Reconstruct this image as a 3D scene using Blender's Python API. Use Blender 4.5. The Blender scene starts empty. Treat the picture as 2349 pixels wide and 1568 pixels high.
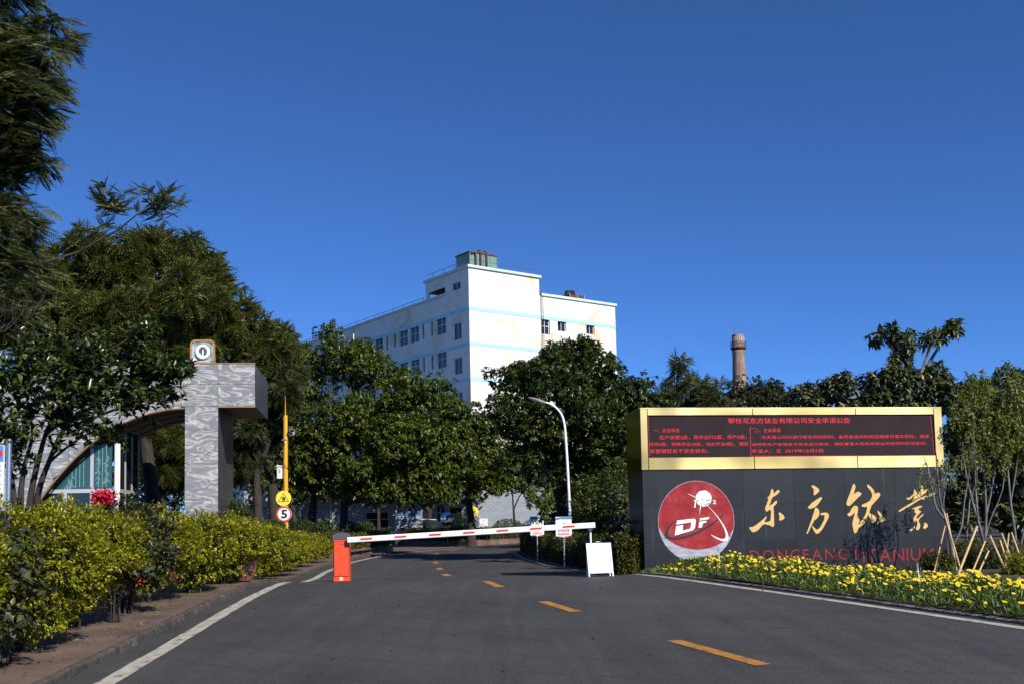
import bpy, math, random
import numpy as np
from mathutils import Vector, Matrix

# ------------------------------------------------------------------ scene, camera, sky, sun
scene = bpy.context.scene
COL = scene.collection
R = math.radians

FPX = 2414.0                      # focal length in pixels of a 2349 px wide picture (about 37 mm)
PITCH = math.atan(0.0842)
ROLL = R(1.3)
CAMZ = 1.01
HCY = 1211.0                      # horizon row at the picture's centre column
PPY = HCY - FPX * math.tan(PITCH)

Fw = Vector((0, math.cos(PITCH), math.sin(PITCH)))
Up0 = Vector((0, -math.sin(PITCH), math.cos(PITCH)))
Rt0 = Vector((1, 0, 0))
Up = Up0 * math.cos(ROLL) + Rt0 * math.sin(ROLL)
Rt = Rt0 * math.cos(ROLL) - Up0 * math.sin(ROLL)
CAM = Vector((0, 0, CAMZ))

cam_data = bpy.data.cameras.new('camera')
cam = bpy.data.objects.new('camera', cam_data)
COL.objects.link(cam)
cam_data.sensor_width = 36.0
cam_data.lens = 36.0 * FPX / 2349.0
cam_data.shift_y = (PPY - 784.0) / 2349.0
cam_data.clip_end = 3000
cam_data.clip_start = 0.1
cam.matrix_world = Matrix((
    (Rt.x, Up.x, -Fw.x, CAM.x), (Rt.y, Up.y, -Fw.y, CAM.y), (Rt.z, Up.z, -Fw.z, CAM.z), (0, 0, 0, 1)))
scene.camera = cam

SUN_EL = R(37)
SUN_AZ = R(38.5)                    # to the right of straight behind the camera
SUND = Vector((math.sin(SUN_AZ) * math.cos(SUN_EL), -math.cos(SUN_AZ) * math.cos(SUN_EL), math.sin(SUN_EL)))

world = bpy.data.worlds.new('World')
scene.world = world
world.use_nodes = True
wn = world.node_tree
wn.nodes.clear()
sky = wn.nodes.new('ShaderNodeTexSky')
sky.sky_type = 'NISHITA'
sky.sun_disc = False
sky.sun_elevation = SUN_EL
sky.sun_rotation = math.atan2(SUND.x, SUND.y)
sky.altitude = 5000
sky.air_density = 1.0
sky.dust_density = 0.0
sky.ozone_density = 10.0
bg = wn.nodes.new('ShaderNodeBackground')
bg.inputs['Strength'].default_value = 0.105
wo = wn.nodes.new('ShaderNodeOutputWorld')
wb = wn.nodes.new('ShaderNodeMix')              # camera white balance of the clear winter sky
wb.data_type = 'RGBA'
wb.blend_type = 'MULTIPLY'
wb.inputs[0].default_value = 1
wb.inputs[7].default_value = (.78, .955, 1.08, 1)
wn.links.new(sky.outputs[0], wb.inputs[6])
wn.links.new(wb.outputs[2], bg.inputs['Color'])
wn.links.new(bg.outputs[0], wo.inputs['Surface'])

sl = bpy.data.lights.new('sun', 'SUN')
sl.energy = 4.7
sl.angle = R(0.5)
sl.color = (1.0, 0.94, 0.84)
sun = bpy.data.objects.new('sun', sl)
COL.objects.link(sun)
sun.rotation_euler = SUND.to_track_quat('Z', 'Y').to_euler()
sun.location = (20, -30, 40)

vs = scene.view_settings
vs.view_transform = 'Standard'
vs.look = 'None'
vs.exposure = 0.45
vs.gamma = 1.0
vs.use_curve_mapping = False
scene.cycles.max_bounces = 6
scene.cycles.diffuse_bounces = 3
scene.cycles.glossy_bounces = 3
scene.cycles.transmission_bounces = 4
scene.cycles.caustics_reflective = False
scene.cycles.caustics_refractive = False

# ------------------------------------------------------------------ picture to place helpers


def ray(x, y):
    """direction of the sight line through overview pixel x, y (2349 wide)"""
    return Fw + Rt * ((x - 1174.5) / FPX) + Up * ((PPY - y) / FPX)


def at(x, y, Y):
    d = ray(x, y)
    return CAM + d * (Y / d.y)


def P2O(x, y):                     # photograph pixel (4096 wide) to overview pixel
    return x / 1.7437, y / 1.7437


# ------------------------------------------------------------------ terrain profile (the road climbs to a crest at the barrier)
_ky = np.array([-40, -10, 0, 18, 20.6, 22.2, 23.2, 25, 28, 34, 40, 50, 60, 80, 120, 200, 700.])
_kz = np.array([-1.4, -.75, -.5, -.07, -.01, 0, -.05, -.15, -.2, -.16, -.1, 0, .1, .4, 1.2, 3.5, 14.])
_fy = np.arange(-40, 700, .1)
_fz = np.interp(_fy, _ky, _kz)
_k = np.exp(-.5 * (np.arange(-15, 16) * .1 / .5) ** 2)
_k /= _k.sum()
_fz2 = np.convolve(np.pad(_fz, 15, mode='edge'), _k, mode='valid')


def ZP(y):
    return np.interp(y, _fy, _fz2)


def G(x, y):
    return float(ZP(y))


def atg(x, y, dz=0.0):
    """where the sight line meets the ground profile raised by dz"""
    d = ray(x, y)
    t0, t1 = 4.0, 400.0
    prev = None
    for Y in np.arange(5, 140, .05):
        p = CAM + d * (Y / d.y)
        if p.z <= ZP(Y) + dz:
            return p
    return CAM + d * (140 / d.y)


# ------------------------------------------------------------------ materials
MATS = {}


def nd(nt, t, **kw):
    n = nt.nodes.new(t)
    for k, v in kw.items():
        if k in n.inputs:
            n.inputs[k].default_value = v
        else:
            setattr(n, k, v)
    return n


def base_mat(name):
    m = bpy.data.materials.new(name)
    m.use_nodes = True
    nt = m.node_tree
    b = nt.nodes['Principled BSDF']
    MATS[name] = m
    return m, nt, b


def c4(c):
    return (c[0], c[1], c[2], 1)


def plain(name, col, rough=.6, metal=0., spec=.4, var=.0, scale=8., bump=0., bscale=40., emit=None, estr=0., coat=0.):
    m, nt, b = base_mat(name)
    b.inputs['Base Color'].default_value = c4(col)
    b.inputs['Roughness'].default_value = rough
    b.inputs['Metallic'].default_value = metal
    b.inputs['Specular IOR Level'].default_value = spec
    b.inputs['Coat Weight'].default_value = coat
    tc = None
    if var or bump:
        tc = nd(nt, 'ShaderNodeTexCoord')
    if var:
        n = nd(nt, 'ShaderNodeTexNoise', Scale=scale, Detail=6.0, Roughness=.65)
        nt.links.new(tc.outputs['Object'], n.inputs['Vector'])
        r = nd(nt, 'ShaderNodeValToRGB')
        r.color_ramp.elements[0].position = .3
        r.color_ramp.elements[1].position = .7
        r.color_ramp.elements[0].color = c4([max(0, x * (1 - var)) for x in col])
        r.color_ramp.elements[1].color = c4([min(1, x * (1 + var)) for x in col])
        nt.links.new(n.outputs['Fac'], r.inputs['Fac'])
        nt.links.new(r.outputs['Color'], b.inputs['Base Color'])
    if bump:
        n2 = nd(nt, 'ShaderNodeTexNoise', Scale=bscale, Detail=4.0)
        nt.links.new(tc.outputs['Object'], n2.inputs['Vector'])
        bp = nd(nt, 'ShaderNodeBump', Strength=bump, Distance=.02)
        nt.links.new(n2.outputs['Fac'], bp.inputs['Height'])
        nt.links.new(bp.outputs['Normal'], b.inputs['Normal'])
    if emit:
        b.inputs['Emission Color'].default_value = c4(emit)
        b.inputs['Emission Strength'].default_value = estr
    return m


def leafmat(name, c1, c2, c3=None, rough=.42, trans=.25, spec=.45, pos=(.0, .6, 1.)):
    m, nt, b = base_mat(name)
    g = nd(nt, 'ShaderNodeNewGeometry')
    r = nd(nt, 'ShaderNodeValToRGB')
    e = r.color_ramp.elements
    e[0].color = c4(c1)
    e[0].position = pos[0]
    e[1].color = c4(c2)
    e[1].position = pos[1]
    if c3:
        k = e.new(pos[2])
        k.color = c4(c3)
    nt.links.new(g.outputs['Random Per Island'], r.inputs['Fac'])
    nt.links.new(r.outputs['Color'], b.inputs['Base Color'])
    b.inputs['Roughness'].default_value = rough
    b.inputs['Specular IOR Level'].default_value = spec
    tr = nd(nt, 'ShaderNodeBsdfTranslucent')
    mx = nd(nt, 'ShaderNodeMix', data_type='RGBA', blend_type='MULTIPLY')
    mx.inputs[0].default_value = 1
    nt.links.new(r.outputs['Color'], mx.inputs[6])
    mx.inputs[7].default_value = (1.7, 1.8, .6, 1)
    nt.links.new(mx.outputs[2], tr.inputs['Color'])
    ms = nd(nt, 'ShaderNodeMixShader')
    ms.inputs[0].default_value = trans
    nt.links.new(b.outputs[0], ms.inputs[1])
    nt.links.new(tr.outputs[0], ms.inputs[2])
    nt.links.new(ms.outputs[0], nt.nodes['Material Output'].inputs['Surface'])
    return m


def ramp_mat(name, cols, scale=(1, 1, 1), nscale=3., detail=8., dist=0., rough=.7, bump=.0, bscale=30., coord='Object', spec=.35, metal=0., bdist=.02):
    """several colours mixed by one noise; cols = [(pos, colour)...]"""
    m, nt, b = base_mat(name)
    tc = nd(nt, 'ShaderNodeTexCoord')
    mp = nd(nt, 'ShaderNodeMapping')
    mp.inputs['Scale'].default_value = scale
    nt.links.new(tc.outputs[coord], mp.inputs['Vector'])
    n = nd(nt, 'ShaderNodeTexNoise', Scale=nscale, Detail=detail, Roughness=.62, Distortion=dist)
    nt.links.new(mp.outputs[0], n.inputs['Vector'])
    r = nd(nt, 'ShaderNodeValToRGB')
    e = r.color_ramp.elements
    while len(e) < len(cols):
        e.new(.5)
    for k, (p, c) in zip(e, sorted(cols, key=lambda q: q[0])):
        k.position = p
        k.color = c4(c)
    nt.links.new(n.outputs['Fac'], r.inputs['Fac'])
    nt.links.new(r.outputs['Color'], b.inputs['Base Color'])
    b.inputs['Roughness'].default_value = rough
    b.inputs['Specular IOR Level'].default_value = spec
    b.inputs['Metallic'].default_value = metal
    if bump:
        n2 = nd(nt, 'ShaderNodeTexNoise', Scale=bscale, Detail=5.0)
        nt.links.new(tc.outputs[coord], n2.inputs['Vector'])
        bp = nd(nt, 'ShaderNodeBump', Strength=bump, Distance=bdist)
        nt.links.new(n2.outputs['Fac'], bp.inputs['Height'])
        nt.links.new(bp.outputs['Normal'], b.inputs['Normal'])
    return m, nt, b, r


def make_asphalt():
    m, nt, b = base_mat('asphalt')
    tc = nd(nt, 'ShaderNodeTexCoord')
    big = nd(nt, 'ShaderNodeTexNoise', Scale=.35, Detail=5.0, Roughness=.6)
    nt.links.new(tc.outputs['Object'], big.inputs['Vector'])
    mp = nd(nt, 'ShaderNodeMapping')
    mp.inputs['Rotation'].default_value = (0, 0, R(24))
    mp.inputs['Scale'].default_value = (3.2, .22, 1)
    nt.links.new(tc.outputs['Object'], mp.inputs['Vector'])
    st = nd(nt, 'ShaderNodeTexNoise', Scale=1.0, Detail=6.0, Roughness=.6, Distortion=.6)
    nt.links.new(mp.outputs[0], st.inputs['Vector'])
    fine = nd(nt, 'ShaderNodeTexNoise', Scale=55., Detail=3.0, Roughness=.7)
    nt.links.new(tc.outputs['Object'], fine.inputs['Vector'])
    spk = nd(nt, 'ShaderNodeTexVoronoi', Scale=95.)
    nt.links.new(tc.outputs['Object'], spk.inputs['Vector'])
    r1 = nd(nt, 'ShaderNodeValToRGB')
    r1.color_ramp.elements[0].position = .3
    r1.color_ramp.elements[1].position = .72
    r1.color_ramp.elements[0].color = (.038, .0375, .039, 1)
    r1.color_ramp.elements[1].color = (.062, .060, .061, 1)
    nt.links.new(big.outputs['Fac'], r1.inputs['Fac'])
    r2 = nd(nt, 'ShaderNodeValToRGB')
    r2.color_ramp.elements[0].position = .32
    r2.color_ramp.elements[1].position = .6
    r2.color_ramp.elements[0].color = (.80, .80, .81, 1)
    r2.color_ramp.elements[1].color = (1.06, 1.05, 1.04, 1)
    nt.links.new(st.outputs['Fac'], r2.inputs['Fac'])
    r3 = nd(nt, 'ShaderNodeValToRGB')
    r3.color_ramp.elements[0].position = .3
    r3.color_ramp.elements[1].position = .75
    r3.color_ramp.elements[0].color = (.38, .38, .38, 1)
    r3.color_ramp.elements[1].color = (1.85, 1.85, 1.85, 1)
    nt.links.new(fine.outputs['Fac'], r3.inputs['Fac'])
    a = nd(nt, 'ShaderNodeMix', data_type='RGBA', blend_type='MULTIPLY')
    a.inputs[0].default_value = 1
    nt.links.new(r1.outputs['Color'], a.inputs[6])
    nt.links.new(r2.outputs['Color'], a.inputs[7])
    a2 = nd(nt, 'ShaderNodeMix', data_type='RGBA', blend_type='MULTIPLY')
    a2.inputs[0].default_value = 1
    nt.links.new(a.outputs[2], a2.inputs[6])
    nt.links.new(r3.outputs['Color'], a2.inputs[7])
    # curved rubber marks
    wv = nd(nt, 'ShaderNodeTexWave', Scale=.33, Distortion=2.2, Detail=2.0)
    wv.wave_type = 'RINGS'
    wv.rings_direction = 'Z'
    mp2 = nd(nt, 'ShaderNodeMapping')
    mp2.inputs['Location'].default_value = (-7, -22, 0)
    nt.links.new(tc.outputs['Object'], mp2.inputs['Vector'])
    nt.links.new(mp2.outputs[0], wv.inputs['Vector'])
    r4 = nd(nt, 'ShaderNodeValToRGB')
    r4.color_ramp.elements[0].position = 0.0
    r4.color_ramp.elements[1].position = .12
    r4.color_ramp.elements[0].color = (.80, .80, .80, 1)
    r4.color_ramp.elements[1].color = (1, 1, 1, 1)
    nt.links.new(wv.outputs['Fac'], r4.inputs['Fac'])
    a3 = nd(nt, 'ShaderNodeMix', data_type='RGBA', blend_type='MULTIPLY')
    nt.links.new(st.outputs['Fac'], a3.inputs[0])
    nt.links.new(a2.outputs[2], a3.inputs[6])
    nt.links.new(r4.outputs['Color'], a3.inputs[7])
    # pale scuffs and stuck grit
    sc_ = nd(nt, 'ShaderNodeTexNoise', Scale=2.3, Detail=12.0, Roughness=.75)
    mp3 = nd(nt, 'ShaderNodeMapping')
    mp3.inputs['Scale'].default_value = (1.6, .5, 1)
    nt.links.new(tc.outputs['Object'], mp3.inputs['Vector'])
    nt.links.new(mp3.outputs[0], sc_.inputs['Vector'])
    r5 = nd(nt, 'ShaderNodeValToRGB')
    r5.color_ramp.elements[0].position = .66
    r5.color_ramp.elements[1].position = .80
    r5.color_ramp.elements[0].color = (0, 0, 0, 1)
    r5.color_ramp.elements[1].color = (.10, .10, .10, 1)
    nt.links.new(sc_.outputs['Fac'], r5.inputs['Fac'])
    a4 = nd(nt, 'ShaderNodeMix', data_type='RGBA', blend_type='ADD')
    a4.inputs[0].default_value = 1
    nt.links.new(a3.outputs[2], a4.inputs[6])
    nt.links.new(r5.outputs['Color'], a4.inputs[7])
    nt.links.new(a4.outputs[2], b.inputs['Base Color'])
    b.inputs['Roughness'].default_value = .82
    b.inputs['Specular IOR Level'].default_value = .3
    bp = nd(nt, 'ShaderNodeBump', Strength=.55, Distance=.006)
    nt.links.new(spk.outputs['Distance'], bp.inputs['Height'])
    nt.links.new(bp.outputs['Normal'], b.inputs['Normal'])


make_asphalt()


def make_paint(name, col, wear):
    """road paint with worn patches and tyre grime"""
    m, nt, b, r = ramp_mat(name, [(.33, [x * .22 for x in col]), (.43, [x * .72 for x in col]), (.62, col)], nscale=9., detail=12., rough=.7, scale=(1, .5, 1))


make_paint('paint_white', (.44, .41, .35), .4)
make_paint('paint_yellow', (.42, .19, .03), .5)


def make_granite():
    m, nt, b = base_mat('veined_granite')
    tc = nd(nt, 'ShaderNodeTexCoord')
    oi = nd(nt, 'ShaderNodeObjectInfo')
    sh = nd(nt, 'ShaderNodeVectorMath', operation='SCALE')
    cb = nd(nt, 'ShaderNodeCombineXYZ')
    nt.links.new(oi.outputs['Random'], cb.inputs[0])
    nt.links.new(oi.outputs['Random'], cb.inputs[2])
    nt.links.new(cb.outputs[0], sh.inputs[0])
    sh.inputs['Scale'].default_value = 9.0
    ad = nd(nt, 'ShaderNodeVectorMath', operation='ADD')
    nt.links.new(tc.outputs['Object'], ad.inputs[0])
    nt.links.new(sh.outputs[0], ad.inputs[1])
    mp = nd(nt, 'ShaderNodeMapping')
    mp.inputs['Rotation'].default_value = (0, R(17), 0)
    mp.inputs['Scale'].default_value = (.75, .9, 2.5)
    nt.links.new(ad.outputs[0], mp.inputs['Vector'])
    nz = nd(nt, 'ShaderNodeTexNoise', Scale=1.35, Detail=3., Roughness=.5, Distortion=.8)
    nt.links.new(mp.outputs[0], nz.inputs['Vector'])
    mu = nd(nt, 'ShaderNodeMath', operation='MULTIPLY')
    mu.inputs[1].default_value = 14.0
    nt.links.new(nz.outputs['Fac'], mu.inputs[0])
    wv = nd(nt, 'ShaderNodeMath', operation='PINGPONG')
    wv.inputs[1].default_value = 1.0
    nt.links.new(mu.outputs[0], wv.inputs[0])
    r = nd(nt, 'ShaderNodeValToRGB')
    e = r.color_ramp.elements
    e[0].position = .0
    e[0].color = (.19, .195, .21, 1)
    e[1].position = 1.0
    e[1].color = (.54, .515, .46, 1)
    k = e.new(.55)
    k.color = (.245, .25, .262, 1)
    k = e.new(.82)
    k.color = (.34, .335, .33, 1)
    nt.links.new(wv.outputs[0], r.inputs['Fac'])
    nt.links.new(r.outputs['Color'], b.inputs['Base Color'])
    b.inputs['Roughness'].default_value = .3
    b.inputs['Specular IOR Level'].default_value = .4


make_granite()


def make_stucco():
    m, nt, b = base_mat('white_stucco')
    tc = nd(nt, 'ShaderNodeTexCoord')
    n = nd(nt, 'ShaderNodeTexNoise', Scale=.28, Detail=10.0, Roughness=.7, Distortion=.5)
    nt.links.new(tc.outputs['Object'], n.inputs['Vector'])
    mp = nd(nt, 'ShaderNodeMapping')
    mp.inputs['Scale'].default_value = (1.6, 1.6, .12)
    nt.links.new(tc.outputs['Object'], mp.inputs['Vector'])
    n2 = nd(nt, 'ShaderNodeTexNoise', Scale=1.0, Detail=8.0, Roughness=.7)
    nt.links.new(mp.outputs[0], n2.inputs['Vector'])
    r = nd(nt, 'ShaderNodeValToRGB')
    e = r.color_ramp.elements
    e[0].position = .50
    e[0].color = (.70, .69, .66, 1)
    e[1].position = .66
    e[1].color = (.58, .47, .28, 1)
    nt.links.new(n.outputs['Fac'], r.inputs['Fac'])
    r2 = nd(nt, 'ShaderNodeValToRGB')
    r2.color_ramp.elements[0].position = .62
    r2.color_ramp.elements[0].color = (1, 1, 1, 1)
    r2.color_ramp.elements[1].position = .8
    r2.color_ramp.elements[1].color = (.88, .82, .70, 1)
    nt.links.new(n2.outputs['Fac'], r2.inputs['Fac'])
    a = nd(nt, 'ShaderNodeMix', data_type='RGBA', blend_type='MULTIPLY')
    a.inputs[0].default_value = 1
    nt.links.new(r.outputs['Color'], a.inputs[6])
    nt.links.new(r2.outputs['Color'], a.inputs[7])
    nt.links.new(a.outputs[2], b.inputs['Base Color'])
    b.inputs['Roughness'].default_value = .85
    n3 = nd(nt, 'ShaderNodeTexNoise', Scale=.9, Detail=6.0)
    nt.links.new(tc.outputs['Object'], n3.inputs['Vector'])
    bp = nd(nt, 'ShaderNodeBump', Strength=.35, Distance=.08)
    nt.links.new(n3.outputs['Fac'], bp.inputs['Height'])
    nt.links.new(bp.outputs['Normal'], b.inputs['Normal'])


make_stucco()


def make_brick():
    m, nt, b = base_mat('grey_brick')
    tc = nd(nt, 'ShaderNodeTexCoord')
    mp = nd(nt, 'ShaderNodeMapping')
    mp.inputs['Rotation'].default_value = (R(90), 0, 0)
    nt.links.new(tc.outputs['Object'], mp.inputs['Vector'])
    bt = nd(nt, 'ShaderNodeTexBrick', Scale=1.0)
    bt.inputs['Color1'].default_value = (.23, .27, .32, 1)
    bt.inputs['Color2'].default_value = (.29, .33, .38, 1)
    bt.inputs['Mortar'].default_value = (.42, .44, .46, 1)
    bt.inputs['Mortar Size'].default_value = .012
    bt.inputs['Brick Width'].default_value = .38
    bt.inputs['Row Height'].default_value = .17
    nt.links.new(mp.outputs[0], bt.inputs['Vector'])
    nt.links.new(bt.outputs['Color'], b.inputs['Base Color'])
    b.inputs['Roughness'].default_value = .8
    bp = nd(nt, 'ShaderNodeBump', Strength=.5, Distance=.02)
    nt.links.new(bt.outputs['Fac'], bp.inputs['Height'])
    bp.invert = True
    nt.links.new(bp.outputs['Normal'], b.inputs['Normal'])


make_brick()


def make_gold():
    m, nt, b = base_mat('brass_sheet')
    tc = nd(nt, 'ShaderNodeTexCoord')
    n = nd(nt, 'ShaderNodeTexNoise', Scale=.7, Detail=.6, Roughness=.4)
    nt.links.new(tc.outputs['Object'], n.inputs['Vector'])
    n2 = nd(nt, 'ShaderNodeTexNoise', Scale=260., Detail=2.0)
    nt.links.new(tc.outputs['Object'], n2.inputs['Vector'])
    bp = nd(nt, 'ShaderNodeBump', Strength=1.0, Distance=.16)
    nt.links.new(n.outputs['Fac'], bp.inputs['Height'])
    nt.links.new(bp.outputs['Normal'], b.inputs['Normal'])
    r = nd(nt, 'ShaderNodeValToRGB')
    r.color_ramp.elements[0].position = .35
    r.color_ramp.elements[0].color = (.38, .30, .125, 1)
    r.color_ramp.elements[1].position = .7
    r.color_ramp.elements[1].color = (.50, .41, .20, 1)
    nt.links.new(n.outputs['Fac'], r.inputs['Fac'])
    nt.links.new(r.outputs['Color'], b.inputs['Base Color'])
    b.inputs['Metallic'].default_value = 1.0
    b.inputs['Roughness'].default_value = .42
    b.inputs['Anisotropic'].default_value = .6
    b.inputs['Anisotropic Rotation'].default_value = .25
    cx = nd(nt, 'ShaderNodeCombineXYZ')
    cx.inputs[0].default_value = 1.0
    vt = nd(nt, 'ShaderNodeVectorTransform', vector_type='VECTOR', convert_from='OBJECT', convert_to='WORLD')
    nt.links.new(cx.outputs[0], vt.inputs[0])
    nt.links.new(vt.outputs[0], b.inputs['Tangent'])


make_gold()
plain('polished_brass', (.40, .32, .12), rough=.12, metal=1., var=.2, scale=2., bump=.15, bscale=1.5)


def make_blackgranite():
    m, nt, b = base_mat('black_granite')
    tc = nd(nt, 'ShaderNodeTexCoord')
    oi = nd(nt, 'ShaderNodeObjectInfo')
    n = nd(nt, 'ShaderNodeTexNoise', Scale=1.4, Detail=8.0, Roughness=.7)
    nt.links.new(tc.outputs['Object'], n.inputs['Vector'])
    mp = nd(nt, 'ShaderNodeMapping')
    mp.inputs['Scale'].default_value = (5, 5, .25)
    nt.links.new(tc.outputs['Object'], mp.inputs['Vector'])
    n2 = nd(nt, 'ShaderNodeTexNoise', Scale=1.6, Detail=6.0, Roughness=.65)
    nt.links.new(mp.outputs[0], n2.inputs['Vector'])
    r = nd(nt, 'ShaderNodeValToRGB')
    r.color_ramp.elements[0].position = .35
    r.color_ramp.elements[0].color = (.007, .0075, .009, 1)
    r.color_ramp.elements[1].position = .72
    r.color_ramp.elements[1].color = (.015, .016, .019, 1)
    nt.links.new(n.outputs['Fac'], r.inputs['Fac'])
    r2 = nd(nt, 'ShaderNodeValToRGB')
    r2.color_ramp.elements[0].position = .6
    r2.color_ramp.elements[0].color = (0, 0, 0, 1)
    r2.color_ramp.elements[1].position = .82
    r2.color_ramp.elements[1].color = (.035, .036, .040, 1)
    nt.links.new(n2.outputs['Fac'], r2.inputs['Fac'])
    a = nd(nt, 'ShaderNodeMix', data_type='RGBA', blend_type='ADD')
    a.inputs[0].default_value = 1
    nt.links.new(r.outputs['Color'], a.inputs[6])
    nt.links.new(r2.outputs['Color'], a.inputs[7])
    vo = nd(nt, 'ShaderNodeTexNoise', Scale=150., Detail=1.0)
    nt.links.new(tc.outputs['Object'], vo.inputs['Vector'])
    r3 = nd(nt, 'ShaderNodeValToRGB')
    r3.color_ramp.elements[0].position = .72
    r3.color_ramp.elements[0].color = (0, 0, 0, 1)
    r3.color_ramp.elements[1].position = .8
    r3.color_ramp.elements[1].color = (.08, .08, .08, 1)
    nt.links.new(vo.outputs['Fac'], r3.inputs['Fac'])
    a2 = nd(nt, 'ShaderNodeMix', data_type='RGBA', blend_type='ADD')
    a2.inputs[0].default_value = 1
    nt.links.new(a.outputs[2], a2.inputs[6])
    nt.links.new(r3.outputs['Color'], a2.inputs[7])
    md = nd(nt, 'ShaderNodeMath', operation='MULTIPLY_ADD')
    nt.links.new(oi.outputs['Random'], md.inputs[0])
    md.inputs[1].default_value = .5
    md.inputs[2].default_value = .8
    a3 = nd(nt, 'ShaderNodeVectorMath', operation='SCALE')
    nt.links.new(a2.outputs[2], a3.inputs[0])
    nt.links.new(md.outputs[0], a3.inputs['Scale'])
    nt.links.new(a3.outputs[0], b.inputs['Base Color'])
    b.inputs['Roughness'].default_value = .42
    b.inputs['Specular IOR Level'].default_value = .45


make_blackgranite()


def make_moss_pave():
    ramp_mat('brown_paving', [(.28, (.062, .042, .035)), (.5, (.118, .078, .064)), (.72, (.165, .112, .092))], nscale=1.3, detail=12., rough=.85, bump=.4, bscale=60., bdist=.01)


make_moss_pave()
ramp_mat('soil', [(.3, (.035, .028, .020)), (.7, (.085, .062, .045))], nscale=6., detail=10., rough=.95, bump=.8, bscale=25., bdist=.05)
ramp_mat('ground', [(.3, (.03, .035, .015)), (.55, (.06, .055, .03)), (.75, (.09, .075, .05))], nscale=.6, detail=10., rough=.95, bump=.5, bscale=8., bdist=.05)
ramp_mat('kerb_stone', [(.3, (.05, .045, .04)), (.5, (.12, .105, .095)), (.68, (.28, .26, .24))], nscale=7., detail=10., rough=.9, bump=.9, bscale=22., bdist=.03)
ramp_mat('asphalt_edge', [(.35, (.030, .028, .027)), (.55, (.075, .062, .055)), (.68, (.10, .085, .075)), (.76, (.26, .24, .22))], nscale=5., detail=10., rough=.9, bump=.9, bscale=22., bdist=.03)
ramp_mat('brown_stone', [(.3, (.10, .058, .045)), (.55, (.16, .10, .08)), (.74, (.25, .19, .165))], nscale=2.2, detail=12., rough=.85, bump=.5, bscale=20.)
ramp_mat('bark', [(.3, (.020, .016, .013)), (.7, (.052, .043, .036))], scale=(1, 1, .3), nscale=9., rough=.9, bump=.8, bscale=20.)  # darkened so trunks give near-black shade under the crowns
ramp_mat('pale_bark', [(.3, (.075, .070, .065)), (.5, (.15, .145, .14)), (.75, (.28, .27, .26))], scale=(1, 1, .3), nscale=9., rough=.85, bump=.5, bscale=25.)
ramp_mat('bamboo', [(.3, (.42, .27, .12)), (.7, (.62, .45, .24))], scale=(1, 1, .25), nscale=7., rough=.55)
plain('pale_concrete', (.42, .38, .34), rough=.9)
ramp_mat('chimney_concrete', [(.32, (.15, .09, .068)), (.5, (.26, .18, .145)), (.7, (.36, .28, .24))], scale=(1.2, 1.2, .3), nscale=1.1, detail=10., rough=.9)
ramp_mat('rust', [(.3, (.05, .025, .018)), (.7, (.16, .07, .045))], nscale=3., rough=.9)
ramp_mat('tank_green', [(.3, (.10, .20, .175)), (.7, (.16, .28, .245))], nscale=.8, rough=.6)
ramp_mat('calligraphy_gold', [(.3, (.50, .30, .085)), (.5, (.66, .43, .15)), (.7, (.78, .56, .24))], scale=(1, 1, 1), nscale=14., detail=8., dist=3., rough=.5)
ramp_mat('emblem_red', [(.34, (.22, .008, .010)), (.5, (.30, .016, .018)), (.7, (.38, .05, .055))], nscale=3.5, detail=8., rough=.45)
ramp_mat('emblem_silver', [(.3, (.15, .135, .17)), (.45, (.30, .30, .36)), (.65, (.44, .46, .53))], scale=(1, 1, 4), nscale=3., detail=8., rough=.5)
ramp_mat('emblem_moon', [(.35, (.62, .62, .68)), (.6, (.85, .85, .88))], nscale=4., detail=8., rough=.5)
plain('emblem_white', (.82, .82, .82), rough=.5, var=.06, scale=10)
plain('emblem_dark', (.02, .021, .024), rough=.5)
plain('letter_red', (.24, .014, .018), rough=.5, var=.3, scale=20)
plain('led_panel', (.020, .0115, .015), rough=.7, spec=.2, var=.25, scale=2.0)
plain('led_red', (.5, .01, .02), rough=.5, emit=(1.0, .03, .06), estr=.65)
plain('band_blue', (.36, .60, .70), rough=.8, var=.12, scale=1.5)
plain('cornice_blue', (.52, .60, .60), rough=.8, var=.15, scale=2)
plain('window_frame_white', (.62, .62, .60), rough=.5)
plain('window_glass', (.014, .019, .028), rough=.06, spec=.6)
plain('dark_interior', (.012, .011, .010), rough=.9)
plain('fascia_white', (.72, .73, .74), rough=.7, var=.1, scale=1.2)
plain('shaded_render', (.34, .35, .36), rough=.8, var=.25, scale=.9)  # white upper wall greyed in colour to stand in for tree shade
plain('barrier_orange', (.76, .085, .030), rough=.38, coat=.2, var=.04, scale=4)
plain('barrier_grey', (.085, .095, .11), rough=.45)
plain('boom_white', (.84, .84, .83), rough=.4, var=.05, scale=6)
plain('stripe_red', (.74, .045, .022), rough=.4)
plain('steel', (.55, .56, .58), rough=.35, metal=1.)
plain('galvanised', (.42, .43, .45), rough=.45, metal=.6, var=.1, scale=6)
plain('sign_blank', (.86, .87, .88), rough=.34, metal=.75)
plain('sign_white', (.78, .79, .81), rough=.45)
plain('sign_blue', (.07, .25, .52), rough=.45)
plain('sign_deep_blue', (.04, .06, .30), rough=.45)
plain('sign_red', (.62, .03, .045), rough=.45)
plain('sign_yellow', (.82, .72, .07), rough=.45)
plain('sign_black', (.012, .012, .012), rough=.5)
plain('pole_yellow', (.70, .36, .022), rough=.4, var=.1, scale=8, coat=.15)
plain('lamp_white', (.80, .81, .82), rough=.35)
plain('lamp_brown', (.20, .15, .13), rough=.5)
plain('lamp_lens', (.55, .58, .60), rough=.12, spec=.6)
plain('housing_grey', (.17, .165, .16), rough=.5)
plain('box_white', (.72, .73, .72), rough=.5)
plain('black_plastic', (.012, .012, .013), rough=.4)
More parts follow.
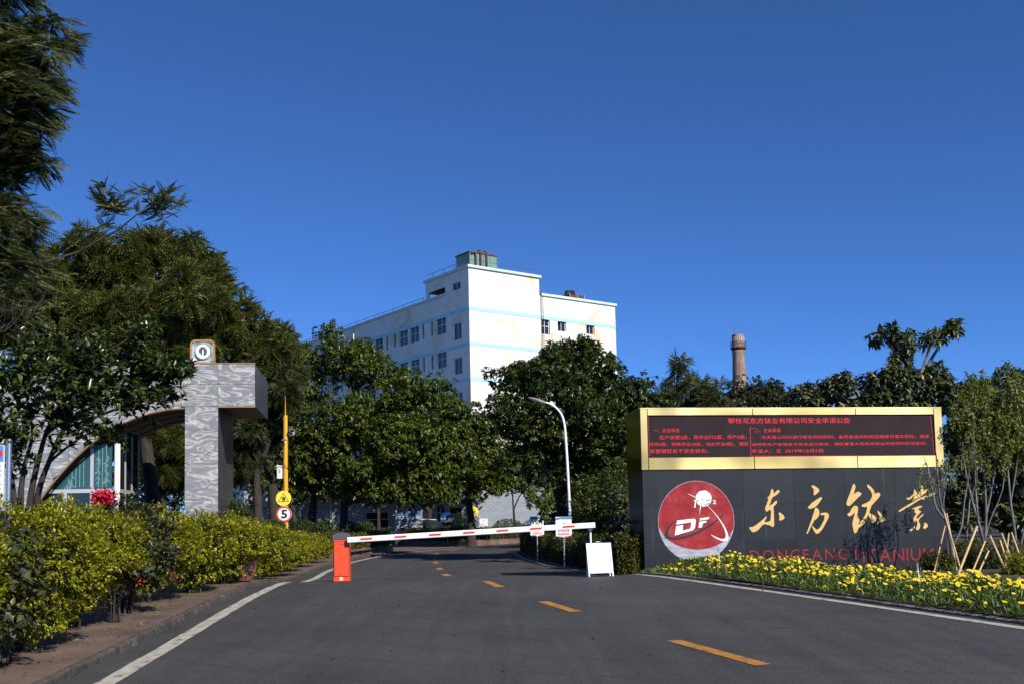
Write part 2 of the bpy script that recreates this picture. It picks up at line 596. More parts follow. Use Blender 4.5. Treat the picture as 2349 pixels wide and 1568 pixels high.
plain('flood_frame', (.36, .21, .07), rough=.5, var=.15, scale=10)
plain('flood_reflector', (.50, .55, .57), rough=.25, metal=.4)
plain('flood_lamp', (.86, .88, .88), rough=.3)
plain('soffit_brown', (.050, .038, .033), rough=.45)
plain('copper_trim', (.35, .20, .11), rough=.45, metal=.3)
plain('booth_metal', (.50, .52, .56), rough=.4, metal=.3)
plain('booth_glass', (.028, .075, .078), rough=.1, spec=.6)
plain('booth_print', (.18, .36, .35), rough=.3)
plain('side_glass', (.012, .022, .022), rough=.06, spec=.6)
plain('mirror', (.85, .86, .87), rough=.02, metal=1.)
plain('car_paint', (.72, .73, .75), rough=.25, coat=.6)
plain('tyre', (.015, .015, .015), rough=.85)
plain('pot_glaze', (.22, .085, .055), rough=.35, var=.35, scale=9)
plain('pot_cream', (.62, .55, .45), rough=.4)
plain('bougainvillea_red', (.48, .008, .028), rough=.6)
plain('petal_yellow', (.80, .60, .015), rough=.55)
plain('flower_centre', (.62, .36, .01), rough=.7)
plain('shaded_panel', (.30, .32, .35), rough=.6)  # pale board painted darker, as if under the trees
plain('shaded_blue', (.05, .13, .26), rough=.6)  # header blue dimmed for the same tree shade
plain('far_panel_text', (.25, .32, .48), rough=.5)
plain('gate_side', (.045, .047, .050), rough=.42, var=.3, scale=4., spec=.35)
plain('side_granite', (.018, .019, .021), rough=.16, var=.4, scale=3., spec=.45)

leafmat('ficus_leaf', (.014, .029, .006), (.036, .060, .010), (.095, .100, .016), rough=.36, trans=.16, pos=(0, .6, 1))
leafmat('mango_leaf', (.024, .046, .005), (.064, .098, .010), (.155, .165, .020), rough=.38, trans=.2, pos=(0, .6, 1))
leafmat('jacaranda_leaf', (.024, .036, .009), (.064, .080, .016), (.16, .150, .024), rough=.6, trans=.2, spec=.25)
leafmat('jacaranda_dark', (.024, .035, .013), (.056, .072, .026), (.12, .13, .042), rough=.55, trans=.18, spec=.3)
leafmat('glossy_leaf', (.012, .024, .008), (.036, .056, .016), (.10, .115, .026), rough=.3, trans=.15)
leafmat('broad_leaf', (.030, .044, .016), (.080, .092, .040), (.16, .165, .08), rough=.4, trans=.12)
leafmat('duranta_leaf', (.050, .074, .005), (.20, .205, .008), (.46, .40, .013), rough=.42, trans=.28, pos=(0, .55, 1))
leafmat('duranta_inner', (.020, .030, .004), (.05, .06, .006), rough=.5, trans=.2)  # darker copy of the leaf colour, painting the shade inside the shrub
leafmat('bougain_leaf', (.018, .026, .010), (.045, .052, .018), (.085, .085, .028), rough=.45, trans=.15)
leafmat('hedge_leaf', (.016, .026, .005), (.055, .065, .008), (.17, .15, .010), rough=.45, trans=.2, pos=(0, .6, 1))
leafmat('topiary_leaf', (.018, .032, .006), (.055, .075, .010), (.12, .14, .016), rough=.45, trans=.2)
leafmat('sapling_leaf', (.045, .058, .008), (.11, .13, .015), (.24, .25, .03), rough=.4, trans=.3)
leafmat('daisy_leaf', (.022, .045, .008), (.065, .11, .014), (.14, .19, .028), rough=.5, trans=.2)
leafmat('purple_leaf', (.020, .016, .016), (.050, .042, .038), rough=.55, trans=.1)
leafmat('grass_leaf', (.04, .07, .008), (.10, .15, .015), rough=.5, trans=.25)
leafmat('cycad_leaf', (.02, .032, .012), (.05, .065, .028), rough=.35, trans=.1)
leafmat('fruit_orange', (.35, .12, .01), (.5, .22, .02), rough=.5, trans=.0)
leafmat('far_leaf', (.014, .022, .006), (.034, .044, .012), (.06, .065, .018), rough=.6, trans=.15)

# ------------------------------------------------------------------ objects


def link(o, parent=None):
    COL.objects.link(o)
    if parent is not None:
        o.parent = parent
    return o


def tag(o, label=None, cat=None, group=None, kind=None):
    if label:
        o['label'] = label
    if cat:
        o['category'] = cat
    if group:
        o['group'] = group
    if kind:
        o['kind'] = kind
    return o


def thing(name, label, cat, loc=(0, 0, 0), rotz=0., group=None, matrix=None):
    o = bpy.data.objects.new(name, None)
    o.empty_display_size = .2
    COL.objects.link(o)
    if matrix is not None:
        o.matrix_world = matrix
    else:
        o.location = loc
        o.rotation_euler = (0, 0, rotz)
    tag(o, label, cat, group)
    return o


def mesh_obj(name, V, F, mat, parent=None, smooth=False, offset=None):
    """V (n,3) array-like, F list of index tuples (or an (m,3) int array)"""
    V = np.asarray(V, dtype=np.float32).reshape(-1, 3)
    if offset is not None:
        V = V - np.asarray(offset, dtype=np.float32)
    me = bpy.data.meshes.new(name)
    if isinstance(F, np.ndarray):
        n, k = F.shape
        me.vertices.add(len(V))
        me.vertices.foreach_set('co', V.ravel())
        me.loops.add(n * k)
        me.loops.foreach_set('vertex_index', F.astype(np.int32).ravel())
        me.polygons.add(n)
        me.polygons.foreach_set('loop_start', np.arange(0, n * k, k, dtype=np.int32))
        me.polygons.foreach_set('loop_total', np.full(n, k, dtype=np.int32))
        me.update(calc_edges=True)
    else:
        me.from_pydata(V.tolist(), [], [tuple(f) for f in F])
        me.update()
    if smooth:
        me.polygons.foreach_set('use_smooth', np.ones(len(me.polygons), dtype=bool))
    me.materials.append(MATS[mat])
    o = bpy.data.objects.new(name, me)
    return link(o, parent)


class MB:
    """collects shapes for one mesh"""

    def __init__(s):
        s.v = []
        s.f = []

    def add(s, V, F):
        n = len(s.v)
        s.v += [tuple(map(float, p)) for p in V]
        s.f += [tuple(i + n for i in f) for f in F]
        return s

    def box(s, x0, x1, y0, y1, z0, z1):
        V = [(x0, y0, z0), (x1, y0, z0), (x1, y1, z0), (x0, y1, z0), (x0, y0, z1), (x1, y0, z1), (x1, y1, z1), (x0, y1, z1)]
        return s.add(V, [(0, 3, 2, 1), (4, 5, 6, 7), (0, 1, 5, 4), (1, 2, 6, 5), (2, 3, 7, 6), (3, 0, 4, 7)])

    def bevbox(s, x0, x1, y0, y1, z0, z1, b=.01):
        """box with chamfered edges: three stacked octagonal rings along z"""
        def ring(i, z):
            a, c = i, b
            return [(x0 + a + c, y0 + a, z), (x1 - a - c, y0 + a, z), (x1 - a, y0 + a + c, z), (x1 - a, y1 - a - c, z),
                    (x1 - a - c, y1 - a, z), (x0 + a + c, y1 - a, z), (x0 + a, y1 - a - c, z), (x0 + a, y0 + a + c, z)]
        V = ring(b, z0) + ring(0, z0 + b) + ring(0, z1 - b) + ring(b, z1)
        F = [tuple(range(7, -1, -1)), tuple(range(24, 32))]
        for k in range(3):
            for i in range(8):
                j = (i + 1) % 8
                F.append((k * 8 + i, k * 8 + j, k * 8 + 8 + j, k * 8 + 8 + i))
        return s.add(V, F)

    def tube(s, pts, rad, n=8, caps=True):
        pts = [Vector(p) for p in pts]
        if not hasattr(rad, '__len__'):
            rad = [rad] * len(pts)
        V, F = [], []
        prev = None
        for i, p in enumerate(pts):
            a = pts[max(0, i - 1)]
            b = pts[min(len(pts) - 1, i + 1)]
            t = (b - a).normalized()
            if prev is None:
                u = t.orthogonal().normalized()
            else:
                u = (prev - t * prev.dot(t))
                u = u.normalized() if u.length > 1e-6 else t.orthogonal().normalized()
            prev = u
            w = t.cross(u)
            for k in range(n):
                an = 2 * math.pi * k / n
                V.append(p + (u * math.cos(an) + w * math.sin(an)) * rad[i])
        for i in range(len(pts) - 1):
            for k in range(n):
                j = (k + 1) % n
                F.append((i * n + k, i * n + j, i * n + n + j, i * n + n + k))
        if caps:
            F.append(tuple(range(n - 1, -1, -1)))
            F.append(tuple(range((len(pts) - 1) * n, len(pts) * n)))
        return s.add(V, F)

    def lathe(s, prof, n=16, cx=0, cy=0, cz=0):
        V, F = [], []
        for r, z in prof:
            for k in range(n):
                a = 2 * math.pi * k / n
                V.append((cx + r * math.cos(a), cy + r * math.sin(a), cz + z))
        for i in range(len(prof) - 1):
            for k in range(n):
                j = (k + 1) % n
                F.append((i * n + k, i * n + j, i * n + n + j, i * n + n + k))
        F.append(tuple(range(n - 1, -1, -1)))
        F.append(tuple(range((len(prof) - 1) * n, len(prof) * n)))
        return s.add(V, F)

    def prism(s, poly, y0, y1):
        """polygon in local x, z extruded from depth y0 (front) to y1"""
        n = len(poly)
        V = [(x, y0, z) for x, z in poly] + [(x, y1, z) for x, z in poly]
        F = [tuple(range(n)), tuple(range(2 * n - 1, n - 1, -1))]
        for i in range(n):
            j = (i + 1) % n
            F.append((i, n + i, n + j, j))
        return s.add(V, F)

    def build(s, name, mat, parent=None, smooth=False, offset=None):
        return mesh_obj(name, s.v, s.f, mat, parent, smooth, offset)


def auto_smooth(o, ang=40):
    me = o.data
    me.polygons.foreach_set('use_smooth', np.ones(len(me.polygons), dtype=bool))
    me.set_sharp_from_angle(angle=R(ang))
    return o


def spline(pts, k=4, closed=True):
    """Catmull-Rom through 2D or 3D points"""
    P = [np.array(p, float) for p in pts]
    n = len(P)
    out = []
    rng = range(n) if closed else range(n - 1)
    for i in rng:
        if closed:
            a, b, c, d = P[i - 1], P[i], P[(i + 1) % n], P[(i + 2) % n]
        else:
            a, b, c, d = P[max(i - 1, 0)], P[i], P[i + 1], P[min(i + 2, n - 1)]
        for j in range(k):
            t = j / k
            out.append(.5 * (2 * b + (c - a) * t + (2 * a - 5 * b + 4 * c - d) * t * t + (3 * b - a - 3 * c + d) * t ** 3))
    if not closed:
        out.append(P[-1])
    return [tuple(p) for p in out]


def text_geo(body, thin=0.0):
    """flat letters as vertices (x, y) and faces, letter height about .7 for size 1"""
    c = bpy.data.curves.new('lettering', 'FONT')
    c.body = body
    c.resolution_u = 2
    c.offset = thin
    o = bpy.data.objects.new('lettering', c)
    COL.objects.link(o)
    me = bpy.data.meshes.new_from_object(o)
    V = np.array([v.co[:] for v in me.vertices]).reshape(-1, 3)
    F = [tuple(p.vertices) for p in me.polygons]
    bpy.data.objects.remove(o)
    bpy.data.curves.remove(c)
    bpy.data.meshes.remove(me)
    return V, F


def put_text(name, body, mat, parent, x0, x1, z0, z1, y, thin=0.0, fit=True):
    """letters on the local plane y=const filling the box x0..x1, z0..z1, facing -y"""
    V, F = text_geo(body, thin)
    if len(V) == 0:
        return None
    mn, mx = V.min(0), V.max(0)
    sx = (x1 - x0) / max(1e-6, mx[0] - mn[0])
    sz = (z1 - z0) / max(1e-6, mx[1] - mn[1])
    if not fit:
        sx = sz
    W = np.zeros_like(V)
    W[:, 0] = x0 + (V[:, 0] - mn[0]) * sx
    W[:, 2] = z0 + (V[:, 1] - mn[1]) * sz
    W[:, 1] = y
    return mesh_obj(name, W, F, mat, parent)


# ------------------------------------------------------------------ leaves and fronds
def leaf_tpl(kind):
    if kind == 'leaf5':            # folded leaf, four triangles
        V = [(0, 0, 0), (.5, 0, -.03), (1, 0, -.14), (.42, .5, .10), (.42, -.5, .10)]
        F = [(0, 1, 3), (3, 1, 2), (0, 4, 1), (1, 4, 2)]
    elif kind == 'leaf4':          # folded diamond, two triangles
        V = [(0, 0, 0), (.45, .5, .09), (1, 0, -.10), (.45, -.5, .09)]
        F = [(0, 2, 1), (0, 3, 2)]
    elif kind == 'blade':
        V = [(0, .3, 0), (0, -.3, 0), (.6, .5, .0), (.6, -.5, .0), (1, 0, -.12)]
        F = [(0, 1, 3), (0, 3, 2), (2, 3, 4)]
    return np.array(V, float), np.array(F, int)


def frond_tpl(pairs=10, plen=.24, pw=.055, droop=.28, seg=3):
    V, F = [], []
    for i in range(pairs + 1):
        t = .12 + .88 * i / pairs
        l = plen * (math.sin(math.pi * min(.97, .14 + .80 * t)) ** .8)
        z = -droop * t * t
        for sgn in (-1, 1):
            bx, tx = t, t + l * .45
            n = len(V)
            zt = -droop * tx * tx - .10 * l
            V += [(bx - pw * .2, 0, z), (bx + l * .30, sgn * l * .48, z - .02), (tx, sgn * l, zt), (bx + pw + l * .22, sgn * l * .42, z + .012)]
            if sgn > 0:
                F += [(n, n + 3, n + 2), (n, n + 2, n + 1)]
            else:
                F += [(n, n + 2, n + 3), (n, n + 1, n + 2)]
    n = len(V)
    V += [(0, .012, 0), (0, -.012, 0), (.5, 0, -droop * .25 + .01), (1, 0, -droop)]
    F += [(n, n + 1, n + 2), (n + 1, n + 3, n + 2)]
    return np.array(V, float), np.array(F, int)


TPL = {k: leaf_tpl(k) for k in ('leaf5', 'leaf4', 'blade')}
TPL['frond'] = frond_tpl(11, .15, .072, .22)
TPL['frond_far'] = frond_tpl(5, .22, .13, .45)


def scatter(name, tpl, P, D, N, L, W, mat, parent, offset, smooth=False):
    """one mesh of copies of a template: base points P, directions D, up hints N, lengths L, widths W"""
    tv, tf = TPL[tpl]
    D = D / np.maximum(1e-9, np.linalg.norm(D, axis=1, keepdims=True))
    S = np.cross(N, D)
    ln = np.linalg.norm(S, axis=1, keepdims=True)
    bad = (ln[:, 0] < 1e-4)
    S[bad] = np.cross(D[bad] + np.array([.3, .5, .1]), D[bad])
    S = S / np.maximum(1e-9, np.linalg.norm(S, axis=1, keepdims=True))
    U = np.cross(D, S)
    L = np.broadcast_to(np.asarray(L, float), (len(P),))
    W = np.broadcast_to(np.asarray(W, float), (len(P),))
    V = (P[:, None, :] + tv[None, :, 0, None] * (D * L[:, None])[:, None, :]
         + tv[None, :, 1, None] * (S * W[:, None])[:, None, :]
         + tv[None, :, 2, None] * (U * L[:, None])[:, None, :]).reshape(-1, 3)
    F = (tf[None, :, :] + (np.arange(len(P)) * len(tv))[:, None, None]).reshape(-1, 3)
    return mesh_obj(name, V, F, mat, parent, smooth, offset)


def unit(rng, n):
    v = rng.normal(size=(n, 3))
    return v / np.linalg.norm(v, axis=1, keepdims=True)


def lobe_points(lobes, n, rng, lo=.72, hi=1.04, keep=.78, zmin=None, lump=.12):
    """points in the shells of several ellipsoids with their outward directions"""
    L = np.array(lobes, float)
    area = (L[:, 3] * L[:, 4] + L[:, 4] * L[:, 5] + L[:, 3] * L[:, 5])
    p = area / area.sum()
    idx = rng.choice(len(L), size=n * 2, p=p)
    u = unit(rng, n * 2)
    r = hi - (hi - lo) * rng.random(n * 2) ** 1.6
    ph = L[idx, 0] * 3.1
    r = r * (1 + lump * np.sin(u[:, 0] * 5.3 + ph) * np.sin(u[:, 1] * 4.7 + ph * 1.7) + lump * .8 * np.sin(u[:, 2] * 7.1 + ph * .6 + u[:, 0] * 3))
    P = L[idx, :3] + u * L[idx, 3:] * r[:, None]
    O = u / L[idx, 3:]
    O /= np.linalg.norm(O, axis=1, keepdims=True)
    ok = np.ones(len(P), bool)
    for k in range(len(L)):
        q = np.linalg.norm((P - L[k, :3]) / L[k, 3:], axis=1)
        ok &= (q > keep) | (idx == k)
    if zmin is not None:
        ok &= P[:, 2] > zmin
    P, O = P[ok][:n], O[ok][:n]
    return P, O


def crumble(lobes, per, f, rng):
    """break each crown lobe into many small billows standing on its surface"""
    out = []
    for l in lobes:
        R_ = (l[3] * l[4] * l[5]) ** (1 / 3)
        n = max(4, int(per * (R_ / 1.5) ** .8))
        u = unit(rng, n)
        for k in range(n):
            r = rng.uniform(.62, 1.0)
            q = R_ * f * rng.uniform(.6, 1.5)
            out.append((l[0] + u[k, 0] * l[3] * r, l[1] + u[k, 1] * l[4] * r, l[2] + u[k, 2] * l[5] * r, q * rng.uniform(.9, 1.3), q * rng.uniform(.9, 1.3), q * rng.uniform(.6, .85)))
    return out


def rosettes(P, O, k, rng, up=.5, polar=(.7, 1.7), droop=.35):
    """k leaves round each point: base points, directions, up hints"""
    A = O + np.array([0, 0, up])
    A = A / np.linalg.norm(A, axis=1, keepdims=True)
    A = np.repeat(A, k, 0)
    B = np.repeat(P, k, 0)
    n = len(B)
    t = np.cross(A, unit(rng, n))
    t /= np.maximum(1e-6, np.linalg.norm(t, axis=1, keepdims=True))
    an = rng.uniform(polar[0], polar[1], n)[:, None]
    D = A * np.cos(an) + t * np.sin(an)
    D[:, 2] -= droop * rng.uniform(.4, 1.5, n)
    N = A * .6 + np.array([0, 0, .7]) + unit(rng, n) * .35
    return B, D, N


def limbs(mb, base, r0, lobes, rng, trunk_top, nsub=3, n=7, rt=.6):
    """tapered trunk to trunk_top, a limb into every lobe, twigs towards each lobe's surface"""
    base, top = Vector(base), Vector(trunk_top)
    mid = (base + top) / 2 + Vector((rng.uniform(-.06, .06), rng.uniform(-.06, .06), 0)) * (top - base).length
    mb.tube([base - Vector((0, 0, .1)), base + (mid - base) * .12, mid, top], [r0 * 1.35, r0 * 1.08, r0 * .9, r0 * .75], n)
    for lb in lobes:
        c = Vector(lb[:3])
        m = top + (c - top) * .5 + Vector((rng.uniform(-.12, .12), rng.uniform(-.12, .12), rng.uniform(-.02, .12))) * (c - top).length
        mb.tube([top - Vector((0, 0, .08)), m, c], [r0 * rt, r0 * rt * .7, r0 * rt * .42], n - 1)
        for _ in range(nsub):
            u = Vector(rng.normal(size=3)).normalized()
            e = c + Vector((u.x * lb[3], u.y * lb[4], abs(u.z) * lb[5])) * .8
            s = m + (c - m) * rng.uniform(.2, 1.)
            k = s + (e - s) * .5 + Vector(rng.normal(size=3)) * .06 * (e - s).length
            mb.tube([s, k, e], [r0 * rt * .42, r0 * rt * .27, r0 * rt * .10], 5)


def broadleaf_tree(name, label, cat, base, trunk_top, r0, lobes, ncl, k, leafL, leafW, mat, seed, group=None, tpl='leaf4', inner=.35,
                   droop=.45, polar=(.6, 1.6), bark='bark', nsub=3, fruit=0, keep=.6, up=.5, lump=.12, lo=.6, billow=16):
    rng = np.random.default_rng(seed)
    t = thing(name, label, cat, base, group=group)
    mb = MB()
    limbs(mb, base, r0, lobes, rng, trunk_top, nsub)
    auto_smooth(mb.build('trunk', bark, t, offset=base), 60)
    sub = crumble(lobes, billow, .34, rng)
    P, O = lobe_points(sub, ncl, rng, lo=lo, keep=keep, lump=lump)
    P3, O3 = lobe_points(sub, int(ncl * .10), rng, 1.0, 1.35, .95, lump=lump)
    P, O = np.vstack([P, P3]), np.vstack([O, O3])
    if inner:
        P2, O2 = lobe_points(lobes, int(ncl * inner), rng, .25, .75, .0, lump=0)
        P, O = np.vstack([P, P2]), np.vstack([O, O2])
    B, D, N = rosettes(P, O, k, rng, up=up, polar=polar, droop=droop)
    n = len(B)
    tag(scatter('crown', tpl, B, D, N, leafL * rng.uniform(.7, 1.2, n), leafW * rng.uniform(.75, 1.2, n), mat, t, base), kind='stuff')
    if fruit:
        P, O = lobe_points(lobes, fruit, rng, .92, 1.05, .9)
        D = unit(rng, len(P))
        tag(scatter('yellow_leaves', 'leaf4', P, D, unit(rng, len(P)), .11, .07, 'fruit_orange', t, base), kind='stuff')
    return t


def feather_tree(name, label, cat, base, trunk_top, r0, lobes, ncl, k, L, mat, seed, group=None, tpl='frond', inner=.2, droop=.25, keep=.6, nsub=3, lo=.6, W=None, bark='bark'):
    rng = np.random.default_rng(seed)
    t = thing(name, label, cat, base, group=group)
    mb = MB()
    limbs(mb, base, r0, lobes, rng, trunk_top, nsub)
    auto_smooth(mb.build('trunk', bark, t, offset=base), 60)
    sub = crumble(lobes, 18, .32, rng)
    P, O = lobe_points(sub, ncl, rng, lo=lo, keep=keep, lump=.14)
    if inner:
        P2, O2 = lobe_points(lobes, int(ncl * inner), rng, .2, .7, .0, lump=0)
        P, O = np.vstack([P, P2]), np.vstack([O, O2])
    B, D, N = rosettes(P, O, k, rng, up=.35, polar=(.15, 1.35), droop=droop * 1.6)
    N = np.tile(np.array([[.25, -.6, .8]]), (len(B), 1)) + unit(rng, len(B)) * .45
    if tpl == 'frond':             # near tree: fronds reach out level and hang at the tips
        O2 = np.repeat(O, k, 0) * np.array([1, 1, 0])
        O2 /= np.maximum(.05, np.linalg.norm(O2, axis=1, keepdims=True))
        D = O2 + unit(rng, len(B)) * .75
        D[:, 2] = rng.uniform(-.40, .12, len(B))
        B = B + rng.normal(size=B.shape) * .06 - O2 * .12
        N = np.tile(np.array([[.25, -.9, .75]]), (len(B), 1)) + unit(rng, len(B)) * .5
    n = len(B)
    LL = L * rng.uniform(.65, 1.15, n)
    tag(scatter('crown', tpl, B, D, N, LL, LL * rng.uniform(.85, 1.1, n) * (1.45 if tpl == 'frond' else 1.), mat, t, base), kind='stuff')
    return t


# ================================================================== THE SETTING
def grid_obj(name, xs_of_y, ys, zoff, mat, nx=8, kind='structure', parent=None, smooth=True):
    """sheet between left and right edges per row, lying on the ground profile plus zoff"""
    V, F = [], []
    for y in ys:
        a, b = xs_of_y(y)
        for i in range(nx + 1):
            V.append((a + (b - a) * i / nx, y, float(ZP(y)) + zoff))
    for j in range(len(ys) - 1):
        for i in range(nx):
            q = j * (nx + 1) + i
            F.append((q, q + 1, q + nx + 2, q + nx + 1))
    o = mesh_obj(name, V, F, mat, parent, smooth)
    if parent is None:
        tag(o, kind=kind)
    return o


YS = np.concatenate([np.arange(-20, 8, 2.), np.arange(8, 30, .4), np.arange(30, 60, 1.), np.arange(60, 121, 4)])
YG = np.concatenate([YS, np.arange(125, 240, 10), [260, 320, 420, 550, 690]])
grid_obj('ground', lambda y: (-400, 400), YG, -.06, 'ground', nx=2)

# road edges: centre of the painted lines
LY = np.array([-20, 0, 9.26, 13.5, 17.6, 21.4, 25., 32.5, 39., 44., 47.5, 53., 56., 60., 64., 68., 72.])
LX = np.array([-.9, -2.75, -3.62, -4.05, -4.48, -4.74, -5.0, -5.75, -6.05, -5.85, -5.3, -3.9, -2.6, -.6, 2.5, 12., 30.])
RY = np.array([-20, 0, 11.6, 15.3, 19., 22.0, 25., 28.5, 33., 40.5, 45., 48., 50.5, 52., 53.2, 54.5, 56.])
RX = np.array([14, 8.8, 5.66, 4.60, 3.47, 2.55, 2.22, 1.95, 1.03, .26, -.02, 0., .35, 1.6, 4.5, 12., 30.])


def _smooth_edge(Y, X, s=1.0):
    fy = np.arange(-20, 75, .1)
    fx = np.interp(fy, Y, X)
    k = np.exp(-.5 * (np.arange(-30, 31) * .1 / s) ** 2)
    k /= k.sum()
    return fy, np.convolve(np.pad(fx, 30, mode='edge'), k, mode='valid')


_ly, _lx = _smooth_edge(LY, LX)
_ry, _rx = _smooth_edge(RY, RX, .8)


def XL(y):
    return float(np.interp(y, _ly, _lx))


def XR(y):
    return float(np.interp(y, _ry, _rx))


YR = np.concatenate([np.arange(-20, 8, 2.), np.arange(8, 72, .4)])
road = grid_obj('road', lambda y: (XL(y) - .42, XR(y) + .30), YR, 0.0, 'asphalt', nx=10)


def ribbon(name, fx, y0, y1, w, mat, parent, dz=.006, step=.4, jit=0.):
    rng = np.random.default_rng(5)
    ys = np.arange(y0, y1 + 1e-6, step)
    V, F = [], []
    for y in ys:
        x = fx(y)
        dx = (fx(y + .2) - fx(y - .2)) / .4
        n = np.array([1, -dx]) / math.hypot(1, dx)
        for s in (-1, 1):
            j = rng.uniform(-jit, jit)
            q = np.array([x, y]) + n * s * (w / 2 + j)
            V.append((q[0], q[1], float(ZP(q[1])) + dz))
    for i in range(len(ys) - 1):
        F.append((2 * i, 2 * i + 1, 2 * i + 3, 2 * i + 2))
    return mesh_obj(name, V, F, mat, parent)


ribbon('edge_line', XL, 4, 56, .19, 'paint_white', road, step=.3, jit=.008)
ribbon('edge_line', XR, 4, 51.5, .16, 'paint_white', road, step=.3, jit=.008)

# yellow centre dashes following the bend
dash_c = [(1.93, 10.6), (.62, 15.4), (-.43, 20.0), (-1.83, 28.3), (-2.3, 32.4), (-2.78, 37.2), (-3.2, 42.), (-3.45, 47.0), (-3.0, 51.5), (-1.6, 55.)]
dsp = spline(dash_c, 12, closed=False)
dy_ = np.array([p[1] for p in dsp])
dx_ = np.array([p[0] for p in dsp])


def XC(y):
    return float(np.interp(y, dy_, dx_))


for x, y in dash_c:
    if y < 12:
        fx = lambda q, x=x, y=y: x - .30 * (q - y)
        ribbon('centre_dash', fx, y - .97, y + .97, .17, 'paint_yellow', road, step=.3, jit=.006)
    elif y < 22:
        ribbon('centre_dash', XC, y - .8, y + .8, .17, 'paint_yellow', road, step=.2, jit=.006)
    else:
        ribbon('centre_dash', XC, y - .75, y + .75, .20, 'paint_yellow', road, step=.25, jit=.006)
# transverse tarred joint behind the crest
mesh_obj('tar_joint', [(x, 26.6 + (x + 4) * .16 + o_ + .06 * math.sin(x * 2.3), float(ZP(26.6 + (x + 4) * .16)) + .005) for x in np.arange(-4.6, 1.6, .4) for o_ in (0, .06)],
         [(2 * i, 2 * i + 2, 2 * i + 3, 2 * i + 1) for i in range(len(np.arange(-4.6, 1.6, .4)) - 1)], 'sign_black', road)


# left pavement with its worn kerb
def PZ(y):
    return .075 if y < 49 else max(.015, .075 - .06 * (y - 49) / 3)


def pave_left():
    V, F = [], []
    ys = YR[YR < 64]
    for y in ys:
        b = XL(y) - .50
        for x in (-45, b - 6, b - 2, b):
            V.append((x, y, float(ZP(y)) + PZ(y)))
    for j in range(len(ys) - 1):
        for i in range(3):
            q = j * 4 + i
            F.append((q, q + 1, q + 5, q + 4))
    return tag(mesh_obj('pavement', V, F, 'brown_paving', None, True), kind='structure')


pavement = pave_left()


def kerb_strip(name, fx, ys, off, w, h, mat, jit, seed=3, parent=None):
    rng = np.random.default_rng(seed)
    V, F = [], []
    for y in ys:
        x = fx(y) + off
        g = float(ZP(y))
        hh = h(y) if callable(h) else h
        ja, jb = rng.uniform(-jit, jit, 2)
        sg = math.copysign(1, w)
        V += [(x + sg * ja, y, g - .08), (x + sg * (ja + .015), y, g + hh * (.8 + jb * 4)), (x + w * .45, y, g + hh + .004 + jb * .3), (x + w, y, g + hh + .003)]
    for j in range(len(ys) - 1):
        for i in range(3):
            q = j * 4 + i
            F.append((q, q + 1, q + 5, q + 4))
    o = mesh_obj(name, V, F, mat, parent)
    if parent is None:
        tag(o, kind='structure')
    return o


kerb_strip('kerb', XL, np.concatenate([np.arange(-20, 5, 1.), np.arange(5, 26, .14), np.arange(26, 52, .4)]), -.42, -.10, PZ, 'asphalt_edge', .026)
kerb_strip('kerb', XR, np.concatenate([np.arange(-20, 5, 1.), np.arange(5, 51.5, .25)]), .25, .16, .030, 'kerb_stone', .008, 4)


# soil of the planting bed right of the road
_bx = [2.5, 3, 4, 5.3, 6.3, 7.3, 8.7, 12, 40]
_bz = [-.06, -.05, .05, -.03, -.15, -.27, -.39, -.5, -.6]


def bedz(x, y):
    d = max(0., x - XR(y) - .4)
    near = float(ZP(y)) + .045 - .075 * max(0., min(d, 4.) - .3)
    t = min(1., max(0., (y - 17.) / 5.))
    if y > 23.5:
        t *= max(0., 1 - (y - 23.5) / 2.5)
        near = float(ZP(y)) + .05
    return near * (1 - t) + float(np.interp(x, _bx, _bz)) * t


def soil():
    V, F = [], []
    ys = np.concatenate([np.arange(2, 26, .5), np.arange(26, 50, 1.)])
    ks = [0, .3, .7, 1.2, 1.8, 2.6, 3.6, 5, 8, 14, 30]
    for y in ys:
        for k in ks:
            x = XR(y) + .40 + k
            V.append((x, y, bedz(x, y)))
    m = len(ks)
    for j in range(len(ys) - 1):
        for i in range(m - 1):
            q = j * m + i
            F.append((q, q + 1, q + m + 1, q + m))
    return tag(mesh_obj('planting_bed', V, F, 'soil', None, True), kind='structure')


soil()

# ================================================================== BUILDINGS


def local_plane(M, axis, val, x, y):
    """meet the sight line of overview pixel x, y with the plane local axis = val of frame M; returns local point"""
    Mi = M.inverted()
    o = Mi @ CAM
    d = Mi.to_3x3() @ ray(x, y)
    t = (val - o[axis]) / d[axis]
    return o + d * t


def holed(mb, mapf, U0, U1, W0, W1, holes, depth):
    """wall sheet in (u, w) with rectangular openings and their reveals; mapf(u, w, d) gives the point at depth d"""
    us = sorted(set([U0, U1] + [h[0] for h in holes] + [h[1] for h in holes]))
    ws = sorted(set([W0, W1] + [h[2] for h in holes] + [h[3] for h in holes]))
    us = [u for u in us if U0 <= u <= U1]
    ws = [w for w in ws if W0 <= w <= W1]
    for i in range(len(us) - 1):
        for j in range(len(ws) - 1):
            cu, cw = (us[i] + us[i + 1]) / 2, (ws[j] + ws[j + 1]) / 2
            if any(h[0] < cu < h[1] and h[2] < cw < h[3] for h in holes):
                continue
            mb.add([mapf(us[i], ws[j], 0), mapf(us[i + 1], ws[j], 0), mapf(us[i + 1], ws[j + 1], 0), mapf(us[i], ws[j + 1], 0)], [(0, 1, 2, 3)])
    for (a, b, c, d) in holes:
        q = [(a, c), (b, c), (b, d), (a, d)]
        for k in range(4):
            (ua, wa), (ub, wb) = q[k], q[(k + 1) % 4]
            mb.add([mapf(ua, wa, 0), mapf(ub, wb, 0), mapf(ub, wb, depth), mapf(ua, wa, depth)], [(0, 1, 2, 3)])


